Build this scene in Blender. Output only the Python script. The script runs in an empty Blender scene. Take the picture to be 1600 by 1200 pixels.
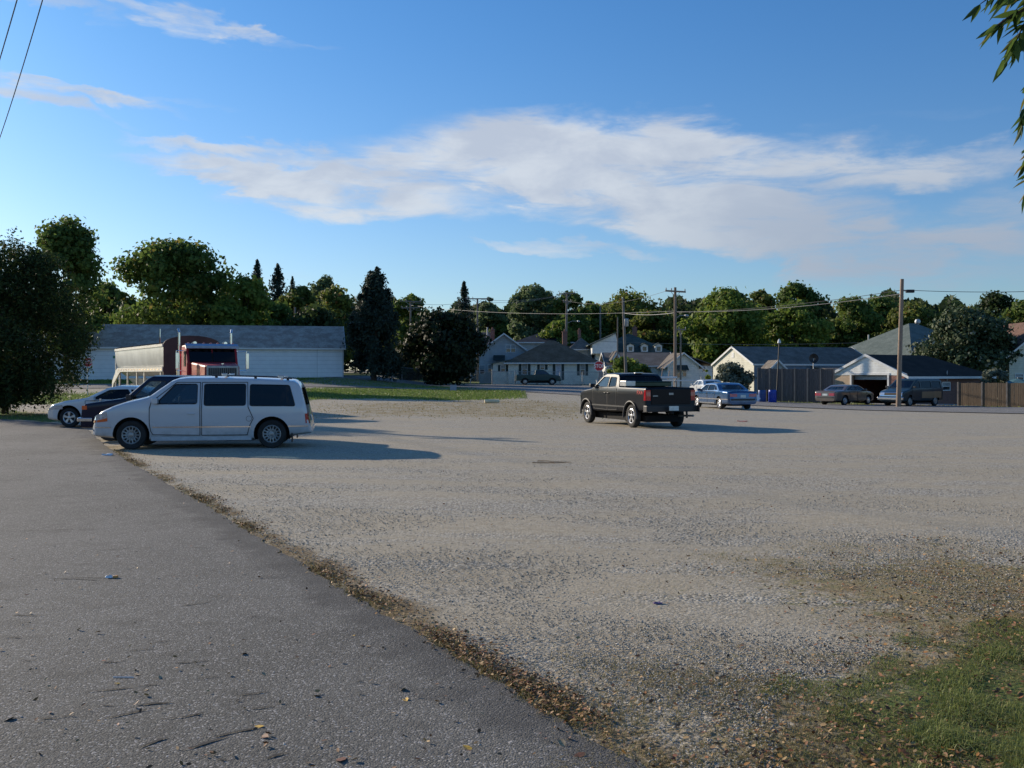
import bpy, bmesh, math, random
import numpy as np
from mathutils import Vector, Matrix
random.seed(7)
SC = bpy.context.scene
COL = SC.collection
# ------------------------------------------------------------------ camera
F = 1550.0; CX = 800.0; HY = 584.0; EYE = 1.75          # focal length and horizon in photo pixels, eye height
cam_d = bpy.data.cameras.new('camera'); cam = bpy.data.objects.new('camera', cam_d); COL.objects.link(cam)
cam.location = (0, 0, EYE); cam.rotation_euler = (math.radians(90), 0, 0)
cam_d.sensor_width = 36; cam_d.lens = F/1600*36; cam_d.shift_y = -0.01
cam_d.clip_start = 0.05; cam_d.clip_end = 5000
SC.camera = cam
# ------------------------------------------------------------------ sun, sky, exposure
SUN_AZ, SUN_EL = 51.0, 18.5                               # degrees left of forward, elevation
sa, se = math.radians(SUN_AZ), math.radians(SUN_EL)
SUN = Vector((-math.sin(sa)*math.cos(se), math.cos(sa)*math.cos(se), math.sin(se)))
sd = bpy.data.lights.new('sun', 'SUN'); sd.energy = 5.0; sd.angle = math.radians(0.5); sd.color = (1.0, 0.86, 0.68)
so = bpy.data.objects.new('sun', sd); COL.objects.link(so)
so.rotation_euler = SUN.to_track_quat('Z', 'Y').to_euler(); so.location = (-40, 40, 60)
SC.view_settings.view_transform = 'Standard'; SC.view_settings.look = 'None'; SC.view_settings.gamma = 1
SC.view_settings.exposure = 0.10
SKY_STRENGTH = 0.096
w = bpy.data.worlds.new('World'); SC.world = w; w.use_nodes = True
nt = w.node_tree; nt.nodes.clear()
class NG:
    """tiny node helper"""
    def __init__(s, nt): s.nt = nt
    def new(s, t, **k):
        n = s.nt.nodes.new(t)
        for a, b in k.items(): setattr(n, a, b)
        return n
    def put(s, n, i, v):
        if v is None: return
        if isinstance(v, bpy.types.NodeSocket): s.nt.links.new(v, n.inputs[i])
        else:
            if hasattr(v, '__len__') and len(v) == 3 and n.inputs[i].type == 'RGBA': v = (*v, 1)
            n.inputs[i].default_value = v
    def m(s, op, a, b=None, c=None, clamp=False):
        n = s.new('ShaderNodeMath', operation=op, use_clamp=clamp)
        s.put(n, 0, a); s.put(n, 1, b); s.put(n, 2, c); return n.outputs[0]
    def ss(s, v, lo, hi, a=0.0, b=1.0):
        n = s.new('ShaderNodeMapRange', interpolation_type='SMOOTHSTEP')
        s.put(n, 0, v); s.put(n, 1, lo); s.put(n, 2, hi); s.put(n, 3, a); s.put(n, 4, b); return n.outputs[0]
    def noise(s, vec, scale, detail=4, rough=0.55, dist=0.0):
        n = s.new('ShaderNodeTexNoise'); s.put(n, 'Vector', vec); s.put(n, 'Scale', scale); s.put(n, 'Detail', detail)
        s.put(n, 'Roughness', rough); s.put(n, 'Distortion', dist); return n.outputs['Fac']
    def mix(s, f, a, b):
        n = s.new('ShaderNodeMix', data_type='RGBA'); s.put(n, 0, f); s.put(n, 6, a); s.put(n, 7, b); return n.outputs[2]
    def comb(s, x, y, z):
        n = s.new('ShaderNodeCombineXYZ'); s.put(n, 0, x); s.put(n, 1, y); s.put(n, 2, z); return n.outputs[0]
    def sep(s, v):
        n = s.new('ShaderNodeSeparateXYZ'); s.put(n, 0, v); return n.outputs
g = NG(nt)
sky = g.new('ShaderNodeTexSky', sky_type='NISHITA', sun_disc=False, sun_elevation=se, sun_rotation=-sa,
            altitude=200, air_density=1.0, dust_density=0.6, ozone_density=2.2)
tc = g.new('ShaderNodeTexCoord')
X, Y, Z = g.sep(tc.outputs['Generated'])[0:3]
az = g.m('ARCTAN2', X, Y); el = g.m('ARCSINE', Z)
base = g.comb(g.m('MULTIPLY', az, 1.0), g.m('MULTIPLY', el, 2.6), 0.0)
n1 = g.noise(base, 3.2, 3, .5); n2 = g.noise(base, 9.0, 5, .6, .3); 
streak = g.comb(g.m('ADD', g.m('MULTIPLY', az, 9.0), g.m('MULTIPLY', el, 6.0)), g.m('MULTIPLY', el, 46.0), 0.3)
n3 = g.noise(streak, 1.0, 6, .62, .6)
fine = g.noise(g.comb(g.m('MULTIPLY', az, 40.0), g.m('MULTIPLY', el, 120.0), 2.0), 1.0, 5, .65, .5)
dn1 = g.m('MULTIPLY', g.m('SUBTRACT', n1, .5), 0.22); dn2 = g.m('MULTIPLY', g.m('SUBTRACT', n2, .5), 0.085)
wa = g.m('ADD', az, g.m('ADD', dn1, dn2)); we = g.m('ADD', el, g.m('MULTIPLY', dn2, .75))
def blob(px, row, rx, ry, tilt=0.0, amp=1.0):
    a0 = math.atan((px-CX)/F); e0 = math.atan((HY-row)/F*math.cos(a0)); c = math.cos(a0)
    ra = rx/F*c; re = ry/F*c; t = math.radians(tilt)
    da = g.m('SUBTRACT', wa, a0); de = g.m('SUBTRACT', we, e0)
    u = g.m('ADD', g.m('MULTIPLY', da, math.cos(t)/ra), g.m('MULTIPLY', de, math.sin(t)/ra))
    v = g.m('ADD', g.m('MULTIPLY', da, -math.sin(t)/re), g.m('MULTIPLY', de, math.cos(t)/re))
    r2 = g.m('ADD', g.m('MULTIPLY', u, u), g.m('MULTIPLY', v, v))
    return g.ss(r2, 0.0, 1.5, amp, 0.0)
CL = [(900,215,270,46,-3,.85),(780,245,330,50,2,.8),(1050,262,360,56,-2,.95),(1330,268,290,36,0,.65),(1500,262,170,34,0,.35),(900,300,170,28,-8,.6),
      (330,272,180,24,-5,1.15),(540,306,240,34,-3,1.35),(400,250,200,26,-6,.7),(300,225,130,12,-2,.45),(660,262,120,28,-6,.7),
      (980,322,230,44,-6,.95),(1180,345,250,44,-4,.85),(1350,385,230,36,-3,.7),(1530,345,130,50,2,.75),(1450,425,230,30,2,.7),(1240,400,130,28,-12,.6),
      (890,388,190,12,-4,.9),(300,28,220,18,-9,.95),(120,12,120,14,-6,.7),(420,56,60,8,-3,.4),(110,142,180,16,-6,1.05),(60,160,140,13,-8,.95),(260,155,140,8,0,.35),
      (310,312,50,12,-8,.35),(1430,180,180,14,2,.2),(470,436,30,10,0,.4),(1245,415,60,12,0,.3)]
tot = None
for b in CL:
    o = blob(*b); tot = o if tot is None else g.m('ADD', tot, o)
dens = g.m('MULTIPLY', tot, g.ss(n3, .24, .68, .38, 1.05))
dens = g.m('ADD', dens, g.m('MULTIPLY', g.m('SUBTRACT', fine, .5), g.m('MULTIPLY', g.m('MINIMUM', tot, .8), .55)))
dens = g.ss(dens, 0.07, 1.25, 0.0, 0.88)
# thin cirrus over the part of the sky away from the view
dens = g.m('MAXIMUM', dens, g.m('MULTIPLY', g.ss(n3, .55, .8, 0, .5), g.ss(Y, .55, .1, 0, 1)))
# underside of the lower right bank is greyer (thicker cloud)
grey = g.m('MULTIPLY', g.ss(az, .0, .36), g.ss(el, .27, .10))
ccol = g.mix(grey, g.mix(g.ss(n2, .35, .65), (5.2,5.7,6.6), (6.8,7.2,7.7)), (3.7, 4.25, 5.2))
hz = g.mix(g.ss(el, 0.0, .40, .0, 1.0), (.84, 1.02, 1.26), (.50, .96, 1.40))
skyc = g.new('ShaderNodeMix', data_type='RGBA', blend_type='MULTIPLY'); g.put(skyc, 0, 1.0); g.put(skyc, 6, sky.outputs[0]); g.put(skyc, 7, hz)
col = g.mix(dens, skyc.outputs[2], ccol)
bg = g.new('ShaderNodeBackground'); g.put(bg, 'Color', col); g.put(bg, 'Strength', SKY_STRENGTH)
out = g.new('ShaderNodeOutputWorld'); nt.links.new(bg.outputs[0], out.inputs[0])

# ------------------------------------------------------------------ terrain height and pixel helpers
GX = [-400, -80, -17, -8, 0, 10, 20, 35, 80, 400]
GY = [-50, 0, 25, 50, 60, 70, 80, 90, 100, 116, 150, 600]
rowsZ = {0:[0,0,0,0,.05,.2,.5,.95,1.55,1.7,2,4], 1:[0,0,0,0,.05,.2,.5,.95,1.55,1.7,2,4], 2:[0,0,0,0,.05,.2,.5,.95,1.5,1.6,2,4], 3:[0,0,0,0,.03,.15,.4,.5,.55,.6,1,4],
         4:[0,0,0,-.05,0,.12,.36,.45,.5,.58,1,4], 5:[0,0,0,-.15,-.15,-.1,.1,.3,.42,.55,1,4], 6:[0,0,0,-.28,-.35,-.42,-.4,-.2,0,.2,.8,4],
         7:[0,0,0,-.3,-.4,-.55,-.55,-.4,-.2,0,.5,4], 8:[0,0,0,-.3,-.4,-.55,-.55,-.4,-.2,0,.5,4], 9:[0,0,0,-.3,-.4,-.55,-.55,-.4,-.2,0,.5,4]}
ZG = np.array([rowsZ[i] for i in range(10)])
def H(x, y):
    x = np.clip(np.asarray(x, float), GX[0], GX[-1]-1e-6); y = np.clip(np.asarray(y, float), GY[0], GY[-1]-1e-6)
    i = np.clip(np.searchsorted(GX, x, side='right')-1, 0, 8); j = np.clip(np.searchsorted(GY, y, side='right')-1, 0, 10)
    gx = np.array(GX, float); gy = np.array(GY, float)
    fx = (x-gx[i])/(gx[i+1]-gx[i]); fy = (y-gy[j])/(gy[j+1]-gy[j])
    r = ZG[i,j]*(1-fx)*(1-fy)+ZG[i+1,j]*fx*(1-fy)+ZG[i,j+1]*(1-fx)*fy+ZG[i+1,j+1]*fx*fy
    return float(r) if r.ndim == 0 else r
def P(px, row, d): return Vector(((px-CX)/F*d, d, EYE-(row-HY)/F*d))
def G(px, d):
    x = (px-CX)/F*d; return Vector((x, d, H(x, d)))
def GP(px, row):                                            # where the pixel meets the ground
    lo, hi = 2.0, 200.0
    d = 2.0
    while d < hi:
        x = (px-CX)/F*d
        if EYE-(row-HY)/F*d <= H(x, d): break
        d *= 1.01
    return ((px-CX)/F*d, d)

# ------------------------------------------------------------------ object helpers
def tag(o, label=None, cat=None, group=None, kind=None):
    if label: o['label'] = label
    if cat: o['category'] = cat
    if group: o['group'] = group
    if kind: o['kind'] = kind
    return o
def empty(name, loc=(0,0,0), rz=0, label=None, cat=None, group=None):
    o = bpy.data.objects.new(name, None); COL.objects.link(o); o.location = loc; o.rotation_euler = (0,0,rz)
    o.empty_display_size = .2
    return tag(o, label, cat, group)
class MB:
    def __init__(s): s.v = []; s.f = []; s.mi = []; s.cur = 0
    def add(s, vs, fs):
        n = len(s.v); s.v += [tuple(p) for p in vs]; s.f += [tuple(i+n for i in f) for f in fs]; s.mi += [s.cur]*len(fs); return s
    def box(s, a, b, M=None):
        x0,y0,z0 = a; x1,y1,z1 = b
        vs = [Vector(p) for p in ((x0,y0,z0),(x1,y0,z0),(x1,y1,z0),(x0,y1,z0),(x0,y0,z1),(x1,y0,z1),(x1,y1,z1),(x0,y1,z1))]
        if M is not None: vs = [M @ p for p in vs]
        return s.add(vs, [(0,3,2,1),(4,5,6,7),(0,1,5,4),(1,2,6,5),(2,3,7,6),(3,0,4,7)])
    def cyl(s, p, q, r0, r1=None, n=10, cap=True):
        p = Vector(p); q = Vector(q); r1 = r0 if r1 is None else r1
        d = (q-p).normalized(); a = d.orthogonal().normalized(); b = d.cross(a)
        vs = [p+(a*math.cos(2*math.pi*i/n)+b*math.sin(2*math.pi*i/n))*r0 for i in range(n)]
        vs += [q+(a*math.cos(2*math.pi*i/n)+b*math.sin(2*math.pi*i/n))*r1 for i in range(n)]
        fs = [(i,(i+1)%n,n+(i+1)%n,n+i) for i in range(n)]
        if cap: fs += [tuple(range(n))[::-1], tuple(range(n,2*n))]
        return s.add(vs, fs)
    def tube(s, pts, r, n=6):
        for i in range(len(pts)-1):
            ra = r[i] if hasattr(r,'__len__') else r; rb = r[i+1] if hasattr(r,'__len__') else r
            s.cyl(pts[i], pts[i+1], ra, rb, n, cap=True)
        return s
    def prism(s, poly, axis, lo, hi, M=None):              # poly 2-D, extruded along axis ('x','y','z')
        n = len(poly)
        def mk(p, t):
            return {'x':(t,p[0],p[1]), 'y':(p[0],t,p[1]), 'z':(p[0],p[1],t)}[axis]
        vs = [Vector(mk(p, lo)) for p in poly]+[Vector(mk(p, hi)) for p in poly]
        if M is not None: vs = [M @ p for p in vs]
        return s.add(vs, [tuple(range(n))[::-1], tuple(range(n,2*n))]+[(i,(i+1)%n,n+(i+1)%n,n+i) for i in range(n)])
    def lathe(s, prof, c=(0,0,0), axis='z', n=20):         # prof: (r, h)
        k = len(prof); vs = []
        for i in range(n):
            t = 2*math.pi*i/n
            for r, h in prof:
                p = {'z':(r*math.cos(t), r*math.sin(t), h), 'y':(r*math.cos(t), h, r*math.sin(t)), 'x':(h, r*math.cos(t), r*math.sin(t))}[axis]
                vs.append((p[0]+c[0], p[1]+c[1], p[2]+c[2]))
        fs = [(i*k+j, ((i+1)%n)*k+j, ((i+1)%n)*k+j+1, i*k+j+1) for i in range(n) for j in range(k-1)]
        return s.add(vs, fs)
    def mesh(s, name='mesh', smooth=None, fix=True):
        me = bpy.data.meshes.new(name); me.from_pydata(s.v, [], s.f); me.update()
        for p, m in zip(me.polygons, s.mi): p.material_index = m
        if fix:
            bm = bmesh.new(); bm.from_mesh(me); bmesh.ops.recalc_face_normals(bm, faces=bm.faces); bm.to_mesh(me); bm.free()
        if smooth is not None:
            for p in me.polygons: p.use_smooth = True
            me.set_sharp_from_angle(angle=math.radians(smooth))
        return me
    def build(s, name, mats, parent=None, smooth=None, bevel=0, loc=None, **t):
        me = s.mesh(name, smooth)
        for m in (mats if isinstance(mats, (list, tuple)) else [mats]): me.materials.append(m)
        o = bpy.data.objects.new(name, me); COL.objects.link(o)
        if parent is not None: o.parent = parent
        if loc is not None: o.location = loc
        if bevel:
            b = o.modifiers.new('bevel', 'BEVEL'); b.width = bevel; b.segments = 2; b.limit_method = 'ANGLE'
        return tag(o, **t)
def np_mesh(name, V, Fq, mat, parent=None, attr=None, smooth=False, **t):
    """V (n,3), Fq (m,k) arrays; attr: name -> per-vertex floats"""
    me = bpy.data.meshes.new(name); k = Fq.shape[1]
    me.vertices.add(len(V)); me.vertices.foreach_set('co', np.ascontiguousarray(V, np.float32).ravel())
    me.loops.add(Fq.size); me.loops.foreach_set('vertex_index', np.ascontiguousarray(Fq, np.int32).ravel())
    me.polygons.add(len(Fq)); me.polygons.foreach_set('loop_start', np.arange(0, Fq.size, k, dtype=np.int32))
    me.update(calc_edges=True)
    if smooth: me.polygons.foreach_set('use_smooth', np.ones(len(Fq), bool))
    for a, vals in (attr or {}).items():
        at = me.attributes.new(a, 'FLOAT', 'POINT'); at.data.foreach_set('value', np.ascontiguousarray(vals, np.float32))
    for m in (mat if isinstance(mat, (list, tuple)) else [mat]): me.materials.append(m)
    o = bpy.data.objects.new(name, me); COL.objects.link(o)
    if parent is not None: o.parent = parent
    return tag(o, **t)

# ------------------------------------------------------------------ materials
def newmat(name):
    m = bpy.data.materials.new(name); m.use_nodes = True; t = m.node_tree; t.nodes.clear(); k = NG(t)
    bs = k.new('ShaderNodeBsdfPrincipled'); o = k.new('ShaderNodeOutputMaterial'); t.links.new(bs.outputs[0], o.inputs[0])
    return m, k, bs, o
def objco(k): return k.new('ShaderNodeTexCoord').outputs['Object']
def bump(k, bs, h, dist=.01, strength=1.0):
    b = k.new('ShaderNodeBump'); k.put(b, 'Height', h); k.put(b, 'Distance', dist); k.put(b, 'Strength', strength); k.put(bs, 'Normal', b.outputs[0])
def plain(name, c, rough=.6, metal=0, var=.12, scale=6, coat=0, bmp=0, spec=.5):
    m, k, bs, o = newmat(name); co = objco(k)
    n = k.noise(co, scale, 4); f = k.ss(n, .3, .7)
    a = tuple(max(0, x*(1-var)) for x in c); b = tuple(min(1, x*(1+var)) for x in c)
    k.put(bs, 'Base Color', k.mix(f, a, b)); k.put(bs, 'Roughness', rough); k.put(bs, 'Metallic', metal)
    k.put(bs, 'Coat Weight', coat); k.put(bs, 'Coat Roughness', .06); k.put(bs, 'Specular IOR Level', spec)
    if bmp: bump(k, bs, k.noise(co, scale*6, 3), bmp)
    return m
def paint(name, c, metal=0.0, rough=.35, dirt=(.25,.22,.18), coat=.9, spec=.5):
    m, k, bs, o = newmat(name); co = objco(k); z = k.sep(co)[2]
    n = k.noise(co, 3.0, 5, .6); d = k.m('MULTIPLY', k.ss(z, .75, .2), k.ss(n, .35, .75, .1, .7))
    k.put(bs, 'Base Color', k.mix(d, c, dirt)); k.put(bs, 'Metallic', metal)
    k.put(bs, 'Roughness', k.m('ADD', k.m('MULTIPLY', d, .4), rough)); k.put(bs, 'Coat Weight', k.ss(d, 0, .6, coat, coat*.2)); k.put(bs, 'Coat Roughness', .05); k.put(bs, 'Specular IOR Level', spec)
    return m
def glassmat(name, tint, refl=.0, fk=1.0):
    m, k, bs, o = newmat(name); t = k.nt
    tr = k.new('ShaderNodeBsdfTransparent'); k.put(tr, 0, tint); gl = k.new('ShaderNodeBsdfGlossy'); k.put(gl, 'Roughness', .03); k.put(gl, 'Color', (.9,.95,1))
    lw = k.new('ShaderNodeLayerWeight'); fr = k.m('ADD', k.m('MULTIPLY', k.m('POWER', lw.outputs['Facing'], 5.0), .9), .05); mx = k.new('ShaderNodeMixShader')
    k.put(mx, 0, k.m('ADD', k.m('MULTIPLY', fr, fk), refl, clamp=True)); t.links.new(tr.outputs[0], mx.inputs[1]); t.links.new(gl.outputs[0], mx.inputs[2])
    t.links.new(mx.outputs[0], o.inputs[0]); return m
def siding(name, c, pitch=.2, dirt=.12):
    m, k, bs, o = newmat(name); co = objco(k); x,y,z = k.sep(co)[0:3]
    fr = k.m('FRACT', k.m('DIVIDE', z, pitch)); sh = k.ss(fr, 0.0, .12, .72, 1.0)
    n = k.ss(k.noise(co, 1.3, 5, .6), .3, .7, 1-dirt, 1+dirt)
    f = k.m('MULTIPLY', sh, n); mm = k.new('ShaderNodeMix', data_type='RGBA', blend_type='MULTIPLY'); k.put(mm, 0, 1.0); k.put(mm, 6, c); k.put(mm, 7, k.comb(f, f, f))
    k.put(bs, 'Base Color', mm.outputs[2]); k.put(bs, 'Roughness', .6); bump(k, bs, fr, .015); return m
def shingle(name, c, c2=None, row=.14):
    m, k, bs, o = newmat(name); co = objco(k); x,y,z = k.sep(co)[0:3]
    fr = k.m('FRACT', k.m('DIVIDE', z, row*.45)); n = k.noise(co, 1.1, 5, .65); n2 = k.noise(k.comb(k.m('MULTIPLY', x, 7.0), k.m('MULTIPLY', y, 7.0), k.m('MULTIPLY', z, 14.0)), 1.0, 3, .7)
    c2 = c2 or tuple(v*.6 for v in c)
    a = k.mix(k.ss(n, .35, .68), c2, c); f = k.m('MULTIPLY', k.ss(n2, .3, .7, .8, 1.2), k.ss(fr, 0, .2, .75, 1.0))
    mm = k.new('ShaderNodeMix', data_type='RGBA', blend_type='MULTIPLY'); k.put(mm, 0, 1.0); k.put(mm, 6, a); k.put(mm, 7, k.comb(f, f, f))
    k.put(bs, 'Base Color', mm.outputs[2]); k.put(bs, 'Roughness', .95); k.put(bs, 'Specular IOR Level', .2); bump(k, bs, n2, .01); return m
def brick(name, c1, c2, mort):
    m, k, bs, o = newmat(name); co = objco(k); x,y,z = k.sep(co)[0:3]
    b = k.new('ShaderNodeTexBrick'); k.put(b, 'Vector', k.comb(k.m('ADD', x, y), z, 0)); k.put(b, 'Scale', 1.0)
    k.put(b, 'Color1', c1); k.put(b, 'Color2', c2); k.put(b, 'Mortar', mort); k.put(b, 'Mortar Size', .008); k.put(b, 'Brick Width', .21); k.put(b, 'Row Height', .075)
    k.put(bs, 'Base Color', b.outputs[0]); k.put(bs, 'Roughness', .9); return m
def planks(name, c, width=.14, var=.3):
    m, k, bs, o = newmat(name); co = objco(k); x,y,z = k.sep(co)[0:3]
    u = k.m('DIVIDE', x, width); fr = k.m('FRACT', u); idn = k.new('ShaderNodeTexWhiteNoise', noise_dimensions='1D'); k.put(idn, 'W', k.m('FLOOR', u))
    gap = k.m('MULTIPLY', k.ss(fr, 0, .09, .25, 1), k.m('ADD', k.m('MULTIPLY', idn.outputs[0], var), 1-var/2))
    n = k.ss(k.noise(k.comb(k.m('MULTIPLY', x, 12), y, k.m('MULTIPLY', z, 1.5)), 1.5, 5, .7), .25, .75, .7, 1.25); f = k.m('MULTIPLY', gap, n)
    mm = k.new('ShaderNodeMix', data_type='RGBA', blend_type='MULTIPLY'); k.put(mm, 0, 1.0); k.put(mm, 6, c); k.put(mm, 7, k.comb(f, f, f))
    k.put(bs, 'Base Color', mm.outputs[2]); k.put(bs, 'Roughness', .9); return m
def leafmat(name, c1, c2, c3=None, trans=.35, rough=.6):
    """c1..c2 picked per leaf from the 'tone' attribute, c3 for a few turning leaves"""
    m, k, bs, o = newmat(name); t = k.nt
    at = k.new('ShaderNodeAttribute', attribute_name='tone').outputs['Fac']
    c = k.mix(k.ss(at, 0.0, .85), c1, c2)
    if c3: c = k.mix(k.ss(at, .88, .97), c, c3)
    k.put(bs, 'Base Color', c); k.put(bs, 'Roughness', rough); k.put(bs, 'Specular IOR Level', .25)
    tr = k.new('ShaderNodeBsdfTranslucent'); k.put(tr, 0, c); mx = k.new('ShaderNodeMixShader'); k.put(mx, 0, trans)
    t.links.new(bs.outputs[0], mx.inputs[1]); t.links.new(tr.outputs[0], mx.inputs[2]); t.links.new(mx.outputs[0], o.inputs[0]); return m

M = {}
M['tyre'] = plain('tyre_rubber', (.02,.02,.02), .85, var=.3)
M['black_plastic'] = plain('black_plastic', (.018,.018,.02), .5)
M['dark_void'] = plain('dark_underbody', (.008,.008,.008), .95)
M['chrome'] = plain('chrome', (.75,.75,.77), .12, 1.0, var=.05)
M['alloy'] = plain('alloy_rim', (.55,.55,.56), .3, .8, var=.1)
M['alloy_dull'] = plain('dull_alloy_rim', (.34,.34,.33), .4, .6, var=.15)
M['seat'] = plain('seat_cloth', (.10,.10,.11), .9)
M['seat_light'] = plain('light_seat_cloth', (.32,.31,.30), .9)
M['red_lens'] = plain('red_lens', (.45,.01,.015), .15, coat=1, var=.1)
M['orange_lens'] = plain('orange_lens', (.75,.12,.02), .15, coat=1, var=.1)
M['clear_lens'] = plain('clear_lens', (.55,.57,.6), .08, .5, coat=1, var=.2, scale=30)
M['glass_dark'] = glassmat('dark_tinted_glass', (.05,.055,.06), .0, .7)
M['glass'] = glassmat('car_glass', (.50,.60,.62), .02, 1.0)
M['win_glass'] = plain('window_glass', (.035,.045,.055), .06, var=.4, scale=2, spec=.8)
M['plate'] = plain('plate_white', (.6,.65,.62), .4)
M['white_trim'] = plain('white_trim', (.72,.72,.70), .5, var=.06)
M['shutter'] = plain('shutter_dark_green', (.015,.035,.035), .6)
M['wood_pole'] = planks('pole_wood', (.30,.22,.16), .05, .3)
M['wood_grey'] = planks('grey_pole_wood', (.24,.21,.18), .05, .3)
M['galv'] = plain('galvanised_steel', (.42,.43,.43), .5, .6)
M['wire'] = plain('wire_black', (.03,.03,.035), .6)
M['wire_bright'] = plain('wire_aluminium', (.22,.22,.22), .55, .4)
M['bark'] = plain('bark', (.075,.055,.042), .95, var=.4, scale=9, bmp=.03)
# ================================================================== GROUND
def sdist(poly, x, y):
    """signed distance to polygon, positive inside"""
    p = np.array(poly, float); d2 = np.full(x.shape, 1e18); ins = np.zeros(x.shape, bool)
    for i in range(len(p)):
        a = p[i]; b = p[(i+1) % len(p)]; e = b-a; L = max((e*e).sum(), 1e-12)
        t = np.clip(((x-a[0])*e[0]+(y-a[1])*e[1])/L, 0, 1)
        d2 = np.minimum(d2, (x-a[0]-t*e[0])**2+(y-a[1]-t*e[1])**2)
        c = ((a[1] > y) != (b[1] > y)) & (x < (b[0]-a[0])*(y-a[1])/(b[1]-a[1]+1e-15)+a[0]); ins ^= c
    return np.where(ins, 1, -1)*np.sqrt(d2)
edge_px = [(1020,1215),(1000,1200),(950,1172),(900,1145),(850,1117),(800,1083),(740,1045),(680,1008),(640,985),(600,962),(560,938),(520,915),(470,882),(420,852),(375,825),(330,797),(285,770),(240,745),(200,722),(172,702),(150,685),(138,672)]
EDGE = [GP(a, b) for a, b in edge_px]
ROAD = [(.78,3.0),(1.9,0.5),(5,-8)][::-1]+EDGE+[(-15.9,34.8),(-19.7,38.2),(-30,44.5),(-50,52),(-90,70),(-90,30),(-30,12),(-13,-8)]
def gpoly(l): return [GP(a, b) for a, b in l]
P_GRASS_BR = [GP(1262,1200),GP(1236,1110),GP(1300,1068),GP(1400,1042),GP(1480,1015),GP(1560,975),GP(1640,950),(5.6,6.2),(9,5),(9,0),(1.35,0),(1.3,3.5)]
P_THATCH = [GP(1010,1190),GP(930,1130),GP(960,1085),GP(1100,1055),GP(1210,1040),GP(1300,1020),GP(1330,985),GP(1240,950),GP(1020,915),GP(1100,890),GP(1210,870),GP(1320,862),GP(1460,846),GP(1600,868),(9,11),(14,8),(14,-2),(.9,-2),(.8,3.5)]
P_STRIP = gpoly([(470,608),(600,610),(700,609.5),(805,611),(822,616),(796,622),(700,626),(600,622),(470,624)])
P_LEFTSTRIP = [(-60,72),(-36,72),(-12.5,78),(-12.5,57),(-24,55),(-40,62),(-60,66)]
P_BANK = [(-12.5,79),(-3,86),(-9,96),(-16,98),(-16,140),(-120,140),(-120,88),(-40,88),(-20,87)]
P_LEFTBANK = [(-15.6,34.9),(-19.7,38.3),(-30,44.6),(-50,52.2),(-90,70.2),(-90,60),(-90,75),(-45,64),(-27,51),(-19.5,42)]
P_DRY = gpoly([(480,632),(600,628),(800,624),(900,628),(1000,640),(960,655),(840,656),(640,652),(480,657)])
P_YARDS = [(-14,104),(-14,300),(300,300),(300,50),(120,52),(37,66.5),(30,68.5),(17,76),(12,90),(6,110)]
def axis_lines():
    xs = np.concatenate([[-1500,-700,-350,-200,-140], np.arange(-100,-30,2.5), np.arange(-30,-9,.6), np.arange(-9,9,.22), np.arange(9,40,.6), np.arange(40,100,2.5), [100,140,200,350,700,1500]])
    ys = np.concatenate([[-1000,-200,-60,-20,-10,-5,-2], np.arange(0,18,.22), np.arange(18,40,.4), np.arange(40,130,1.0), np.arange(130,200,5), [200,260,400,700,1500,3000]])
    return np.unique(xs), np.unique(ys)
xs, ys = axis_lines()
XX, YY = np.meshgrid(xs, ys); ZZ = H(XX, YY)
far = np.clip((YY-160)/300, 0, 1); ZZ = ZZ+far*0
rng = np.random.default_rng(3)
near = (YY > 0) & (YY < 45); ZZ = ZZ + np.where(near, .010*np.sin(XX*1.3+YY*.7)+.008*np.sin(YY*1.9-XX*.4), 0)*0.6
sd_road = sdist(ROAD, XX, YY)
ZZ = np.where(sd_road > -.15, H(XX, YY)-.004, ZZ)
V = np.stack([XX.ravel(), YY.ravel(), ZZ.ravel()], 1)
nx, ny = len(xs), len(ys); idx = np.arange(nx*ny).reshape(ny, nx)
Q = np.stack([idx[:-1,:-1].ravel(), idx[:-1,1:].ravel(), idx[1:,1:].ravel(), idx[1:,:-1].ravel()], 1)
def wgt(poly, soft): return np.clip(.5+sdist(poly, XX, YY)/(2*soft), 0, 1).ravel()
a_green = np.maximum.reduce([.62*wgt(P_GRASS_BR,.35), wgt(P_STRIP,1.4), wgt(P_LEFTSTRIP,2.0), wgt(P_BANK,2.5), wgt(P_LEFTBANK,.8), .9*wgt(P_YARDS,3)])
a_thatch = np.maximum.reduce([.88*wgt(P_THATCH,1.3), wgt(P_GRASS_BR,.5), .66*wgt(P_DRY,3), wgt(P_STRIP,3), wgt(P_LEFTSTRIP,3)])
ed = np.exp(-((sd_road+.12)/np.where(YY<11,.24,.16))**2)*(XX > -16)*(YY < 36)*(YY > 1); a_edge = ed.ravel()
def pdist(pl):
    p = np.array([GP(*q) for q in pl]); d2 = np.full(XX.shape, 1e9)
    for a, b in zip(p, p[1:]):
        e = b-a; t = np.clip(((XX-a[0])*e[0]+(YY-a[1])*e[1])/(e*e).sum(), 0, 1); d2 = np.minimum(d2, (XX-a[0]-t*e[0])**2+(YY-a[1]-t*e[1])**2)
    return np.sqrt(d2)
a_track = np.zeros(XX.shape)
for pl in ([(500,800),(640,815),(900,812),(1250,780),(1620,730)], [(560,860),(760,868),(1050,850),(1400,800),(1620,768)], [(460,722),(800,728),(1200,712),(1620,678)], [(520,752),(860,757),(1250,735),(1620,700)], [(690,960),(860,940),(1150,890),(1500,838)], [(640,905),(900,890),(1200,852),(1620,800)]):
    a_track = np.maximum(a_track, np.exp(-(pdist(pl)/.30)**2))
a_track = a_track.ravel()
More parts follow.
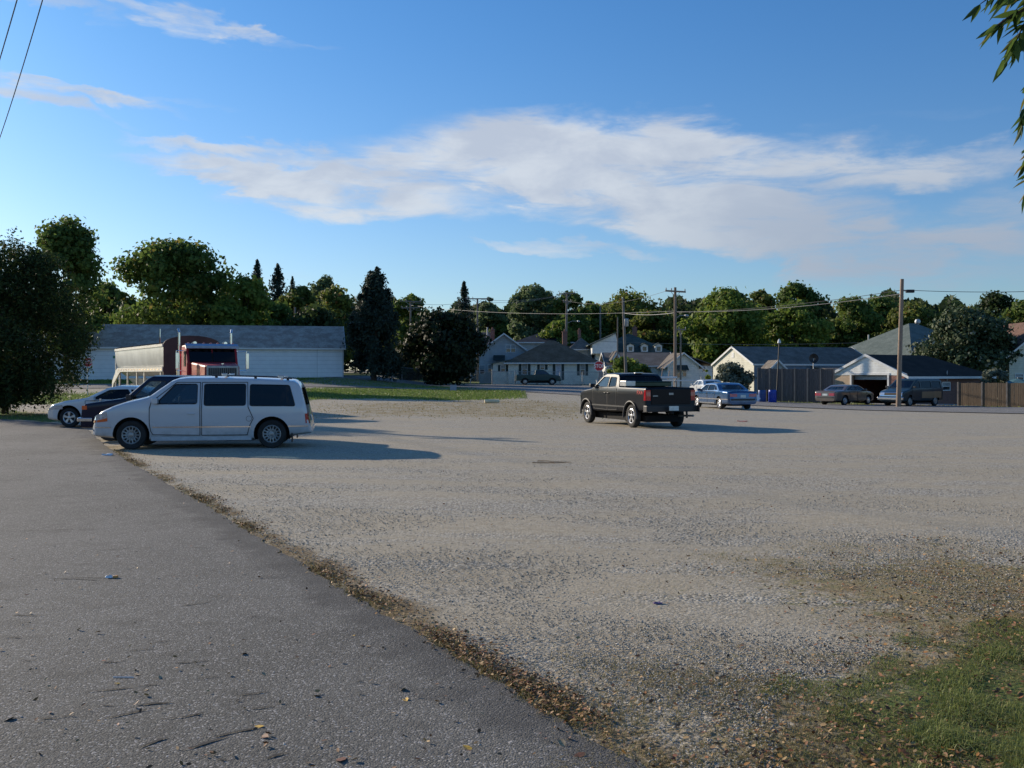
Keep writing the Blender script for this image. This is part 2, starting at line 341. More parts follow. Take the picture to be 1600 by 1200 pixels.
def groundmat():
    m, k, bs, o = newmat('gravel_ground'); co = objco(k)
    at = lambda n: k.new('ShaderNodeAttribute', attribute_name=n).outputs['Fac']
    big = k.noise(co, .16, 5, .6); mid = k.noise(co, .9, 5, .62); sm = k.noise(co, 7, 5, .7); fine = k.noise(co, 38, 3, .7)
    vo = k.new('ShaderNodeTexVoronoi', feature='F1'); k.put(vo, 'Vector', co); k.put(vo, 'Scale', 34.0); k.put(vo, 'Randomness', 1.0)
    vc = k.sep(vo.outputs['Color'])[0]
    vo2 = k.new('ShaderNodeTexVoronoi', feature='F1'); k.put(vo2, 'Vector', co); k.put(vo2, 'Scale', 70.0); vc2 = k.sep(vo2.outputs['Color'])[1]
    # long arcs left by tyres: stretched noise
    x,y,z = k.sep(co)[0:3]
    arc = k.noise(k.comb(k.m('MULTIPLY', x, .12), k.m('MULTIPLY', k.m('ADD', y, k.m('MULTIPLY', x, .18)), 1.1), 0), 1.0, 5, .62, .5)
    stone = k.mix(vc, (.20,.18,.145), (.52,.475,.385)); stone = k.mix(k.ss(vc2, .85, .95), stone, (.66,.62,.54))
    dirt = k.mix(k.ss(sm, .3, .7), (.385,.32,.22), (.50,.43,.31))
    f = k.m('ADD', k.m('MULTIPLY', k.ss(arc, .42, .58), .7), k.m('MULTIPLY', k.ss(mid, .35, .65), .45))
    f = k.m('MULTIPLY', f, k.ss(big, .3, .6, .55, 1.1), clamp=True)
    f = k.m('ADD', f, k.m('MULTIPLY', at('track'), k.ss(mid, .3, .6, .1, .6)), clamp=True)
    c = k.mix(k.m('MULTIPLY', f, .74), stone, dirt)
    c = k.mix(k.m('MULTIPLY', k.ss(sm, .62, .75), .5), c, (.19,.17,.135))
    # browned thatch and dry grass
    th = k.m('ADD', at('thatch'), k.m('MULTIPLY', k.m('SUBTRACT', mid, .5), 1.5)); th = k.m('ADD', th, k.m('MULTIPLY', k.m('SUBTRACT', sm, .5), 1.6))
    thc = k.mix(k.ss(fine, .3, .7), (.18,.13,.055), (.46,.36,.19)); thc = k.mix(k.ss(sm, .45, .7), thc, (.17,.17,.06)); thc = k.mix(k.ss(k.noise(co, 3.1, 4, .6), .5, .65, 0, .7), thc, (.20,.12,.06))
    c = k.mix(k.m('MULTIPLY', k.ss(th, .42, .85), .85), c, thc)
    gr = k.m('ADD', at('green'), k.m('MULTIPLY', k.m('SUBTRACT', mid, .5), .6)); gr = k.m('ADD', gr, k.m('MULTIPLY', k.m('SUBTRACT', sm, .5), .7))
    gc = k.mix(k.ss(fine, .3, .7), (.06,.08,.022), (.17,.23,.06)); gc = k.mix(k.ss(k.noise(co, .5, 5, .6), .5, .7), gc, (.20,.18,.08))
    c = k.mix(k.ss(gr, .45, .6), c, gc)
    eg = k.m('ADD', at('edge'), k.m('MULTIPLY', k.m('SUBTRACT', mid, .5), 1.6))
    c = k.mix(k.m('MULTIPLY', k.ss(eg, .4, .9), .85), c, k.mix(k.ss(fine, .35, .65), (.09,.06,.03), (.30,.20,.085)))
    k.put(bs, 'Base Color', c); k.put(bs, 'Roughness', .95); k.put(bs, 'Specular IOR Level', .15)
    h = k.m('ADD', k.m('MULTIPLY', k.m('SUBTRACT', 1.0, vo.outputs['Distance']), k.ss(f, .2, .9, 1.0, .25)), k.m('MULTIPLY', fine, 1.0))
    h = k.m('ADD', h, k.m('MULTIPLY', sm, .5)); bump(k, bs, h, .009, 1.0)
    return m
M['ground'] = groundmat()
ground = np_mesh('ground', V, Q, M['ground'], attr={'green':a_green, 'thatch':a_thatch, 'edge':a_edge, 'track':a_track}, smooth=True, kind='structure')

def asphalt(name, c0=(.135,.128,.112), c1=(.20,.19,.168), fleck=(.40,.38,.36), grit=105.0, bd=.0035, edgeattr=False):
    m, k, bs, o = newmat(name); co = objco(k)
    vo = k.new('ShaderNodeTexVoronoi', feature='F1'); k.put(vo, 'Vector', co); k.put(vo, 'Scale', grit); vc = k.sep(vo.outputs['Color'])[0]
    n = k.noise(co, .35, 6, .6); n2 = k.noise(co, 2.5, 5, .6); n3 = k.noise(co, 30, 3, .7)
    c = k.mix(vc, tuple(v*.5 for v in c0), tuple(v*1.4 for v in c0)); c = k.mix(k.ss(n, .3, .7, 0, .6), c, k.mix(vc, tuple(v*.8 for v in c1), tuple(v*1.3 for v in c1)))
    c = k.mix(k.ss(vc, .90, .96), c, fleck); c = k.mix(k.m('MULTIPLY', k.ss(n2, .52, .72), .45), c, (.075,.07,.06))
    if edgeattr:
        e = k.m('ADD', k.new('ShaderNodeAttribute', attribute_name='tar').outputs['Fac'], k.m('MULTIPLY', k.m('SUBTRACT', n2, .5), 1.2))
        c = k.mix(k.m('MULTIPLY', k.ss(e, .45, .95), .55), c, (.055,.053,.052))
    k.put(bs, 'Base Color', c); k.put(bs, 'Roughness', .9); k.put(bs, 'Specular IOR Level', .25)
    bump(k, bs, k.m('ADD', k.m('SUBTRACT', 1.0, vo.outputs['Distance']), k.m('ADD', n3, k.m('MULTIPLY', n2, 1.2))), bd); return m
M['asphalt'] = asphalt('asphalt', edgeattr=True)
M['asphalt_far'] = asphalt('street_asphalt', (.21,.20,.185), (.27,.26,.24))
M['crack'] = plain('crack_shadow_dirt', (.035,.032,.03), .95, var=.3)
# asphalt lane: ragged edge, draped
rg = random.Random(5); edge_f = []
pts = [(.78,3.0)]+EDGE
for i in range(len(pts)-1):
    a, b = pts[i], pts[i+1]; L = math.dist(a, b); n = max(1, int(L/.12)) if a[1] < 20 else max(1, int(L/.4))
    for j in range(n):
        t = j/n; edge_f.append((a[0]+(b[0]-a[0])*t+rg.uniform(-.03,.03), a[1]+(b[1]-a[1])*t+rg.uniform(-.025,.025)))
lane = [(5,-8),(1.9,.5)]+edge_f+[EDGE[-1],(-15.9,34.8),(-19.7,38.2),(-30,44.5),(-50,52),(-90,70),(-90,30),(-30,12),(-13,-8)]
bm = bmesh.new(); f = bm.faces.new([bm.verts.new((x, y, .006)) for x, y in lane]); bm.normal_update()
if f.normal.z < 0: f.normal_flip()
for yv in list(np.arange(0,20,.5))+list(np.arange(20,60,2)):
    geom = bm.verts[:]+bm.edges[:]+bm.faces[:]; bmesh.ops.bisect_plane(bm, geom=geom, plane_co=(0,yv,0), plane_no=(0,1,0))
for xv in list(np.arange(-20,3,.5)):
    geom = bm.verts[:]+bm.edges[:]+bm.faces[:]; bmesh.ops.bisect_plane(bm, geom=geom, plane_co=(xv,0,0), plane_no=(1,0,0))
bmesh.ops.triangulate(bm, faces=bm.faces[:])
for v in bm.verts: v.co.z = H(v.co.x, v.co.y)+.008
me = bpy.data.meshes.new('asphalt_lane'); bm.to_mesh(me); bm.free()
co = np.zeros(len(me.vertices)*3, np.float32); me.vertices.foreach_get('co', co); co = co.reshape(-1,3)
at = me.attributes.new('tar', 'FLOAT', 'POINT'); sdv = sdist(ROAD, co[:,0].astype(float), co[:,1].astype(float)); at.data.foreach_set('value', np.exp(-(sdv/.55)**2).astype(np.float32)*(co[:,1] < 36))
me.materials.append(M['asphalt']); lane_o = bpy.data.objects.new('asphalt_lane', me); COL.objects.link(lane_o); tag(lane_o, kind='structure')
# cracks in the lane: thin irregular strips, all running the same way as in the photo
cr = MB()
def crack(p, q, wd, seed):
    r = random.Random(seed); n = max(4, int(math.dist(p, q)/.06)); L = []; R = []
    d = Vector((q[0]-p[0], q[1]-p[1])).normalized(); nn = Vector((-d.y, d.x)); off = 0
    for i in range(n+1):
        t = i/n; off += r.uniform(-.012,.012); ww = wd*1.1*(.25+r.random())*min(1, 6*t, 6*(1-t))*.5+.001
        c = Vector((p[0]+(q[0]-p[0])*t, p[1]+(q[1]-p[1])*t))+nn*off
        L.append(c+nn*ww); R.append(c-nn*ww)
    vs = [(v.x, v.y, .0125) for v in L]+[(v.x, v.y, .0125) for v in R]
    cr.add(vs, [(i, i+1, n+2+i, n+1+i) for i in range(n)])
for i, (x0,y0,x1,y1,wd) in enumerate([(160,1132,240,1112,.02),(215,1172,262,1160,.022),(280,1178,360,1160,.025),(330,1160,402,1143,.02),(250,1130,320,1118,.014),(215,1110,275,1104,.016),
    (130,1088,210,1078,.014),(205,1080,250,1072,.012),(270,1040,330,1036,.014),(160,1038,200,1034,.01),(235,1008,270,1004,.01),(200,1022,240,1016,.01),(70,905,160,908,.014),(15,966,70,964,.014),
    (280,952,335,944,.012),(380,970,400,968,.012),(20,832,160,827,.012),(150,863,210,860,.012),(0,940,20,940,.012),(415,1194,450,1182,.016),(370,1094,420,1086,.01),(385,1116,430,1110,.01),
    (60,1130,110,1124,.01),(300,1070,345,1064,.01),(300,860,330,858,.01),(5,1000,35,1000,.01),(340,1195,360,1190,.012),(150,1110,180,1106,.01),(30,1036,60,1034,.01),(100,905,170,906,.01)]):
    crack(GP(x0,y0), GP(x1,y1), wd, i)
crk = cr.build('lane_cracks', M['crack'], kind='structure'); crk.name = 'cracked_pavement'

# street behind the lot
near_e = [(80,30),(50,38),(33,46),(25.3,50.5),(20,55.5),(15,62),(6.4,73.5),(0,79.5),(-11.5,84),(-20,82.5),(-45,80),(-120,76)]
far_e  = [(80,47),(50,56),(38,62),(31,65.5),(25,69.5),(18.6,76),(9,105),(-2,110),(-15.6,112),(-20.5,87.5),(-45,87),(-120,84)]
def resample(pl, n):
    p = np.array(pl, float); s = np.concatenate([[0], np.cumsum(np.hypot(*np.diff(p, axis=0).T))]); t = np.linspace(0, s[-1], n)
    return np.stack([np.interp(t, s, p[:,0]), np.interp(t, s, p[:,1])], 1)
def strip(name, ne, fe, mat, lift, n=120, kcross=14, **t):
    A = np.array([np.array(ne[i])*(1-t)+np.array(ne[i+1])*t for i in range(len(ne)-1) for t in np.linspace(0,1,16,endpoint=False)]+[ne[-1]])
    B = np.array([np.array(fe[i])*(1-t)+np.array(fe[i+1])*t for i in range(len(fe)-1) for t in np.linspace(0,1,16,endpoint=False)]+[fe[-1]])
    s = np.linspace(0, 1, kcross)[None,:,None]; W = A[:,None,:]*(1-s)+B[:,None,:]*s
    z = H(W[...,0], W[...,1])+lift; V = np.concatenate([W, z[...,None]], 2).reshape(-1,3)
    a = np.arange(len(A)*kcross).reshape(len(A), kcross)
    Q = np.stack([a[:-1,:-1].ravel(), a[:-1,1:].ravel(), a[1:,1:].ravel(), a[1:,:-1].ravel()], 1)
    return np_mesh(name, V, Q, mat, smooth=True, **t)
strip('street', near_e, far_e, M['asphalt_far'], .035, kind='structure')
M['concrete'] = plain('concrete_drive', (.32,.30,.27), .9, var=.2, scale=1.2, bmp=.004)
strip('driveway', [(31.5,66.2),(25.6,70)], [(33.5,73.2),(26.3,73.2)], M['concrete'], .045, kcross=6, kind='structure')

# ------------------------------------------------------------------ loose stones, fallen leaves, grass
def in_view_pts(n, dmin, dmax, power=1.0, pxr=(-40,1640), seed=0):
    r = np.random.default_rng(seed); t = r.random(n); d = (dmin**(-power)+(dmax**(-power)-dmin**(-power))*t)**(-1/power)
    px = r.uniform(*pxr, n); return (px-CX)/F*d, d
OCT = np.array([(1,0,0),(0,1,0),(-1,0,0),(0,-1,0),(0,0,1),(0,0,-.6)], float)
OF = np.array([(0,1,4),(1,2,4),(2,3,4),(3,0,4),(1,0,5),(2,1,5),(3,2,5),(0,3,5)])
def stones(name, x, y, size, mat, seed, flat=.6, **t):
    r = np.random.default_rng(seed); n = len(x); V = OCT[None]*(1+r.uniform(-.35,.35,(n,6,3))); V = V+r.uniform(-.15,.15,(n,6,3))
    sc = size[:,None,None]*np.stack([r.uniform(.7,1.3,n), r.uniform(.7,1.3,n), r.uniform(flat*.6,flat*1.3,n)], 1)[:,None,:]; V = V*sc
    a = r.uniform(0, 6.28, n); ca, sa_ = np.cos(a)[:,None], np.sin(a)[:,None]
    xr = V[...,0]*ca-V[...,1]*sa_; yr = V[...,0]*sa_+V[...,1]*ca
    V = np.stack([xr+x[:,None], yr+y[:,None], V[...,2]+(H(x,y)+size*.22)[:,None]], 2).reshape(-1,3)
    Fq = (OF[None]+6*np.arange(n)[:,None,None]).reshape(-1,3)
    return np_mesh(name, V, Fq, mat, attr={'tone':np.repeat(r.random(n), 6)}, **t)
def stonemat(name, a, b, c):
    m, k, bs, o = newmat(name); at = k.new('ShaderNodeAttribute', attribute_name='tone').outputs['Fac']
    col = k.mix(at, a, b); col = k.mix(k.ss(at, .9, 1.0), col, c); k.put(bs, 'Base Color', col); k.put(bs, 'Roughness', .9); k.put(bs, 'Specular IOR Level', .2); return m
M['stone'] = stonemat('limestone_gravel', (.27,.25,.21), (.49,.46,.395), (.64,.60,.53))
x, y = in_view_pts(210000, 4.0, 24, 1.0, seed=1); r = np.random.default_rng(2)
sr = sdist(ROAD, x, y); sg = sdist(P_GRASS_BR, x, y)
patch = np.sin(x*1.7+2*np.sin(y*.9))+np.sin(y*2.3+x*.6)+r.normal(0,.8,len(x))
keep = (sr < -.06) & (sg < -.1) & (patch > -.5) 
x, y = x[keep], y[keep]; s = r.uniform(.3,1.0,len(x))**2.6*.0095+.0026; s = s*np.clip(y/9,.85,1.15)
stones('gravel', x, y, s, M['stone'], 4, kind='stuff')
x, y = in_view_pts(26000, 4.0, 20, 1.0, seed=11); k_ = sdist(ROAD, x, y) > .02; x, y = x[k_], y[k_]
stones('road_grit', x, y, np.random.default_rng(5).uniform(.002,.0065,len(x)), M['stone'], 6, kind='stuff')
x, y = in_view_pts(700, 4.0, 16, 1.0, seed=12); k_ = sdist(ROAD, x, y) > .05; x, y = x[k_], y[k_]
stones('loose_stones', x, y, np.random.default_rng(7).uniform(.006,.016,len(x)), M['stone'], 8, kind='stuff')

def leafcards(x, y, z, size, r, tilt=.5, curl=.25, ratio=.45):
    """pointed leaves, 6 verts each with a fold"""
    n = len(x); L = np.array([(-1,0,0),(-.35,1,.3),(.35,.95,.35),(1,0,.1),(.35,-.95,.35),(-.35,-1,.3)], float)
    V = np.repeat(L[None], n, 0); V[...,1] *= ratio; V[...,2] *= curl*r.uniform(-.5,1.6,n)[:,None]; V *= size[:,None,None]
    t = r.normal(0, tilt, n); ct, st = np.cos(t)[:,None], np.sin(t)[:,None]
    V = np.stack([V[...,0], V[...,1]*ct-V[...,2]*st, V[...,1]*st+V[...,2]*ct], 2)
    t = r.normal(0, tilt*.6, n); ct, st = np.cos(t)[:,None], np.sin(t)[:,None]
    V = np.stack([V[...,0]*ct-V[...,2]*st, V[...,1], V[...,0]*st+V[...,2]*ct], 2)
    a = r.uniform(0, 6.28, n); ca, s_ = np.cos(a)[:,None], np.sin(a)[:,None]
    V = np.stack([V[...,0]*ca-V[...,1]*s_, V[...,0]*s_+V[...,1]*ca, V[...,2]], 2)
    V += np.stack([x, y, z], 1)[:,None,:]
    i = 6*np.arange(n)[:,None]; Fq = np.concatenate([i+np.array([[0,1,2,3]]), i+np.array([[0,3,4,5]])])
    return V.reshape(-1,3), Fq
def fallmat():
    m, k, bs, o = newmat('fallen_leaf'); at = k.new('ShaderNodeAttribute', attribute_name='tone').outputs['Fac']
    rp = k.new('ShaderNodeValToRGB'); e = rp.color_ramp.elements
    e[0].position = 0; e[0].color = (.14,.055,.02,1); e[1].position = 1; e[1].color = (.38,.20,.035,1)
    for p_, c_ in ((.3,(.22,.10,.04,1)),(.5,(.34,.20,.08,1)),(.68,(.42,.28,.12,1)),(.8,(.20,.05,.02,1)),(.88,(.30,.12,.03,1))):
        q = e.new(p_); q.color = c_
    k.nt.links.new(at, rp.inputs[0]); k.put(bs, 'Base Color', rp.outputs[0]); k.put(bs, 'Roughness', .7); return m
M['fallen'] = fallmat()
r = np.random.default_rng(21)
# along the lane edge
ep = np.array(edge_f); keepE = (ep[:,1] > 4.0) & (ep[:,1] < 24); ep = ep[keepE]
clump = np.array([.06+max(0, .5+.35*math.sin(a*2.3+1)+.35*math.sin(a*.9+2)+.25*math.sin(a*5.1))**1.8 for a in ep[:,1]]); dens_ = clump/np.clip(ep[:,1],4,30)
ii = r.choice(len(ep), 5200, p=dens_/dens_.sum()); ex = ep[ii,0]+np.abs(r.normal(0,.15,5200))+r.normal(0,.03,5200); ey = ep[ii,1]+r.normal(0,.06,5200)+.03
xa, ya = in_view_pts(9500, 4.0, 13, 1.0, (900,1640), 22); k_ = (r.random(len(xa)) < np.clip((xa/ya*F+CX-900)/450, .25, 1)); xa, ya = xa[k_], ya[k_]; k_ = sdist(P_THATCH, xa, ya)+r.normal(0,.5,len(xa))+.9*np.sin(xa*2.1+1.5*np.sin(ya*1.7))*np.sin(ya*2.6) > .1; xa, ya = xa[k_], ya[k_]
xb, yb = in_view_pts(500, 5, 30, 1.0, (300,1640), 23); k_ = sdist(ROAD, xb, yb) < 0; xb, yb = xb[k_], yb[k_]
xc, yc = in_view_pts(420, 4.2, 26, 1.0, (-20,1000), 24); k_ = sdist(ROAD, xc, yc) > .05; xc, yc = xc[k_], yc[k_]
lx = np.concatenate([ex, xa, xb, xc]); ly = np.concatenate([ey, ya, yb, yc]); sz = r.uniform(.007,.019,len(lx))
Vl, Fl = leafcards(lx, ly, H(lx,ly)+.012+r.uniform(0,.012,len(lx)), sz, r)
np_mesh('leaf_litter', Vl, Fl, M['fallen'], attr={'tone':np.repeat(r.random(len(lx)),6)}, kind='stuff')

def blades(name, x, y, hgt, wid, mat, seed, lean=.35, **t):
    r = np.random.default_rng(seed); n = len(x); a = r.uniform(0,6.28,n); dx, dy = np.cos(a), np.sin(a); le = r.normal(0,lean,n)+r.uniform(0,lean,n)
    z0 = H(x,y)-.005; px_, py_ = -dy*wid, dx*wid
    b = np.stack([x-px_, y-py_, z0], 1); c = np.stack([x+px_, y+py_, z0], 1)
    mx = np.stack([x+dx*hgt*le*.35, y+dy*hgt*le*.35, z0+hgt*.6], 1); q = np.stack([px_*.8, py_*.8, px_*0], 1)
    tip = np.stack([x+dx*hgt*le*1.1, y+dy*hgt*le*1.1, z0+hgt*np.clip(1-.35*np.abs(le),.2,1)], 1)
    V = np.stack([b, c, mx+q, mx-q, tip+q*.1, tip-q*.1], 1).reshape(-1,3)
    i = 6*np.arange(n)[:,None]; Fq = np.concatenate([i+np.array([[0,1,2,3]]), i+np.array([[3,2,4,5]])])
    return np_mesh(name, V, Fq, mat, attr={'tone':np.repeat(r.random(n),6)}, **t)
M['grass'] = leafmat('grass_blade', (.15,.185,.045), (.33,.36,.11), (.30,.25,.12), .3, .5)
M['dry_grass'] = leafmat('dry_grass_blade', (.19,.16,.06), (.42,.33,.15), (.14,.19,.05), .3, .6)
r = np.random.default_rng(31)
x, y = in_view_pts(150000, 4.0, 10, 1.0, (1180,1660), 32)
tuft = np.sin(x*5+1.3*np.sin(y*4))*np.sin(y*4.3+x*2)+.5*np.sin(x*11-y*7)+.7*np.sin(x*1.9+2)*np.sin(y*2.6+x)
k_ = (sdist(P_GRASS_BR, x, y)+.2*tuft+r.normal(0,.08,len(x)) > 0) & (tuft+r.normal(0,.45,len(x)) > -.05)
x, y, tf = x[k_], y[k_], tuft[k_]; sdg = np.clip(sdist(P_GRASS_BR, x, y)/.45, .25, 1); hg = np.clip(.022+.030*tf+r.uniform(0,.04,len(x)), .010, .13)*sdg
blades('grass', x, y, hg, r.uniform(.0012,.0026,len(x)), M['grass'], 33, .9, kind='stuff')
x, y = in_view_pts(120000, 4.0, 16, 1.0, (860,1660), 34); tuft = np.sin(x*3+2*np.sin(y*2.1))*np.sin(y*3.3+x)
k_ = (sdist(P_THATCH, x, y)/1.5+.5*tuft+r.normal(0,.3,len(x)) > .12); x, y = x[k_], y[k_]
blades('dry_grass', x, y, r.uniform(.008,.03,len(x)), r.uniform(.001,.0022,len(x)), M['dry_grass'], 35, 1.3, kind='stuff')
# tufts along the lane edge
ii = r.choice(len(ep), 11000, p=dens_/dens_.sum()); ex = ep[ii,0]+np.abs(r.normal(0,.11,11000)); ey = ep[ii,1]+r.normal(0,.05,11000)
blades('edge_grass', ex, ey, r.uniform(.01,.045,11000), r.uniform(.001,.0025,11000), M['dry_grass'], 36, 1.0, kind='stuff')
def far_grass(name, poly, n, seed, h=(.05,.16), wd=(.01,.03), mat='grass', jit=.6):
    r = np.random.default_rng(seed); p = np.array(poly); lo, hi = p.min(0), p.max(0)
    x = r.uniform(lo[0], hi[0], n); y = r.uniform(lo[1], hi[1], n); k_ = sdist(poly, x, y)+r.normal(0,jit,n) > 0; x, y = x[k_], y[k_]
    k_ = (sdist(ROAD, x, y) < -.05); x, y = x[k_], y[k_]
    return blades(name, x, y, r.uniform(*h, len(x)), r.uniform(*wd, len(x)), M[mat], seed+1, .6, kind='stuff')
M['lawn'] = leafmat('lawn_blade', (.12,.185,.04), (.23,.31,.07), (.30,.27,.12), .35, .5)
far_grass('grass_strip', P_STRIP, 60000, 41, mat='lawn', jit=1.0)
far_grass('verge_grass', P_LEFTSTRIP, 40000, 43, mat='lawn', jit=1.0)
far_grass('bank_grass', [(-2,84),(-9,97),(-42,97),(-60,88),(-20,87.8)], 60000, 45, mat='lawn')
far_grass('roadside_grass', P_LEFTBANK, 50000, 47, h=(.04,.14), wd=(.006,.016), mat='lawn', jit=.25)
far_grass('weedy_patch', P_DRY, 4500, 49, h=(.02,.07), wd=(.01,.03), mat='dry_grass', jit=2)
far_grass('fence_verge_grass', [(17,76.2),(25,70),(31,66.2),(38,62.7),(50,56.6),(51,58.6),(39,64.6),(31.6,68.2),(26,71.2),(18,78)], 16000, 51, mat='grass', jit=.3)
# individual leaves and litter that can be told apart on the lane
def one_leaf(px, row, size, color, label):
    x, y = GP(px, row); r = np.random.default_rng(int(px*7+row)); V, Fq = leafcards(np.zeros(1), np.zeros(1), np.zeros(1), np.array([size]), r, .35, .5, .5)
    V = np.array(V); V[:,2] -= V[:,2].min(); o = np_mesh('fallen_leaf', V, Fq, color, label=label, cat='leaf', group='leaves lying on the asphalt lane'); o.location = (x, y, H(x,y)+.006); return o
M['leaf_yellow'] = plain('leaf_yellow', (.55,.33,.03), .6, var=.3, scale=60); M['leaf_tan'] = plain('leaf_tan', (.42,.30,.17), .7, var=.3, scale=60); M['leaf_brown'] = plain('leaf_brown', (.17,.07,.035), .7, var=.3, scale=60)
for px, row, s, c, lb in [(404,1143,.032,'leaf_yellow','bright yellow leaf alone on the asphalt near the bottom cracks'),(634,1096,.03,'leaf_yellow','yellow brown curled leaf on the asphalt lane near its middle'),
    (630,1084,.028,'leaf_tan','pale tan leaf just above the curled yellow leaf'),(550,995,.028,'leaf_yellow','small yellow leaf on asphalt below the weedy edge'),(381,1026,.026,'leaf_brown','upright dark brown leaf casting a shadow on asphalt'),
    (184,1075,.024,'leaf_yellow','amber leaf left of the long cracks'),(215,1058,.03,'leaf_tan','long tan leaf on the asphalt above the long cracks'),(250,1063,.024,'leaf_tan','small tan leaf right of the long tan leaf'),
    (228,1082,.022,'leaf_tan','pale leaf below the long tan leaf'),(412,1058,.02,'leaf_tan','pale fleck of a leaf right of the upright brown leaf'),(42,932,.022,'leaf_brown','reddish leaf on the asphalt at the left edge'),
    (124,988,.02,'leaf_tan','cream leaf on the asphalt at mid left'),(310,978,.02,'leaf_tan','cream leaf above the middle cracks of the lane'),(15,1131,.034,'leaf_brown','brown leaf at the bottom left of the lane'),
    (533,1195,.045,'leaf_brown','large curled brown leaf at the bottom edge of the lane'),(730,1173,.036,'leaf_yellow','long yellow leaf near the bottom of the lane'),(728,1170,.0,'leaf_tan',''),
    (878,1168,.03,'leaf_tan','tan leaf right of the long yellow leaf'),(905,1184,.035,'leaf_brown','brown leaf beside the weedy edge at the bottom'),(576,1014,.03,'leaf_tan','long tan leaf right below the small yellow leaf'),
    (566,1012,.024,'leaf_brown','dark leaf next to the long tan leaf under the edge'),(85,855,.02,'leaf_brown','dark leaf far up the lane at left'),(213,863,.018,'leaf_tan','straw coloured leaf above the crushed packet'),
    (298,855,.022,'leaf_brown','dark brown leaf up the lane above the packet'),(118,847,.02,'leaf_tan','pale leaf far up the lane'),(495,1094,.024,'leaf_tan','flat cream leaf near the middle of the lane'),(414,1155,.03,'leaf_brown','dull brown leaf under the bright yellow leaf'),
    (374,933,.018,'leaf_tan','tiny cream leaf on the asphalt beside the gravel edge'),(305,1068,.0,'leaf_tan','')]:
    if s > 0: one_leaf(px, row, s, M[c], lb)
M['paper'] = plain('paper_white', (.75,.76,.78), .6); M['packet_orange'] = plain('packet_orange', (.6,.3,.08), .6); M['purple'] = plain('purple_foil', (.22,.12,.22), .4); M['red_plastic'] = plain('red_plastic', (.6,.06,.04), .4)
def litter(name, px, row, label, cat, mats, build):
    x, y = GP(px, row); b = MB(); build(b); return b.build(name, mats, loc=(x, y, H(x,y)+.008), label=label, cat=cat)
def crumple(b, sx, sy, sz, seed, n=7):
    r = random.Random(seed); vs = []; 
    for i in range(n):
        for j in range(4):
            vs.append(((i/(n-1)-.5)*sx+r.uniform(-.1,.1)*sx*.4, (j/3-.5)*sy+r.uniform(-.12,.12)*sy, sz*(.2+r.random()*.8)*(1 if j in (1,2) else .25)))
    b.add(vs, [(i*4+j, i*4+j+1, (i+1)*4+j+1, (i+1)*4+j) for i in range(n-1) for j in range(3)])
def packet(b):
    b.cur = 0; crumple(b, .07, .045, .03, 1); n = len(b.v); b.cur = 1
    r = random.Random(4); b.box((.03,-.018,.002), (.062,.018,.02))
litter('crushed_packet', 172, 905, 'crushed white and orange packet lying on the asphalt lane', 'litter', [M['paper'], M['packet_orange']], packet)
litter('paper_scrap', 168, 713, 'white scrap of paper by the lane edge beside the white minivan', 'litter', M['paper'], lambda b: crumple(b, .22, .12, .05, 2))
litter('foil_wrapper', 1028, 946, 'small purple wrapper lying on the gravel', 'litter', M['purple'], lambda b: crumple(b, .07, .04, .02, 3))
litter('white_bag', 1166, 639, 'white crumpled bag on the gravel behind the blue sedan', 'litter', M['paper'], lambda b: crumple(b, .45, .3, .28, 4))
litter('red_litter', 1160, 659, 'flat red piece of litter on the gravel', 'litter', M['red_plastic'], lambda b: crumple(b, .35, .2, .04, 5))
litter('plastic_straw', 193, 1064, 'thin white straw lying on the asphalt', 'litter', M['paper'], lambda b: b.cyl((-.06,0,.004), (.06,-.004,.004), .003, n=8))
M['log'] = plain('bare_log', (.80,.66,.42), .7)
def logb(b): b.cyl((-.45,0,.11), (.4,.1,.11), .11, .10, 12); b.cyl((.4,.1,.11), (.48,.11,.11), .04, .03, 8)
litter('log', 769, 630.5, 'pale bare log lying on the dirt in front of the grass strip', 'log', M['log'], logb)
M['twig'] = plain('dead_stems', (.42,.27,.15), .9)
def brush(b):
    r = random.Random(9)
    for i in range(9): a = r.uniform(-.5,.5); p = Vector((r.uniform(-.4,.2), r.uniform(-.3,.3), .01)); b.cyl(p, p+Vector((math.cos(a)*r.uniform(.2,.5), math.sin(a)*.3, r.uniform(0,.02))), .006, .003, 5)
litter('twig_pile', 853, 724, 'small pile of dead brown twigs on the gravel', 'twigs', M['twig'], brush)
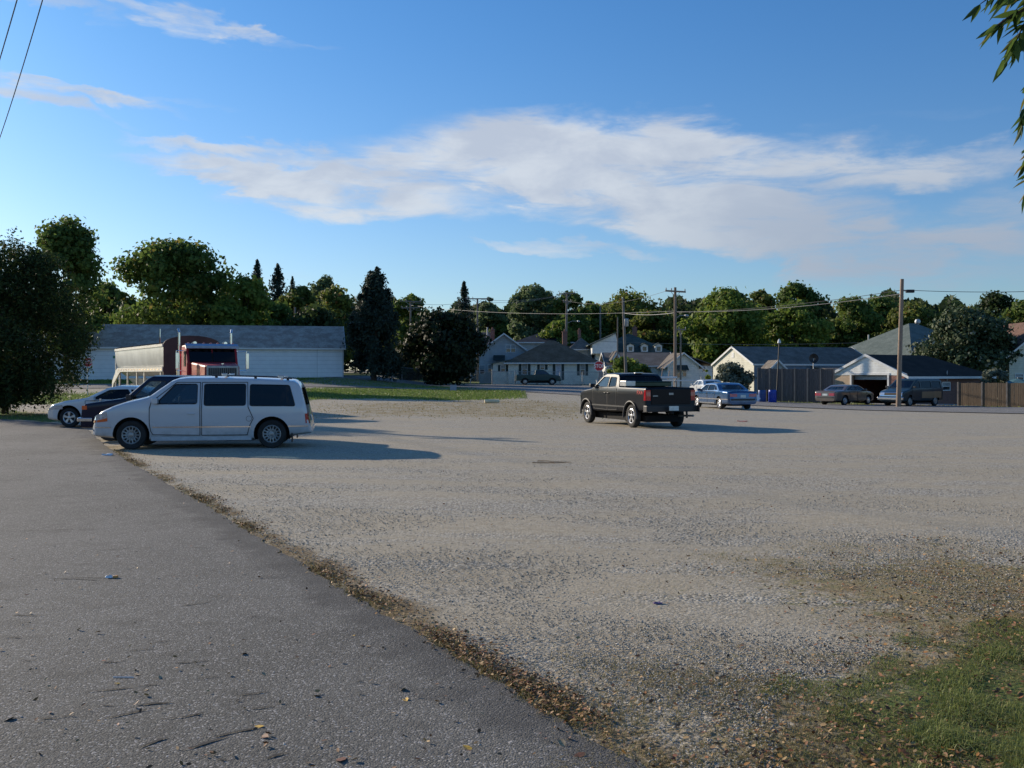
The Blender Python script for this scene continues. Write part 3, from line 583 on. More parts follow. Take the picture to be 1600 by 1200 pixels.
# ================================================================== VEHICLES
M['glass_mid'] = glassmat('medium_tinted_glass', (.20,.25,.28), .03, .9)
def interp(pl, x):
    if x <= pl[0][0]: return pl[0][1]
    for (a, b), (c, d) in zip(pl, pl[1:]):
        if x <= c: return b+(d-b)*(x-a)/(c-a) if c > a else d
    return pl[-1][1]
class Shape:
    def __init__(s, **k):
        s.belt = 1.0; s.tum = .2; s.crown = .03; s.r = .06; s.low = .06
        s.__dict__.update(k)
        if not hasattr(s, 'B'): s.B = [(0,.3),(s.L,.3)]
    def T(s, x): return interp(s.top, x)
    def Wd(s, x): return interp(s.plan, x)
    def w(s, x, z):
        W = s.Wd(x)
        if z < s.belt: return W*(1-s.low*((s.belt-z)/s.belt)**2)
        return W-s.tum*(z-s.belt)
    def sec(s, x, ins=0, zlo=None):
        T = s.T(x)-ins; B = interp(s.B, x) if zlo is None else zlo; T = max(T, B+.05)
        r = min(s.r, (T-B)*.3); wf = lambda z: max(s.w(x, z)-ins, .05)
        p = [(0,B),(wf(B)*.85,B),(wf(B)*.985,B+min(.04,(T-B)*.2))]
        z0 = B+min(.07,(T-B)*.3); z1 = T-r
        for i in range(8): z = z0+(z1-z0)*i/7; p.append((wf(z), z))
        c = wf(z1)-r
        for a in (30,60,90): p.append((c+r*math.cos(math.radians(a)), z1+r*math.sin(math.radians(a))))
        for f in (.75,.5,.25,0): p.append((c*f, T+s.crown*(1-f*f)))
        return p
    def shell(s, ins=0, zlo=None, x0=None, x1=None):
        x0 = 0 if x0 is None else x0; x1 = s.L if x1 is None else x1
        xs = sorted({round(x, 4) for x in [x0, x1]+[a for a, _ in s.top+s.plan+s.B if x0 < a < x1]+list(np.linspace(x0, x1, 44))})
        xs = [x for i, x in enumerate(xs) if i == 0 or x-xs[i-1] > .004]
        vs = []; fs = []; n = None
        for x in xs:
            h = s.sec(x, ins, zlo); full = h+[(-y, z) for y, z in h[-2:0:-1]]; n = len(full)
            vs += [(x-s.L/2, -y, z) for y, z in full]
        for i in range(len(xs)-1):
            for j in range(n): fs.append((i*n+j, i*n+(j+1) % n, (i+1)*n+(j+1) % n, (i+1)*n+j))
        fs += [tuple(range(n))[::-1], tuple(range((len(xs)-1)*n, len(xs)*n))]
        return MB().add(vs, fs)
    def invW(s, y, front):
        y = abs(y); pl = s.plan
        xs = np.linspace(s.L/2, s.L if front else 0, 160)
        last = xs[-1]
        for a in xs:
            if s.w(a, min(.7, s.belt)) < y: return a
        return last
    def invT(s, z, y, front):
        xs = np.linspace(s.L/2, s.L if front else 0, 500); prev = xs[0]
        for a in xs:
            wt = max(s.w(a, s.T(a))-s.r, .1); c = s.crown*max(0, 1-(y/wt)**2)
            if s.T(a)+c < z: return prev
            prev = a
        return prev
    def patch(s, poly, where, off, mats, name, parent, side=1, step=.12, **t):
        bm = bmesh.new(); bm.faces.new([bm.verts.new((a, b, 0)) for a, b in poly])
        lo = [min(p[i] for p in poly) for i in (0,1)]; hi = [max(p[i] for p in poly) for i in (0,1)]
        for ax in (0,1):
            for v in np.arange(lo[ax]+step, hi[ax], step):
                pc = [0,0,0]; pc[ax] = v; pn = [0,0,0]; pn[ax] = 1
                bmesh.ops.bisect_plane(bm, geom=bm.verts[:]+bm.edges[:]+bm.faces[:], plane_co=pc, plane_no=pn)
        for v in bm.verts:
            a, b = v.co.x, v.co.y
            if where == 'side': v.co = (a-s.L/2, side*(s.w(a, b)+off), b)
            else:
                fr = where == 'front'; x1 = s.invW(a, fr); x2 = s.invT(b, a, fr)
                x = min(x1, x2)+off if fr else max(x1, x2)-off
                v.co = (x-s.L/2, a, b)
        bmesh.ops.recalc_face_normals(bm, faces=bm.faces); bm.normal_update(); o_ = Vector((0, side, 0)) if where == 'side' else Vector((1 if where == 'front' else -1, 0, .01))
        if sum(f.normal.dot(o_)*f.calc_area() for f in bm.faces) < 0: bmesh.ops.reverse_faces(bm, faces=bm.faces[:])
        me = bpy.data.meshes.new(name); bm.to_mesh(me); bm.free()
        for p in me.polygons: p.use_smooth = True
        me.materials.append(mats); o = bpy.data.objects.new(name, me); COL.objects.link(o); o.parent = parent
        return tag(o, **t)
def boolean(me, cutters):
    o = bpy.data.objects.new('tmp', me); COL.objects.link(o); cs = []
    for c in cutters:
        co = bpy.data.objects.new('cut', c); COL.objects.link(co); cs.append(co)
        md = o.modifiers.new('b', 'BOOLEAN'); md.object = co; md.operation = 'DIFFERENCE'; md.solver = 'EXACT'; md.material_mode = 'TRANSFER'
    dg = bpy.context.evaluated_depsgraph_get(); r = bpy.data.meshes.new_from_object(o.evaluated_get(dg))
    for x in cs+[o]: bpy.data.objects.remove(x)
    return r
def expand(poly, d):
    c = (sum(p[0] for p in poly)/len(poly), sum(p[1] for p in poly)/len(poly))
    return [(a+math.copysign(d, a-c[0]), b+math.copysign(d, b-c[1])) for a, b in poly]
def roundpoly(poly, r=.05, n=3):
    out = []; k = len(poly)
    for i in range(k):
        p = Vector(poly[i]); a = Vector(poly[i-1])-p; b = Vector(poly[(i+1) % k])-p
        rr = min(r, a.length*.4, b.length*.4); A = p+a.normalized()*rr; Bq = p+b.normalized()*rr
        for j in range(n+1): t = j/n; q = A*(1-t)**2+p*2*t*(1-t)+Bq*t*t; out.append((q.x, q.y))
    return out
def wheel(parent, x, y, R, wd, style, rim):
    b = MB(); s = 1 if y > 0 else -1; h = wd/2; k = R
    b.lathe([(k*.62,-h*.85),(k*.72,-h),(k*.93,-h*.95),(k*.985,-h*.75),(k,-h*.4),(k,h*.4),(k*.985,h*.75),(k*.93,h*.95),(k*.72,h),(k*.62,h*.85),(k*.60,h*.6),(k*.60,-h*.6),(k*.62,-h*.85)], axis='y', n=30)
    t = b.build('wheel', M['tyre'], parent, smooth=40, loc=(x, y, R))
    b = MB(); f = s*h
    b.lathe([(k*.645,f*.86),(k*.60,f*.93),(k*.565,f*.85),(k*.54,f*.75)], axis='y', n=30); b.cur = 1; b.lathe([(k*.54,f*.75),(k*.53,f*.45),(k*.10,f*.40),(0,f*.40)], axis='y', n=30); b.cur = 0
    if style == 'spoke5':
        for i in range(5):
            a = i*2*math.pi/5+.3; d = Vector((math.cos(a),0,math.sin(a))); q = Vector((-math.sin(a),0,math.cos(a)))
            vs = []
            for rr, ww, yy in ((.06,.10,.80),(.30,.13,.84),(.57,.20,.86)):
                for sg in (-1,1): vs.append(d*rr*k+q*sg*ww*k*.5*2*.7+Vector((0,f*yy,0)))
            for rr, ww, yy in ((.06,.10,.45),(.30,.13,.5),(.57,.20,.6)):
                for sg in (-1,1): vs.append(d*rr*k+q*sg*ww*k*.7+Vector((0,f*yy,0)))
            b.add(vs, [(0,1,3,2),(2,3,5,4),(0,2,8,6),(2,4,10,8),(1,7,9,3),(3,9,11,5),(4,5,11,10)])
    elif style == 'lace':
        n = 14
        for i in range(n):
            for dlt in (-1,1):
                a = i*2*math.pi/n; c = a+dlt*2*math.pi/n*1.1
                b.cyl((.16*k*math.cos(a), f*.78, .16*k*math.sin(a)), (.57*k*math.cos(c), f*.86, .57*k*math.sin(c)), .012*k/.33, n=5)
        b.lathe([(k*.36,f*.88),(k*.34,f*.9),(k*.32,f*.85)], axis='y', n=24)
    elif style == 'cover':
        b.lathe([(k*.56,f*.8),(k*.5,f*.9),(k*.3,f*.84),(k*.16,f*.92),(0,f*.95)], axis='y', n=30)
        for i in range(16):
            a = i*math.pi/8; b.cyl((.33*k*math.cos(a), f*.88, .33*k*math.sin(a)), (.5*k*math.cos(a), f*.92, .5*k*math.sin(a)), .012, n=5)
    b.lathe([(k*.17,f*.4),(k*.16,f*.88),(k*.10,f*.95),(0,f*.96)], axis='y', n=16)
    b.build('rim', [rim, M['black_plastic']], t, smooth=35)
    return t
def make_car(name, label, cat, S, mat, loc, rz, pitch=0, windows=(), doors=(), shield=None, backlight=None, wheels=(), R=.31, track=.75, style='cover', rim=None,
             trim=(), seats=(), glass='glass', rear_glass=None, cavity=(None, None), archR=None, patches=(), seam=M['black_plastic'], handles=(), mirror=None, extra_cut=(), cavz=.78):
    root = empty(name, loc, rz, label, cat); root.rotation_euler = (0, pitch, rz)
    rim = rim or M['alloy_dull']; L2 = S.L/2; me = S.shell().mesh('b'); me.materials.append(mat)
    cuts = []
    dark = M['dark_void']
    def mk(b): m = b.mesh('c'); m.materials.append(dark); return m
    ar = archR or R*1.27
    for x in wheels:
        for sd in (-1,1):
            b = MB(); b.cyl((x-L2, sd*(track-.22), R), (x-L2, sd*1.6, R), ar, n=28); cuts.append(mk(b))
    if cavity[0] is not None:
        cuts.append(mk(S.shell(.055, cavz, cavity[0], cavity[1])))
        for i, (poly, gl) in enumerate(windows):
            b = MB(); b.prism([(a-L2, z) for a, z in roundpoly(poly)], 'y', -1.5, 1.5); cuts.append(mk(b))
        if shield:
            b = MB(); b.prism(shield, 'x', (cavity[0]+cavity[1])/2-L2, L2+.5); cuts.append(mk(b))
        if backlight:
            b = MB(); b.prism(backlight, 'x', -L2-.5, (cavity[0]+cavity[1])/2-L2); cuts.append(mk(b))
    cuts += [mk(c) for c in extra_cut]
    me = boolean(me, cuts)
    for p in me.polygons: p.use_smooth = True
    me.set_sharp_from_angle(angle=math.radians(32))
    body = bpy.data.objects.new('body', me); COL.objects.link(body); body.parent = root
    if cavity[0] is not None:
        for poly, gl in windows:
            for sd in (-1,1):
                S.patch(roundpoly(expand(poly, .004)), 'side', -.014, M[gl], 'window', root, sd)
                # rubber surround, proud of the body
                b = MB(); pp = [Vector((a-L2, sd*(S.w(a, z)+.001), z)) for a, z in roundpoly(poly)]; b.tube(pp+[pp[0]], .011, 5); b.build('window_seal', M['black_plastic'], root)
        if shield:
            ws = S.patch(expand(shield, .006), 'front', -.012, M[glass], 'windshield', root)
            for sg in (-1,1):
                b = MB(); y0, z0 = shield[0]; zz = z0+.03
                pts = [(sg*(.05+.0*i)+(-.55+.09*i), z0+.015+.012*i) for i in range(2)]
                pw = [(yv, zv) for yv, zv in ((-.12+sg*.28, z0+.02), (-.45+sg*.28, z0+.07))]
                v3 = [Vector((min(S.invW(a, True), S.invT(c, a, True))-L2+.015, a, c)) for a, c in pw]; b.cyl(v3[0], v3[1], .008, n=5); b.build('wiper', M['black_plastic'], ws)
        if backlight: S.patch(expand(backlight, .006), 'rear', -.012, M[rear_glass or glass], 'rear_window', root)
    else:
        for poly, gl in windows:
            for sd in (-1,1): S.patch(roundpoly(poly), 'side', .004, M['win_glass'], 'window', root, sd)
        if shield: S.patch(shield, 'front', .004, M['win_glass'], 'windshield', root)
        if backlight: S.patch(backlight, 'rear', .004, M['win_glass'], 'rear_window', root)
    wz = min([p[1] for q in windows for p in q[0]]+[9])-.035
    for poly in doors:
        lowp = [(a, min(c, wz)) for a, c in poly]; lowp = [p for i, p in enumerate(lowp) if math.dist(p, lowp[i-1]) > .01]
        for sd in (-1,1):
            d = S.patch(lowp, 'side', .005, mat, 'door', root, sd)
            b = MB(); n = len(poly); pp = []
            for i in range(n):
                a, c = poly[i], poly[(i+1) % n]
                for j in range(6): t = j/6; x, z = a[0]+(c[0]-a[0])*t, a[1]+(c[1]-a[1])*t; pp.append(Vector((x-L2, sd*(S.w(x, z)+.001), z)))
            b.tube(pp+[pp[0]], .011, 4); b.build('door_seam', seam, d)
            for hx, hz in handles:
                xs_ = [p[0] for p in poly]
                if min(xs_) < hx < max(xs_):
                    b = MB(); y = sd*(S.w(hx, hz)+.005); b.box((hx-L2-.075, min(y, y+sd*.03), hz-.018), (hx-L2+.075, max(y, y+sd*.03), hz+.018)); b.build('handle', mat, d, bevel=.008)
    for x in wheels:
        for sd in (-1,1): wheel(root, x-L2, sd*track, R, .2, style, rim)
    for nm, where, poly, m, off in patches:
        if where == 'sides':
            for sd in (-1,1): S.patch(poly, 'side', off, M[m] if isinstance(m, str) else m, nm, root, sd)
        elif where in ('fronts', 'rears'):
            for sg in (-1,1): S.patch([(sg*a, b_) for a, b_ in poly], where[:-1], off, M[m] if isinstance(m, str) else m, nm, root, step=.06)
        else: S.patch(poly, where, off, M[m] if isinstance(m, str) else m, nm, root)
    for x, z, hgt in seats:
        for sd in (-1,1):
            b = MB(); b.box((x-L2-.10, sd*.38-.24, z), (x-L2+.06, sd*.38+.24, z+hgt)); b.box((x-L2-.1, sd*.38-.12, z+hgt), (x-L2, sd*.38+.12, z+hgt+.17)); b.build('seat', M['seat_light'] if S.__dict__.get('lightseat') else M['seat'], root, bevel=.03)
    if mirror:
        mx, mz, mm = mirror
        for sd in (-1,1):
            y = sd*S.w(mx, mz); b = MB(); b.box((mx-L2-.05, min(y+sd*.04, y+sd*.22), mz-.06), (mx-L2+.08, max(y+sd*.04, y+sd*.22), mz+.07)); b.box((mx-L2-.02, min(y-sd*.02, y+sd*.06), mz-.05), (mx-L2+.04, max(y-sd*.02, y+sd*.06), mz-.02)); b.build('mirror', mm, root, bevel=.025)
    # underbody so that no light shows through
    b = MB(); b.box((-L2+.5, -track+.2, .2), (L2-.5, track-.2, .42)); b.build('underbody', M['dark_void'], root)
    return root
def heading(a, b): return math.atan2(b[1]-a[1], b[0]-a[0])

# ---- white minivan
PW = paint('pearl_white_paint', (.57,.58,.60), 0, .25, (.22,.20,.17))
Sv = Shape(L=5.0, belt=.95, tum=.20, crown=.05, r=.085, low=.05,
    top=[(0,.48),(.03,.60),(.06,.72),(.11,.95),(.23,1.41),(.29,1.51),(.40,1.575),(.8,1.61),(1.22,1.63),(2.21,1.655),(2.85,1.655),(3.05,1.63),(3.2,1.575),(3.45,1.395),(3.69,1.215),(3.86,1.165),(4.2,1.085),(4.51,.985),(4.75,.88),(4.88,.78),(4.95,.66),(5.0,.55)],
    plan=[(0,.74),(.05,.82),(.2,.89),(.6,.915),(4.1,.915),(4.5,.88),(4.75,.80),(4.9,.70),(5.0,.55)], B=[(0,.34),(.5,.28),(1.4,.20),(3.7,.20),(4.5,.26),(5,.30)])
Sv.lightseat = True
def solve_place(S, rz, xf, xr, ytrack, side, pxf, pxr):
    """place a car of heading rz so that its two wheel contacts on one side project to the pixel columns"""
    d = Vector((math.cos(rz), math.sin(rz))); n = Vector((-d.y, d.x))*side*ytrack; F_ = d*(xf-S.L/2)+n; R_ = d*(xr-S.L/2)+n; kf, kr = (pxf-CX)/F, (pxr-CX)/F
    # cx+F.x = kf (cy+F.y); cx+R.x = kr (cy+R.y)
    cy = (F_.x-R_.x-kf*F_.y+kr*R_.y)/(kf-kr); return Vector((kf*(cy+F_.y)-F_.x, cy, 0))
vz = math.radians(180+8); ctr = solve_place(Sv, vz, 4.07, .90, .9, 1, 204.5, 424.5); print('van', ctr)
van = make_car('minivan', 'white minivan with dark tinted rear windows and roof rack, nearest vehicle in the lot', 'minivan', Sv, PW, (ctr.x, ctr.y, .0), vz,
    windows=[([(3.53,1.05),(2.60,1.05),(2.60,1.51),(3.09,1.51)],'glass'), ([(2.44,1.01),(1.50,1.01),(1.50,1.51),(2.44,1.51)],'glass_dark'), ([(1.40,1.00),(.36,.99),(.50,1.48),(1.40,1.50)],'glass_dark')],
    doors=[[(3.66,.60),(3.63,.42),(3.58,.34),(2.53,.32),(2.53,1.55),(3.06,1.55),(3.62,1.10),(3.66,.95)], [(2.49,.32),(1.46,.32),(1.40,.55),(1.32,.70),(1.44,.97),(1.46,1.55),(2.49,1.55)]],
    shield=[(-.68,1.23),(.68,1.23),(.60,1.57),(-.60,1.57)], backlight=[(-.66,1.0),(.66,1.0),(.58,1.42),(-.58,1.42)], rear_glass='glass_dark', cavity=(.35,3.62),
    wheels=(4.07,.90), R=.335, archR=.415, track=.80, style='lace', rim=M['alloy_dull'], seats=[(2.55,.78,.35),(1.6,.78,.3),(.8,.78,.28)], handles=[(2.72,.82)], mirror=(3.50,1.12,PW),
    patches=[('rub_strip','sides',[(.06,.500),(.52,.500),(.52,.530),(.06,.530)],'chrome',.012), ('rub_strip','sides',[(1.38,.500),(3.60,.500),(3.60,.526),(1.38,.526)],'chrome',.014),
        ('rub_strip','sides',[(4.52,.500),(4.92,.500),(4.92,.526),(4.52,.526)],'chrome',.012), ('side_skirt','sides',[(1.36,.20),(3.62,.20),(3.62,.29),(1.36,.29)],plain('van_lower_cladding',(.5,.52,.55),.4),.022),
        ('headlight','sides',[(4.60,.74),(4.93,.66),(4.93,.76),(4.86,.80),(4.62,.875)],'clear_lens',.006), ('side_marker','sides',[(4.60,.655),(4.95,.61),(4.95,.655),(4.60,.73)],'orange_lens',.008),
        ('headlight','fronts',[(.38,.68),(.72,.68),(.72,.80),(.38,.80)],'clear_lens',.012), ('grille','front',[(-.34,.68),(.34,.68),(.34,.79),(-.34,.79)],'black_plastic',.012), ('side_marker','fronts',[(.38,.62),(.72,.62),(.72,.675),(.38,.675)],'orange_lens',.012),
        ('taillight','sides',[(.03,.58),(.12,.58),(.14,.81),(.08,.81)],'red_lens',.007), ('taillight','rears',[(.60,.58),(.80,.58),(.80,.84),(.60,.84)],'red_lens',.008), ('license_plate','rear',[(-.16,.62),(.16,.62),(.16,.76),(-.16,.76)],'plate',.012),
        ('bumper_strip','front',[(-.6,.42),(.6,.42),(.6,.46),(-.6,.46)],'black_plastic',.01)])
b = MB()
for i in range(22): t = 2*math.pi*i/22; b.cyl((1.42-2.5+.062*math.cos(t), .918, .70+.062*math.sin(t)), (1.42-2.5+.062*math.cos(t+.3), .918, .70+.062*math.sin(t+.3)), .005, n=4)
b.build('fuel_door', M['black_plastic'], van)
for sd in (-1,1):
    b = MB(); b.tube([(x-2.5, sd*.63, Sv.T(x)+.055) for x in (.45,.8,1.3,1.9,2.3)], .016, 6)
    for x in (.55,1.3,2.2): b.box((x-2.53, sd*.63-.02, Sv.T(x)-.02), (x-2.47, sd*.63+.02, Sv.T(x)+.05))
    rk = b.build('roof_rail', M['black_plastic'], van)
for x in (.72, 2.02):
    b = MB(); b.box((x-2.55, -.62, Sv.T(x)+.058), (x-2.48, .62, Sv.T(x)+.082)); b.box((x-2.57,-.68,Sv.T(x)+.04),(x-2.45,-.58,Sv.T(x)+.11)); b.box((x-2.57,.58,Sv.T(x)+.04),(x-2.45,.68,Sv.T(x)+.11)); b.build('crossbar', M['alloy'], rk, bevel=.01)
for sd in (-1,1):
    b = MB(); b.box((.42-2.5, sd*.80-.11, .14), (.445-2.5, sd*.80+.11, .36)); b.build('mud_flap', M['black_plastic'], van)
b = MB(); b.cyl((3.02-2.5+.0,.34,1.03),(3.10-2.5,.34,1.10),.19,n=20,cap=False); 
b = MB(); pts=[Vector((3.05-2.5+.03*math.sin(t), .36+.18*math.cos(t), 1.03+.18*math.sin(t))) for t in np.linspace(0,2*math.pi,21)]; b.tube(pts,.014,6); b.build('steering_wheel', M['black_plastic'], van)

# ---- dark navy older minivan behind it
PN = paint('navy_paint', (.005,.008,.030), 0, .2, (.008,.010,.025), .3, .3)
So_ = Shape(L=4.7, belt=1.02, tum=.18, crown=.03, r=.06, top=[(0,.45),(.02,.95),(.10,1.35),(.20,1.60),(.35,1.67),(2.85,1.69),(2.98,1.63),(3.52,1.15),(3.66,1.10),(4.4,1.00),(4.58,.97),(4.66,.86),(4.7,.55)],
    plan=[(0,.84),(.2,.88),(4.3,.88),(4.6,.86),(4.7,.84)], B=[(0,.32),(4.7,.32)])
n_ = Vector(((146-CX)/F*26.6, 26.6, 0)); nz = math.radians(181); c_ = n_-Vector((math.cos(nz), math.sin(nz), 0))*2.35
nv = make_car('minivan', 'dark navy boxy minivan with hood ornament and chrome bumper, parked behind the white minivan', 'minivan', So_, PN, (c_.x, c_.y, 0), nz,
    windows=[([(3.38,1.09),(2.50,1.09),(2.50,1.56),(2.92,1.56)],'glass'), ([(2.42,1.09),(1.45,1.09),(1.45,1.56),(2.42,1.56)],'glass_dark'), ([(1.36,1.09),(.32,1.09),(.40,1.56),(1.36,1.56)],'glass_dark')],
    doors=[[(3.5,.42),(2.46,.40),(2.46,1.04),(3.5,1.04)]], shield=[(-.70,1.17),(.70,1.17),(.64,1.58),(-.64,1.58)], cavity=(.3,3.45), wheels=(3.95,.85), R=.32, track=.77, style='cover', rim=M['alloy'], seats=[(2.5,.8,.32)],
    handles=[(2.6,.92)], mirror=(3.36,1.14,M['black_plastic']),
    patches=[('side_marker','sides',[(4.52,.82),(4.66,.82),(4.66,.92),(4.52,.92)],'orange_lens',.008),('headlight','fronts',[(.48,.78),(.80,.78),(.80,.93),(.48,.93)],'clear_lens',.014),('grille','front',[(-.42,.74),(.42,.74),(.42,.95),(-.42,.95)],'chrome',.014),
             ('rub_strip','sides',[(.1,.58),(4.3,.58),(4.3,.63),(.1,.63)],'chrome',.01)])
b = MB(); b.prism([(-.90,-.35),(-.90,.02),(-.75,.10),(.75,.10),(.90,.02),(.90,-.35),(.86,-.35),(.86,-.01),(.73,.05),(-.73,.05),(-.86,-.01),(-.86,-.35)], 'z', .51, .61, Matrix.Translation((2.38,0,0)) @ Matrix.Rotation(-math.pi/2, 4, 'Z')); b.build('bumper', M['chrome'], nv, bevel=.02)
b = MB(); b.cyl((4.52-2.35,0,.97),(4.52-2.35,0,1.03),.015,n=8); b.box((4.50-2.35,-.03,1.03),(4.53-2.35,.03,1.085)); b.build('hood_ornament', M['chrome'], nv, bevel=.004)

# ---- white coupe at the far left
PC = paint('white_coupe_paint', (.66,.67,.68), 0, .22)
Sc = Shape(L=4.75, belt=.88, tum=.42, crown=.03, r=.07, low=.08, top=[(0,.5),(.03,.85),(.10,.95),(.9,1.0),(1.45,1.26),(1.8,1.34),(2.3,1.35),(2.65,1.28),(3.25,.98),(3.4,.94),(4.0,.86),(4.45,.74),(4.65,.62),(4.72,.5),(4.75,.42)],
    plan=[(0,.70),(.15,.84),(.5,.90),(4.0,.90),(4.4,.82),(4.65,.64),(4.75,.45)], B=[(0,.25),(4.1,.2),(4.75,.26)])
n_ = Vector(((85-CX)/F*33.2, 33.2, 0)); cz = math.radians(179); c_ = n_-Vector((math.cos(cz), math.sin(cz), 0))*2.37
cp = make_car('coupe', 'white low coupe with alloy wheels, leftmost of the three vehicles parked side by side', 'car', Sc, PC, (c_.x, c_.y, 0), cz,
    windows=[([(3.12,.92),(1.75,.93),(1.95,1.24),(2.55,1.22)],'glass_dark'), ([(1.68,.93),(1.05,.98),(1.5,1.18),(1.86,1.24)],'glass_dark')], doors=[[(3.3,.32),(1.8,.32),(1.72,.88),(3.3,.87)]],
    shield=[(-.62,.99),(.62,.99),(.50,1.26),(-.50,1.26)], cavity=(.95,3.2), wheels=(3.85,1.0), R=.32, track=.77, style='spoke5', rim=M['alloy'], seats=[(1.9,.78,.22)], handles=[(1.98,.76)], mirror=(3.0,.95,PC),
    patches=[('headlight','sides',[(4.05,.60),(4.62,.56),(4.62,.62),(4.30,.715),(4.05,.735)],'clear_lens',.006),('headlight','fronts',[(.38,.54),(.68,.54),(.68,.62),(.38,.63)],'clear_lens',.01),('grille','front',[(-.3,.36),(.3,.36),(.3,.44),(-.3,.44)],'black_plastic',.008)], cavz=.74)

# ---- black pickup
PB = paint('black_paint', (.004,.006,.011), 0, .3, (.009,.010,.013), .12, .15)
Sp = Shape(L=5.55, belt=1.24, tum=.30, crown=.025, r=.05, low=.05, top=[(0,.62),(.015,1.27),(.05,1.33),(1.98,1.35),(2.0,1.36),(2.04,1.48),(2.16,1.69),(2.28,1.77),(2.6,1.80),(3.2,1.80),(3.42,1.74),(4.08,1.31),(4.2,1.27),(4.9,1.20),(5.28,1.12),(5.42,1.02),(5.5,.8),(5.55,.6)],
    plan=[(0,.89),(.05,.91),(4.9,.92),(5.25,.88),(5.45,.79),(5.55,.72)], B=[(0,.58),(.9,.52),(5.0,.42),(5.55,.45)])
fw, rw = G(920, 36.2), G(991, 32.9); pz = heading(rw, fw)-math.radians(1.0); dv = Vector((math.cos(pz), math.sin(pz), 0)); nvv = Vector((-dv.y, dv.x, 0))
WBp = 3.55; rx = 1.08; c_ = Vector(((fw.x+rw.x)/2, (fw.y+rw.y)/2, 0))-nvv*.80-dv*((rx+rx+WBp)/2-Sp.L/2)
cutb = MB().box((.07-Sp.L/2,-.80,.85), (1.93-Sp.L/2,.80,1.6))
ft = MB().box((.07-Sp.L/2,-.80,.85), (.12-Sp.L/2,.80,1.6))
pk = make_car('pickup_truck', 'black extended cab pickup truck with silver spoke wheels, parked alone on the gravel', 'pickup truck', Sp, PB, (c_.x, c_.y, H(c_.x, c_.y)), pz,
    windows=[([(3.93,1.33),(2.92,1.33),(2.92,1.68),(3.38,1.68)],'glass_mid'), ([(2.84,1.33),(2.26,1.36),(2.34,1.67),(2.84,1.68)],'glass_dark')],
    doors=[[(4.05,.56),(2.90,.54),(2.90,1.27),(4.05,1.27)], [(2.86,.54),(2.16,.56),(2.16,1.27),(2.86,1.27)]], shield=[(-.72,1.35),(.72,1.35),(.62,1.71),(-.62,1.71)], backlight=[(-.66,1.41),(.66,1.41),(.60,1.70),(-.60,1.70)], rear_glass='glass_dark', cavity=(2.06,4.0),
    wheels=(rx+WBp, rx), R=.385, archR=.47, track=.80, style='spoke5', rim=M['alloy'], seats=[(3.1,.8,.72),(2.4,.8,.62)], handles=[(3.02,1.12),(2.78,1.12)], mirror=(3.92,1.36,M['black_plastic']), extra_cut=[cutb],
    patches=[('taillight','rears',[(.735,.92),(.895,.92),(.895,1.26),(.735,1.26)],'red_lens',.014), ('taillight','sides',[(.02,.92),(.14,.92),(.10,1.26),(.02,1.26)],'red_lens',.008), ('headlight','fronts',[(.52,.84),(.80,.84),(.80,1.0),(.52,1.0)],'clear_lens',.02),
        ('headlight','sides',[(5.2,.84),(5.46,.84),(5.46,1.0),(5.2,1.0)],'clear_lens',.008), ('grille','front',[(-.46,.78),(.46,.78),(.46,1.02),(-.46,1.02)],'chrome',.02), ('side_molding','sides',[(1.55,.66),(4.15,.66),(4.15,.71),(1.55,.71)],'black_plastic',.012)], cavz=.95)
Lp = Sp.L/2
b = MB(); b.box((-Lp-.014,-.72,.80),(-Lp+.02,.72,1.30)); tg = b.build('tailgate', PB, pk, bevel=.012)
b = MB(); b.box((-Lp-.030,-.08,1.10),(-Lp-.012,.08,1.17)); b.build('handle', M['alloy_dull'], tg, bevel=.005)
b = MB(); b.box((-Lp-.022,-.72,1.115),(-Lp-.0145,-.72+.0001+.0,1.115)) if False else None
b = MB(); b.box((-Lp-.018,.48,1.055),(-Lp-.012,.66,1.085)); b.build('badge', M['alloy_dull'], tg)
b = MB(); b.prism([(-.97,.0),(-.93,-.14),(-.6,-.19),(.6,-.19),(.93,-.14),(.97,0),(.97,.18),(.93,.18),(.93,.02),(-.93,.02),(-.93,.18),(-.97,.18)], 'z', .55, .76, Matrix.Translation((-Lp,0,0)) @ Matrix.Rotation(math.pi/2, 4, 'Z') @ Matrix.Scale(-1, 4, (0,1,0)) @ Matrix.Scale(-1,4,(0,1,0)))
bp = b.build('bumper', M['black_plastic'], pk, bevel=.02)
b = MB(); b.box((-Lp-.215,-.17,.60),(-Lp-.192,.17,.745)); b.build('license_plate', M['plate'], pk)
b = MB(); b.cyl((-Lp+.6,-.55,.40),(-Lp-.10,-.78,.42),.035,n=10); b.cyl((-Lp+2.2,-.3,.42),(-Lp+.6,-.55,.40),.035,n=10); b.build('exhaust_pipe', M['alloy_dull'], pk)
b = MB(); b.cyl((rx-Lp,-.8,.385),(rx-Lp,.8,.385),.05,n=10); b.lathe([(0,-.16),(.1,-.13),(.16,0),(.1,.13),(0,.16)], (rx-Lp,0,.385), 'x', 14); b.cyl((rx+WBp-Lp,-.8,.385),(rx+WBp-Lp,.8,.385),.05,n=10)
b.cyl((-Lp-.15,0,.52),(-Lp+.3,0,.52),.04,n=8); b.build('axle', M['dark_void'], pk)
M['tool_green_reflection'] = plain('toolbox_green_reflection', (.02,.05,.035), .25, .3)  # green reflected on the lid, put into the toolbox base colour
b = MB(); b.box((1.52-Lp,-.86,1.36),(1.92-Lp,.86,1.50)); b.box((1.50-Lp,-.87,1.502),(1.94-Lp,.87,1.535)); tb = b.build('toolbox', M['tool_green_reflection'], pk, bevel=.015)
b = MB(); b.box((1.49-Lp,.52,1.37),(1.95-Lp,.875,1.545)); b.build('toolbox_end', M['alloy'], tb, bevel=.01)
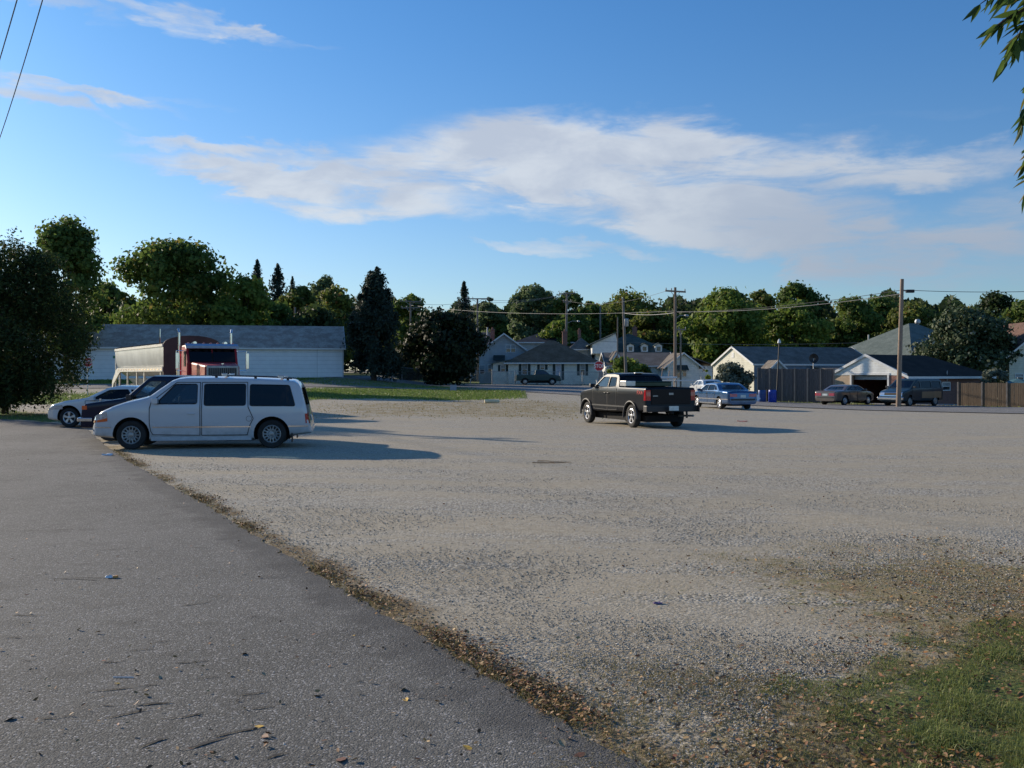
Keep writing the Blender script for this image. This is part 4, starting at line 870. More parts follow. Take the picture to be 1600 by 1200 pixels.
for sd in (-1,1):
    for x in (rx, rx+WBp):
        b = MB(); pts = [Vector((x-Lp+.49*math.cos(t), sd*.925, .385+.49*math.sin(t))) for t in np.linspace(math.radians(-8), math.radians(188), 20)]; b.tube(pts, .035, 6); b.build('fender_flare', plain('flare_black', (.03,.03,.032), .6) if 'flare' not in M else M['flare'], pk, smooth=50)
b = MB(); b.box((2.24-Lp,-.14,1.80),(2.36-Lp,.14,1.835)); b.build('brake_light', M['clear_lens'], pk, bevel=.008)
b = MB(); b.box((rx-Lp-.02,.30,.28),(rx-Lp+.02,.34,.5)); 
def text_obj(s, size, mat, name, parent, loc, rot, thick=.002, scale=(1,1,1)):
    cu = bpy.data.curves.new(name, 'FONT'); cu.body = s; cu.size = size; cu.extrude = thick; cu.align_x = 'CENTER'; cu.align_y = 'CENTER'; cu.offset = size*.012
    o = bpy.data.objects.new('t', cu); COL.objects.link(o); dg = bpy.context.evaluated_depsgraph_get(); me = bpy.data.meshes.new_from_object(o.evaluated_get(dg)); bpy.data.objects.remove(o)
    me.materials.clear(); me.materials.append(mat); r = bpy.data.objects.new(name, me); COL.objects.link(r); r.parent = parent; r.location = loc; r.rotation_euler = rot; r.scale = scale; return r
for sd in (-1,1):
    text_obj('FX4', .17, plain('decal_red', (.5,.04,.03), .4) if sd < 0 else bpy.data.materials['decal_red'], 'decal', pk, (.42-Lp, sd*(Sp.w(.42,1.17)+.004), 1.17), (math.pi/2, 0, 0 if sd < 0 else math.pi), .002, (1.4,1,1))

# ---- sedans
def sedan_shape(L=5.0, h=1.40, w_=.90, boxy=0.0):
    k = L/5.0
    top = [(0,.50),(.03,.88),(.10,.97),(.95,1.01),(1.05,1.02),(1.62,h-.08),(1.85,h-.01),(2.4,h+.01),(2.95,h-.02),(3.12,h-.09),(3.75,1.00),(3.9,.96),(4.6,.86),(4.85,.74),(4.96,.6),(5.0,.45)]
    return Shape(L=L, belt=.95, tum=.45, crown=.03, r=.06, low=.06, top=[(a*k, b) for a, b in top], plan=[(0,w_*.84),(.12*k,w_*.94),(.6*k,w_),(4.3*k,w_),(4.8*k,w_*.88),(5.0*k,w_*.66)], B=[(0,.30),(L*.5,.24),(L,.28)])
def sedan(label, loc, rz, mat, L=5.0, h=1.40, R=.32, hollow=True, cat='sedan', extra=(), glass='glass', **kw):
    S = sedan_shape(L, h); k = L/5.0
    f = lambda pl: [(a*k, b) for a, b in pl]
    return make_car('sedan', label, cat, S, mat, loc, rz,
        windows=[(f([(3.55,1.02),(2.62,1.02),(2.62,h-.09),(3.05,h-.11)]), glass), (f([(2.54,1.02),(1.75,1.04),(1.85,h-.10),(2.54,h-.09)]), glass), (f([(1.68,1.05),(1.35,1.06),(1.68,h-.16),(1.76,h-.13)]), glass)],
        doors=[f([(3.72,.34),(2.60,.32),(2.60,.97),(3.72,.97)]), f([(2.56,.32),(1.62,.36),(1.70,.70),(1.52,.98),(2.56,.97)])],
        shield=[(-.66,1.04),(.66,1.04),(.52,h-.09),(-.52,h-.09)], backlight=[(-.64,1.06),(.64,1.06),(.52,h-.11),(-.52,h-.11)], cavity=(1.1*k,3.7*k) if hollow else (None,None), wheels=(4.02*k,1.12*k), R=R, track=.77, style='cover',
        rim=M['alloy'], seats=[(2.5*k,.8,.32),(1.5*k,.8,.22)] if hollow else (), handles=[(2.72*k,.85),(1.85*k,.85)], mirror=(3.42*k,1.03,mat), patches=[
        ('bumper_strip','rear',[(-.78,.50),(.78,.50),(.78,.60),(-.78,.60)],'black_plastic',.012), ('headlight','fronts',[(.40,.60),(.66,.60),(.66,.70),(.40,.70)],'clear_lens',.014)]+list(extra), cavz=.80, **kw)
PBl = paint('blue_paint', (.014,.085,.22), .4, .22, (.10,.10,.10))
nr = G(1126, 53.8); bz = math.radians(90+13); dv = Vector((math.cos(bz), math.sin(bz), 0)); nvv = Vector((-dv.y, dv.x, 0))
c_ = Vector((nr.x, nr.y, 0))-nvv*.77+dv*(2.55-1.14)
sedan('blue sedan with dark rear window, sunlit on its left side, standing behind the black pickup', (c_.x, c_.y, H(c_.x,c_.y)-.0), bz, PBl, 5.1, 1.42, extra=[
    ('taillight','rears',[(.34,.70),(.76,.70),(.76,.86),(.34,.86)],'red_lens',.012), ('rub_strip','sides',[(.12,.53),(4.9,.53),(4.9,.59),(.12,.59)],'chrome',.012), ('sill_strip','sides',[(1.7,.30),(3.6,.30),(3.6,.36),(1.7,.36)],'chrome',.014), ('license_plate','rear',[(-.15,.66),(.15,.66),(.15,.80),(-.15,.80)],'plate',.012)], glass='glass_dark')
PT = paint('tan_paint', (.15,.115,.095), .3, .3, (.12,.10,.08))
tz = math.radians(90-52); c_ = G(1321, 69.3)
sedan('tan sedan parked in front of the open garage door', (c_.x, c_.y, H(c_.x,c_.y)+.03), tz, PT, 4.85, 1.38, extra=[
    ('taillight','rears',[(.30,.66),(.80,.66),(.80,.84),(.30,.84)],'red_lens',.012), ('license_plate','rear',[(-.2,.66),(.2,.66),(.2,.80),(-.2,.80)],'plate',.014)])
PWs = paint('faded_white_paint', (.6,.62,.62), 0, .35); c_ = G(1106, 79)
sedan('white car mostly hidden behind the blue sedan', (c_.x, c_.y, H(c_.x,c_.y)+.04), math.radians(100), PWs, 4.6, 1.42, hollow=False)

# ---- dark conversion van by the garage, nose to the lot
PD = paint('dark_green_paint', (.014,.030,.038), 0, .35, (.04,.04,.04), .3, .3)
Sd = Shape(L=4.9, belt=1.12, tum=.20, crown=.03, r=.07, top=[(0,.5),(.03,1.3),(.12,1.72),(.3,1.80),(2.9,1.82),(3.1,1.76),(3.95,1.18),(4.1,1.14),(4.7,1.0),(4.84,.9),(4.88,.7),(4.9,.5)],
    plan=[(0,.88),(.15,.92),(4.5,.92),(4.8,.88),(4.9,.84)], B=[(0,.34),(4.9,.34)])
c_ = G(1424, 67.2); dz = math.atan2(-.60, -.80)
PTan = paint('tan_lower_panel', (.24,.17,.10), .2, .4)
dvn = make_car('van', 'dark green van with tan lower panels, nosing toward the lot behind the utility pole', 'van', Sd, PD, (c_.x, c_.y, H(c_.x,c_.y)+.03), dz,
    windows=[([(3.78,1.22),(2.85,1.22),(2.85,1.66),(3.10,1.66)],'glass_dark'), ([(2.7,1.22),(1.5,1.22),(1.5,1.66),(2.7,1.66)],'glass_dark'), ([(1.4,1.22),(.3,1.22),(.34,1.66),(1.4,1.66)],'glass_dark')], doors=[[(3.85,.45),(2.8,.42),(2.8,1.16),(3.85,1.16)]],
    shield=[(-.74,1.24),(.74,1.24),(.64,1.70),(-.64,1.70)], cavity=(.25,3.85), wheels=(4.02,.95), R=.34, track=.78, style='cover', seats=[(2.6,.85,.4)], mirror=(3.7,1.28,M['black_plastic']),
    patches=[('lower_panel','sides',[(.3,.55),(2.7,.55),(2.7,.98),(.3,.98)],PTan,.008), ('headlight','fronts',[(.48,.74),(.80,.74),(.80,.92),(.48,.92)],'clear_lens',.014), ('grille','front',[(-.44,.74),(.44,.74),(.44,.92),(-.44,.92)],'black_plastic',.014),
      ('grille_trim','front',[(-.82,.925),(.82,.925),(.82,.97),(-.82,.97)],'chrome',.016), ('grille_trim','front',[(-.82,.69),(.82,.69),(.82,.735),(-.82,.735)],'chrome',.016)])
b = MB(); b.box((2.40,-.92,.44),(2.58,.92,.62)); b.build('bumper', M['chrome'], dvn, bevel=.03)
# ---- teal old pickup far behind, in front of the shuttered house
PG_ = paint('teal_paint', (.02,.06,.06), 0, .4, (.02,.05,.05), .2, .3)
Sg = Shape(L=4.8, belt=1.1, tum=.3, crown=.02, r=.05, top=[(0,.6),(.02,1.08),(1.9,1.1),(1.95,1.12),(2.1,1.55),(2.2,1.6),(2.9,1.6),(3.05,1.55),(3.6,1.12),(4.5,1.0),(4.7,.92),(4.8,.6)], plan=[(0,.84),(.1,.86),(4.5,.86),(4.8,.74)], B=[(0,.45),(4.8,.42)])
c_ = G(841, 106.5)
make_car('pickup_truck', 'small teal pickup truck parked along the shuttered white house', 'pickup truck', Sg, PG_, (c_.x, c_.y, H(c_.x,c_.y)+.05), math.radians(2), windows=[([(3.5,1.14),(2.15,1.14),(2.25,1.5),(3.0,1.5)],'glass')], shield=[(-.6,1.16),(.6,1.16),(.5,1.5),(-.5,1.5)],
    backlight=[(-.6,1.16),(.6,1.16),(.5,1.5),(-.5,1.5)], cavity=(None,None), wheels=(3.85,.95), R=.33, track=.74, style='cover', extra_cut=[MB().box((.08-2.4,-.74,.8),(1.85-2.4,.74,1.4))], doors=[[(3.5,.5),(2.2,.5),(2.2,1.1),(3.5,1.1)]],
    patches=[('taillight','rears',[(.64,.75),(.8,.75),(.8,.95),(.64,.95)],'red_lens',.01)])

# ---- red tractor with hopper trailer
M['truck_red'] = paint('truck_red', (.38,.012,.02), 0, .5, (.3,.05,.04), .15, .3)
M['trailer_alu'] = plain('trailer_aluminium', (.55,.57,.57), .4, .3, var=.12, scale=1.2)
M['trailer_rail'] = plain('trailer_rail', (.60,.57,.50), .5, .2, var=.15)
M['tarp'] = plain('brown_tarp', (.075,.034,.028), .7, var=.2, scale=1.5)
th = math.radians(-90+27); tloc = G(333, 41.0)
tr = empty('semi_truck', (tloc.x, tloc.y, H(tloc.x,tloc.y)), th, 'red semi truck tractor with chrome exhaust stacks, facing the lot behind the parked vehicles', 'semi truck')
b = MB(); b.prism([(-1.5,1.0),(-.05,1.0),(-.05,2.2),(-.35,2.82),(-.6,2.95),(-1.4,2.95),(-1.5,2.85)], 'y', -1.03, 1.03); cab = b.build('cab', M['truck_red'], tr, bevel=.06)
b = MB(); b.add([(-.05,-.92,.9),(2.0,-.68,.9),(2.0,.68,.9),(-.05,.92,.9),(-.05,-.92,2.24),(2.0,-.66,2.08),(2.0,.66,2.08),(-.05,.92,2.24)], [(0,3,2,1),(4,5,6,7),(0,1,5,4),(1,2,6,5),(2,3,7,6),(3,0,4,7)]); hood = b.build('hood', M['truck_red'], tr, bevel=.07)
b = MB(); b.box((2.0,-.62,.80),(2.07,.62,2.07)); gr = b.build('grille', M['alloy_dull'], tr, bevel=.02)
b = MB()
for i in range(15): b.box((2.071,-.55+i*.073,.90),(2.082,-.55+i*.073+.058,1.98))
b.build('grille_bars', M['black_plastic'], gr); gr.children[0].name = 'grille_opening'
for sd in (-1,1):
    b = MB(); y0, y1 = sorted((sd*.03, sd*.90)); 
    b.add([(-.085+.03,y0,2.26),(-.055,y1,2.26),(-.283,y1*.985,2.76),(-.283,y0,2.76)], [(0,1,2,3)])
    o = b.build('windshield', M['glass_dark'], tr)
    b = MB(); b.box((-.05,y0,2.1),(-.03,y1,2.13)); 
b = MB(); b.add([(-.054,-.93,2.22),(-.054,.93,2.22),(-.302,.93,2.79),(-.302,-.93,2.79)], [(0,1,2,3)]); b.build('windshield_surround', M['dark_void'], tr)
b = MB(); b.box((-.04,-.03,2.06),(0,.03,2.10)); b.cyl((-.05,0,2.06),(-.30,0,2.76),.025,n=6); b.build('windshield_divider', M['truck_red'], tr)
M['visor'] = plain('visor_steel', (.16,.20,.30), .25, .7)
b = MB(); b.prism([(-.40,3.0),(-.12,2.90),(-.12,2.80),(-.14,2.80),(-.15,2.87),(-.40,2.96)], 'y', -1.06, 1.06); b.build('sun_visor', M['visor'], tr)
for i, y in enumerate((-.9,-.28,0,.28,.9)):
    b = MB(); b.lathe([(0,.07),(.035,.06),(.05,0),(.05,-.06)], (-.55,y,2.985), 'z', 10); b.build('marker_light', M['orange_lens'], tr)
for sd in (-.62,.62):
    b = MB(); b.cyl((-1.2,sd,3.03),(-.6,sd,3.03),.05,.07,10); b.box((-1.0,sd-.02,2.93),(-.95,sd+.02,3.0)); b.build('air_horn', M['chrome'], tr)
for sd in (-1,1):
    b = MB(); b.cyl((-1.75,sd*1.08,1.1),(-1.75,sd*1.08,2.6),.11,n=14); b.cyl((-1.75,sd*1.08,2.6),(-1.75,sd*1.08,3.5),.045,n=12); b.cyl((-1.75,sd*1.08,3.5),(-1.84,sd*1.12,3.66),.05,n=12); b.build('exhaust_stack', M['chrome'], tr, smooth=40)
    b = MB(); b.box((-.30,sd*1.42-.03,1.95),(-.25,sd*1.42+.10,2.62)); mr = b.build('mirror', M['chrome'], tr, bevel=.015)
    b = MB(); b.tube([(-.35,sd*1.03,2.70),(-.27,sd*1.42,2.70),(-.27,sd*1.42,1.9),(-.35,sd*1.03,1.85)], .015, 6); b.build('mirror_bracket', M['chrome'], mr)
    b = MB(); b.box((1.75,min(sd*.72,sd*1.12),1.22),(2.02,max(sd*.72,sd*1.12),1.5)); b.build('headlight', M['clear_lens'], tr, bevel=.03)
    b = MB(); pts = [Vector((1.35+.62*math.cos(t), sd*.95, .55+.62*math.sin(t))) for t in np.linspace(.1, math.pi-.1, 12)]
    for p_, q_ in zip(pts, pts[1:]): b.add([(p_.x,p_.y-.24,p_.z),(p_.x,p_.y+.24,p_.z),(q_.x,q_.y+.24,q_.z),(q_.x,q_.y-.24,q_.z),(p_.x,p_.y-.24,p_.z+.04),(p_.x,p_.y+.24,p_.z+.04),(q_.x,q_.y+.24,q_.z+.04),(q_.x,q_.y-.24,q_.z+.04)], [(0,1,2,3),(4,7,6,5),(0,4,5,1),(2,6,7,3),(0,3,7,4),(1,5,6,2)])
    b.build('fender', M['truck_red'], tr)
    wheel(tr, 1.35, sd*.98, .5, .28, 'cover', M['alloy'])
    for x in (-3.2,-4.5): wheel(tr, x, sd*.9, .5, .5, 'cover', M['alloy'])
    b = MB(); b.cyl((-1.6,sd*.9,.75),(-.2,sd*.9,.75),.3,n=16); b.build('fuel_tank', M['chrome'], tr, smooth=40)
    b = MB(); b.box((-.9,min(sd*1.032,sd*1.036),2.05),(-.30,max(sd*1.032,sd*1.036),2.68)); b.build('side_window', M['win_glass'], tr)
b = MB(); b.box((1.95,-1.15,.45),(2.2,1.15,.78)); b.build('bumper', M['chrome'], tr, bevel=.04)
b = MB(); b.box((-5.2,-.45,.75),(1.9,.45,.98)); b.build('chassis', M['dark_void'], tr)
b = MB(); b.cyl((1.98,0,2.08),(2.0,0,2.16),.02,n=6); b.box((1.85,-.05,2.13),(2.02,.05,2.16)); b.build('hood_ornament', M['chrome'], hood)
# trailer in its own frame, coupled behind; pivot at the kingpin
f3 = G(300, 46.3); r3 = G(210, 57.5); tz_ = heading(r3, f3)
tl = empty('hopper_trailer', (f3.x, f3.y, H(f3.x,f3.y)), tz_, 'silver hopper trailer with rolled tarp and brown rounded front, coupled behind the red semi truck', 'trailer')
LT = 12.6
zt = lambda x: 3.02+.0*x
def hull(x0, x1, zb0, zb1, top):
    b = MB(); n = 10; vs = []
    for x, zb, wd in ((x0, zb0, 1.3), (x1, zb1, 1.3)):
        for i in range(n+1):
            t = i/n; y = -wd*math.cos(math.pi*0)*1 if i == 0 else None
        prof = [(-.75,zb),(-1.12,zb+.28),(-1.27,zb+.7),(-1.30,top-.10),(-1.30,top),(1.30,top),(1.30,top-.10),(1.27,zb+.7),(1.12,zb+.28),(.75,zb)]
        vs += [(x, y, z) for y, z in prof]
    m_ = 10; b.add(vs, [tuple(range(m_))[::-1], tuple(range(m_, 2*m_))]+[(i,(i+1)%m_,m_+(i+1)%m_,m_+i) for i in range(m_)]); return b
ZT = 3.05
h_ = hull(-LT+.9, 0, 1.62, 1.62, ZT).build('hopper_body', M['trailer_alu'], tl, smooth=30)
for xc in (-3.6, -8.2):
    b = MB(); vs = [(xc-2.0,-.9,1.5),(xc+2.0,-.9,1.5),(xc+2.0,.9,1.5),(xc-2.0,.9,1.5),(xc-.35,-.35,.62),(xc+.35,-.35,.62),(xc+.35,.35,.62),(xc-.35,.35,.62)]
    b.add(vs, [(0,3,2,1),(4,5,6,7),(0,1,5,4),(1,2,6,5),(2,3,7,6),(3,0,4,7)]); b.build('hopper_chute', M['trailer_alu'], tl)
for sd in (-1,1):
    b = MB(); y0, y1 = sorted((sd*1.29, sd*1.345)); b.box((-LT+.9,y0,ZT-.04),(0,y1,ZT+.08)); b.build('top_rail', M['trailer_rail'], tl)
    b = MB(); b.box((-LT+1.6,y0-.0,1.86),(0,y1,2.06)); rl = b.build('lower_rail', M['trailer_rail'], tl)
    for i in range(16):
        b = MB(); yy = sd*1.347; b.box((-.4-i*.68,min(yy,yy+sd*.004),1.93),(-.12-i*.68,max(yy,yy+sd*.004),1.98)); b.build('reflector', M['red_lens'], rl)
    for x in (-.6,-4.2,-6.0,-8.4,-10.6):
        b = MB(); y0_, y1_ = sorted((sd*1.22, sd*1.30)); b.box((x-.06,y0_,1.0),(x+.06,y1_,1.86)); b.build('post', M['trailer_rail'], tl)
    b = MB(); b.prism([(-LT+1.6,2.06),(-LT+2.6,1.86),(-LT+2.2,1.80),(-LT+.4,1.15),(-LT+.1,.5),(-LT-.1,.5),(-LT+.1,1.35),(-LT+1.3,1.98)], 'y', *sorted((sd*1.25, sd*1.33))); b.build('rear_frame', M['trailer_rail'], tl)
    b = MB(); b.box((-LT+.85,*sorted((sd*1.24, sd*1.30))[:1],1.0),(-LT+.93,sorted((sd*1.24, sd*1.30))[1],ZT)); b.build('corner_post', M['trailer_rail'], tl)
    for x in (-LT+1.9,-LT+3.2): wheel(tl, x, sd*.95, .5, .5, 'cover', M['alloy'])
b = MB()
for i in range(40):
    t0, t1 = math.pi*i/40, math.pi*(i+1)/40
cap = [(-1.3*math.cos(t), ZT+.06+.42*math.sin(t)) for t in np.linspace(0, math.pi, 21)]
b = MB(); b.prism([(1.3,1.5),(-1.3,1.5)]+cap, 'x', .0+.005, .06); b.build('front_bulkhead', M['tarp'], tl)
b = MB(); b.prism([(p[0], ZT+.06+(p[1]-ZT-.06)*.28) for p in cap], 'x', -LT+.95, -.002); b.build('tarp', plain('grey_tarp', (.20,.20,.21), .7), tl, smooth=40)
for x in np.arange(-LT+1.2, 0, 2.0):
    b = MB(); b.tube([Vector((x, p[0]*1.01, ZT+.06+(p[1]-ZT-.06)*.28+.03)) for p in cap], .03, 5); b.build('tarp_bow', M['black_plastic'], tl)
b = MB(); b.box((-LT+.4,-.4,1.0),(-.2,.4,1.2)); b.build('frame_rail', M['dark_void'], tl)
b = MB(); b.cyl((-.9,-1.25,ZT),(-.9,-1.25,ZT+.8),.03,n=6); b.build('tarp_crank', M['chrome'], tl)
# ================================================================== BUILDINGS
class House:
    def __init__(s, name, A, B, depth, zb, ze, zr, kind, wall, roof, label, cat='house', oh=.4, trim='white_trim', ohx=None, base=True):
        s.A, s.B = Vector(A), Vector(B); s.w = (s.B-s.A).length; s.dep = depth; s.rz = heading(A, B); s.zb = zb
        s.root = empty(name, (A[0], A[1], zb), s.rz, label, cat); s.ze, s.zr = ze-zb, zr-zb; s.wallm, s.roofm = wall, roof
        w, dep, e, r = s.w, depth, s.ze, s.zr; t = M[trim]; ox = oh if ohx is None else ohx
        b = MB()
        if kind == 'gable_x': b.prism([(0,-.6),(dep,-.6),(dep,e),(dep/2,r),(0,e)], 'x', 0, w)
        elif kind == 'gable_y': b.prism([(0,-.6),(w,-.6),(w,e),(w/2,r),(0,e)], 'y', 0, dep)
        elif kind == 'hip': b.box((0,0,-.6), (w,dep,e))
        if kind != 'none': s.wall = b.build('wall', wall, s.root)
        if kind == 'gable_x':
            sl = (r-e)/(dep/2); s.slab([(-ox,-oh,e-oh*sl),(w+ox,-oh,e-oh*sl),(w+ox,dep/2,r),(-ox,dep/2,r)]); s.slab([(w+ox,dep+oh,e-oh*sl),(-ox,dep+oh,e-oh*sl),(-ox,dep/2,r),(w+ox,dep/2,r)])
            b = MB(); b.box((-ox-.02,-oh-.03,e-oh*sl-.12),(w+ox+.02,-oh-.002,e-oh*sl+.03)); b.build('fascia', t, s.root)
            for x in (-ox, w+ox):
                b = MB(); sg = -1 if x < 0 else 1; x0, x1 = sorted((x+sg*.002, x+sg*.04)); b.prism([(-oh,e-oh*sl-.14),(-oh,e-oh*sl+.04),(dep/2,r+.05),(dep+oh,e-oh*sl+.04),(dep+oh,e-oh*sl-.14),(dep/2,r-.14)], 'x', x0, x1); b.build('barge_board', t, s.root)
        elif kind == 'gable_y':
            sl = (r-e)/(w/2); s.slab([(-ox,-oh,e-ox*sl),(w/2,-oh,r),(w/2,dep+oh,r),(-ox,dep+oh,e-ox*sl)]); s.slab([(w/2,-oh,r),(w+ox,-oh,e-ox*sl),(w+ox,dep+oh,e-ox*sl),(w/2,dep+oh,r)])
            b = MB(); b.prism([(-ox,e-ox*sl-.14),(-ox,e-ox*sl+.04),(w/2,r+.05),(w+ox,e-ox*sl+.04),(w+ox,e-ox*sl-.14),(w/2,r-.14)], 'y', -oh-.04, -oh-.002); b.build('barge_board', t, s.root)
        elif kind == 'hip':
            m_ = min(dep, w)/2; o = oh; k = (r-e)/m_; z0 = e-o*k
            if w >= dep: p, q = (m_,dep/2,r), (w-m_,dep/2,r)
            else: p, q = (w/2,m_,r), (w/2,dep-m_,r)
            a_, b_, c_, d_ = (-o,-o,z0),(w+o,-o,z0),(w+o,dep+o,z0),(-o,dep+o,z0)
            if w >= dep: s.slab([a_,b_,q,p]); s.slab([b_,c_,q]); s.slab([c_,d_,p,q]); s.slab([d_,a_,p])
            else: s.slab([a_,b_,p]); s.slab([b_,c_,q,p]); s.slab([c_,d_,q]); s.slab([d_,a_,p,q])
            b = MB()
            for (u, v) in ((a_,b_),(b_,c_),(c_,d_),(d_,a_)):
                n = Vector((v[1]-u[1], u[0]-v[0], 0)).normalized()*.02; u, v = Vector(u)+n, Vector(v)+n; vs = [u+n,v+n,v-n*.5,u-n*.5]
                b.add([p_-Vector((0,0,.12)) for p_ in vs]+[p_+Vector((0,0,.03)) for p_ in vs], [(0,1,2,3),(4,5,6,7),(0,1,5,4),(1,2,6,5),(2,3,7,6),(3,0,4,7)])
            b.build('fascia', t, s.root)
    def slab(s, pts, th=.10, mat=None, name='roof'):
        n = len(pts); b = MB(); b.add([(x,y,z+.012) for x,y,z in pts]+[(x,y,z+.012-th) for x,y,z in pts], [tuple(range(n)), tuple(range(n,2*n))[::-1]]+[(i,(i+1)%n,n+(i+1)%n,n+i) for i in range(n)])
        return b.build(name, mat or s.roofm, s.root)
    def front(s, px, row, off=0.0):
        """local x, z of a pixel on the front wall"""
        u = (s.B-s.A).normalized(); k = (px-CX)/F; A = s.A+Vector((-u.y, u.x))*off; t = (k*A.y-A.x)/(u.x-k*u.y); d = A.y+u.y*t
        return t, EYE-(row-HY)/F*d-s.zb
    def left(s, px, row, xo=0.0):
        u = (s.B-s.A).normalized(); v = Vector((-u.y, u.x)); A = s.A+u*xo; k = (px-CX)/F; t = (k*A.y-A.x)/(v.x-k*v.y); d = A.y+v.y*t
        return t, EYE-(row-HY)/F*d-s.zb
    def M4(s, face, xo=0):
        if face == 'front': return Matrix.Translation((0, -xo, 0))
        if face == 'left': return Matrix.Translation((xo,0,0)) @ Matrix(((0,1,0,0),(1,0,0,0),(0,0,1,0),(0,0,0,1)))      # (a, out, z): a along +y, outward -x
        if face == 'right': return Matrix.Translation((s.w,0,0)) @ Matrix(((0,-1,0,0),(1,0,0,0),(0,0,1,0),(0,0,0,1)))
    def window(s, x0, x1, z0, z1, face='front', shutters=0, sash=True, xo=0, door=False, tmat='white_trim', double=False):
        if x0 > x1: x0, x1 = x1, x0
        if z0 > z1: z0, z1 = z1, z0
        Mx = s.M4(face, xo); b = MB(); f = .07
        for A_, B_ in (((x0-f,-.05,z0-f),(x0,-.002,z1+f)),((x1,-.05,z0-f),(x1+f,-.002,z1+f)),((x0,-.05,z1),(x1,-.002,z1+f)),((x0,-.06,z0-f),(x1,-.002,z0))): b.box(A_, B_, Mx)
        if sash: b.box((x0,-.045,(z0+z1)/2-.03),(x1,-.012,(z0+z1)/2+.03), Mx)
        if double: b.box(((x0+x1)/2-.05,-.05,z0),((x0+x1)/2+.05,-.011,z1), Mx)
        w_ = b.build('door_frame' if door else 'window', M[tmat], s.root)
        b = MB(); b.box((x0,-.010,z0),(x1,-.003,z1), Mx); b.build('door' if door else 'pane', M['door_white'] if door else M['win_glass'], w_)
        if not door:
            b = MB(); zc = z0+(z1-z0)*.58; b.add([Mx @ Vector(p) for p in ((x0+.02,-.0115,zc),(x1-.02,-.0115,zc),(x1-.02,-.0115,z1),(x0+.02,-.0115,z1))], [(0,1,2,3)]); b.build('blind', M['blind'], w_)
        for sg in ((-1,1) if shutters else ()):
            c = x0-f-shutters/2-.02 if sg < 0 else x1+f+shutters/2+.02; b = MB(); b.box((c-shutters/2,-.045,z0-.05),(c+shutters/2,-.003,z1+.05), Mx)
            for k in range(int((z1-z0)/.12)): b.box((c-shutters/2+.04,-.055,z0+k*.12),(c+shutters/2-.04,-.046,z0+k*.12+.07), Mx)
            b.build('shutter', M['shutter'], w_)
        return w_
    def chimney(s, x, y, z0, z1, wd=.55, mat='brick_red'):
        b = MB(); b.box((x-wd/2,y-wd/2,z0),(x+wd/2,y+wd/2,z1)); b.box((x-wd/2-.05,y-wd/2-.05,z1+.002),(x+wd/2+.05,y+wd/2+.05,z1+.1)); b.cyl((x,y,z1+.1),(x,y,z1+.35),.1,n=8); b.build('chimney', M[mat], s.root)
M['door_white'] = plain('door_white', (.5,.5,.56), .5); M['blind'] = plain('window_blind', (.34,.36,.37), .8, var=.2, scale=3)
M['brick_red'] = brick('brick_red', (.20,.065,.045), (.28,.10,.07), (.30,.27,.24)); M['brick_tan'] = brick('brick_tan', (.46,.32,.20), (.55,.40,.27), (.5,.46,.38))
M['white_metal_wall'] = siding('white_block_wall', (.84,.85,.86), .40, .05); M['roof_stained'] = shingle('roof_stained_grey', (.50,.43,.36), (.34,.265,.22))
M['siding_cream'] = siding('siding_cream', (.80,.79,.70)); M['siding_grey'] = siding('siding_grey_blue', (.44,.47,.48)); M['siding_white'] = siding('siding_white', (.84,.85,.82)); M['siding_yellow'] = siding('siding_pale_yellow', (.74,.71,.58))
M['roof_dark'] = shingle('roof_dark_grey', (.135,.12,.09), (.085,.076,.055)); M['roof_blue'] = shingle('roof_slate_blue', (.055,.07,.09)); M['roof_green'] = shingle('roof_green_grey', (.10,.135,.12), (.06,.08,.07)); M['roof_grey'] = shingle('roof_mid_grey', (.22,.195,.17), (.15,.13,.11))
M['roof_brown'] = shingle('roof_brown', (.20,.12,.09), (.14,.09,.07)); M['roof_sage'] = shingle('roof_sage', (.17,.20,.18), (.12,.15,.135)); M['roof_black'] = shingle('roof_charcoal', (.045,.038,.034), (.028,.025,.023))
def pt(px, d): return ((px-CX)/F*d, d)
# long low white building on the bank
u12 = math.radians(12); Bp = Vector(pt(537, 98.5)); Ap = Bp-Vector((math.cos(u12), math.sin(u12)))*30
W1 = House('storage_building', Ap, Bp, 9, 1.45, EYE+(HY-542)/F*98.5, EYE+(HY-511)/F*104, 'gable_x', M['white_metal_wall'], M['roof_stained'], 'long low windowless white building with stained grey roof on the grass bank', 'building', oh=.35, ohx=.15)
b = MB(); b.cyl((W1.w-.12,-.06,-.3),(W1.w-.12,-.06,2.7),.05,n=8); b.build('downpipe', M['white_trim'], W1.root)
b = MB(); b.box((W1.w-2.6,-.012,-.2),(W1.w-2.57,-.003,2.7)); b.build('wall_joint', M['galv'], W1.root)
# shuttered white house
hb = House('bungalow', pt(794,112), pt(934,112), 9.5, .5, EYE+(HY-563.5)/F*112, EYE+(HY-532)/F*116.7, 'hip', M['siding_cream'], M['roof_dark'], 'cream bungalow with dark green shutters and dark hip roof, facing the street', 'house', oh=.5)
for a, b_, r0, r1, sh in ((816,823.5,569,585,.30),(844.5,850.5,570.5,577,.28),(907,913.5,569,586,.30)):
    x0, z1 = hb.front(a, r0); x1, z0 = hb.front(b_, r1); hb.window(x0, x1, z0, z1, shutters=sh)
x0, z1 = hb.front(869, 568); x1, z0 = hb.front(876, 593); hb.window(x0, x1, z0, z1, sash=False, door=True, shutters=.3)
hb.chimney(*[hb.front(886,540)[0], 4.9, 3.6, hb.front(886,519)[1]+.2])
b = MB(); b.box((-.0,-.02,-.6),(hb.w,-.004,.05)); b.build('foundation', plain('concrete_block', (.2,.2,.2), .9), hb.root)
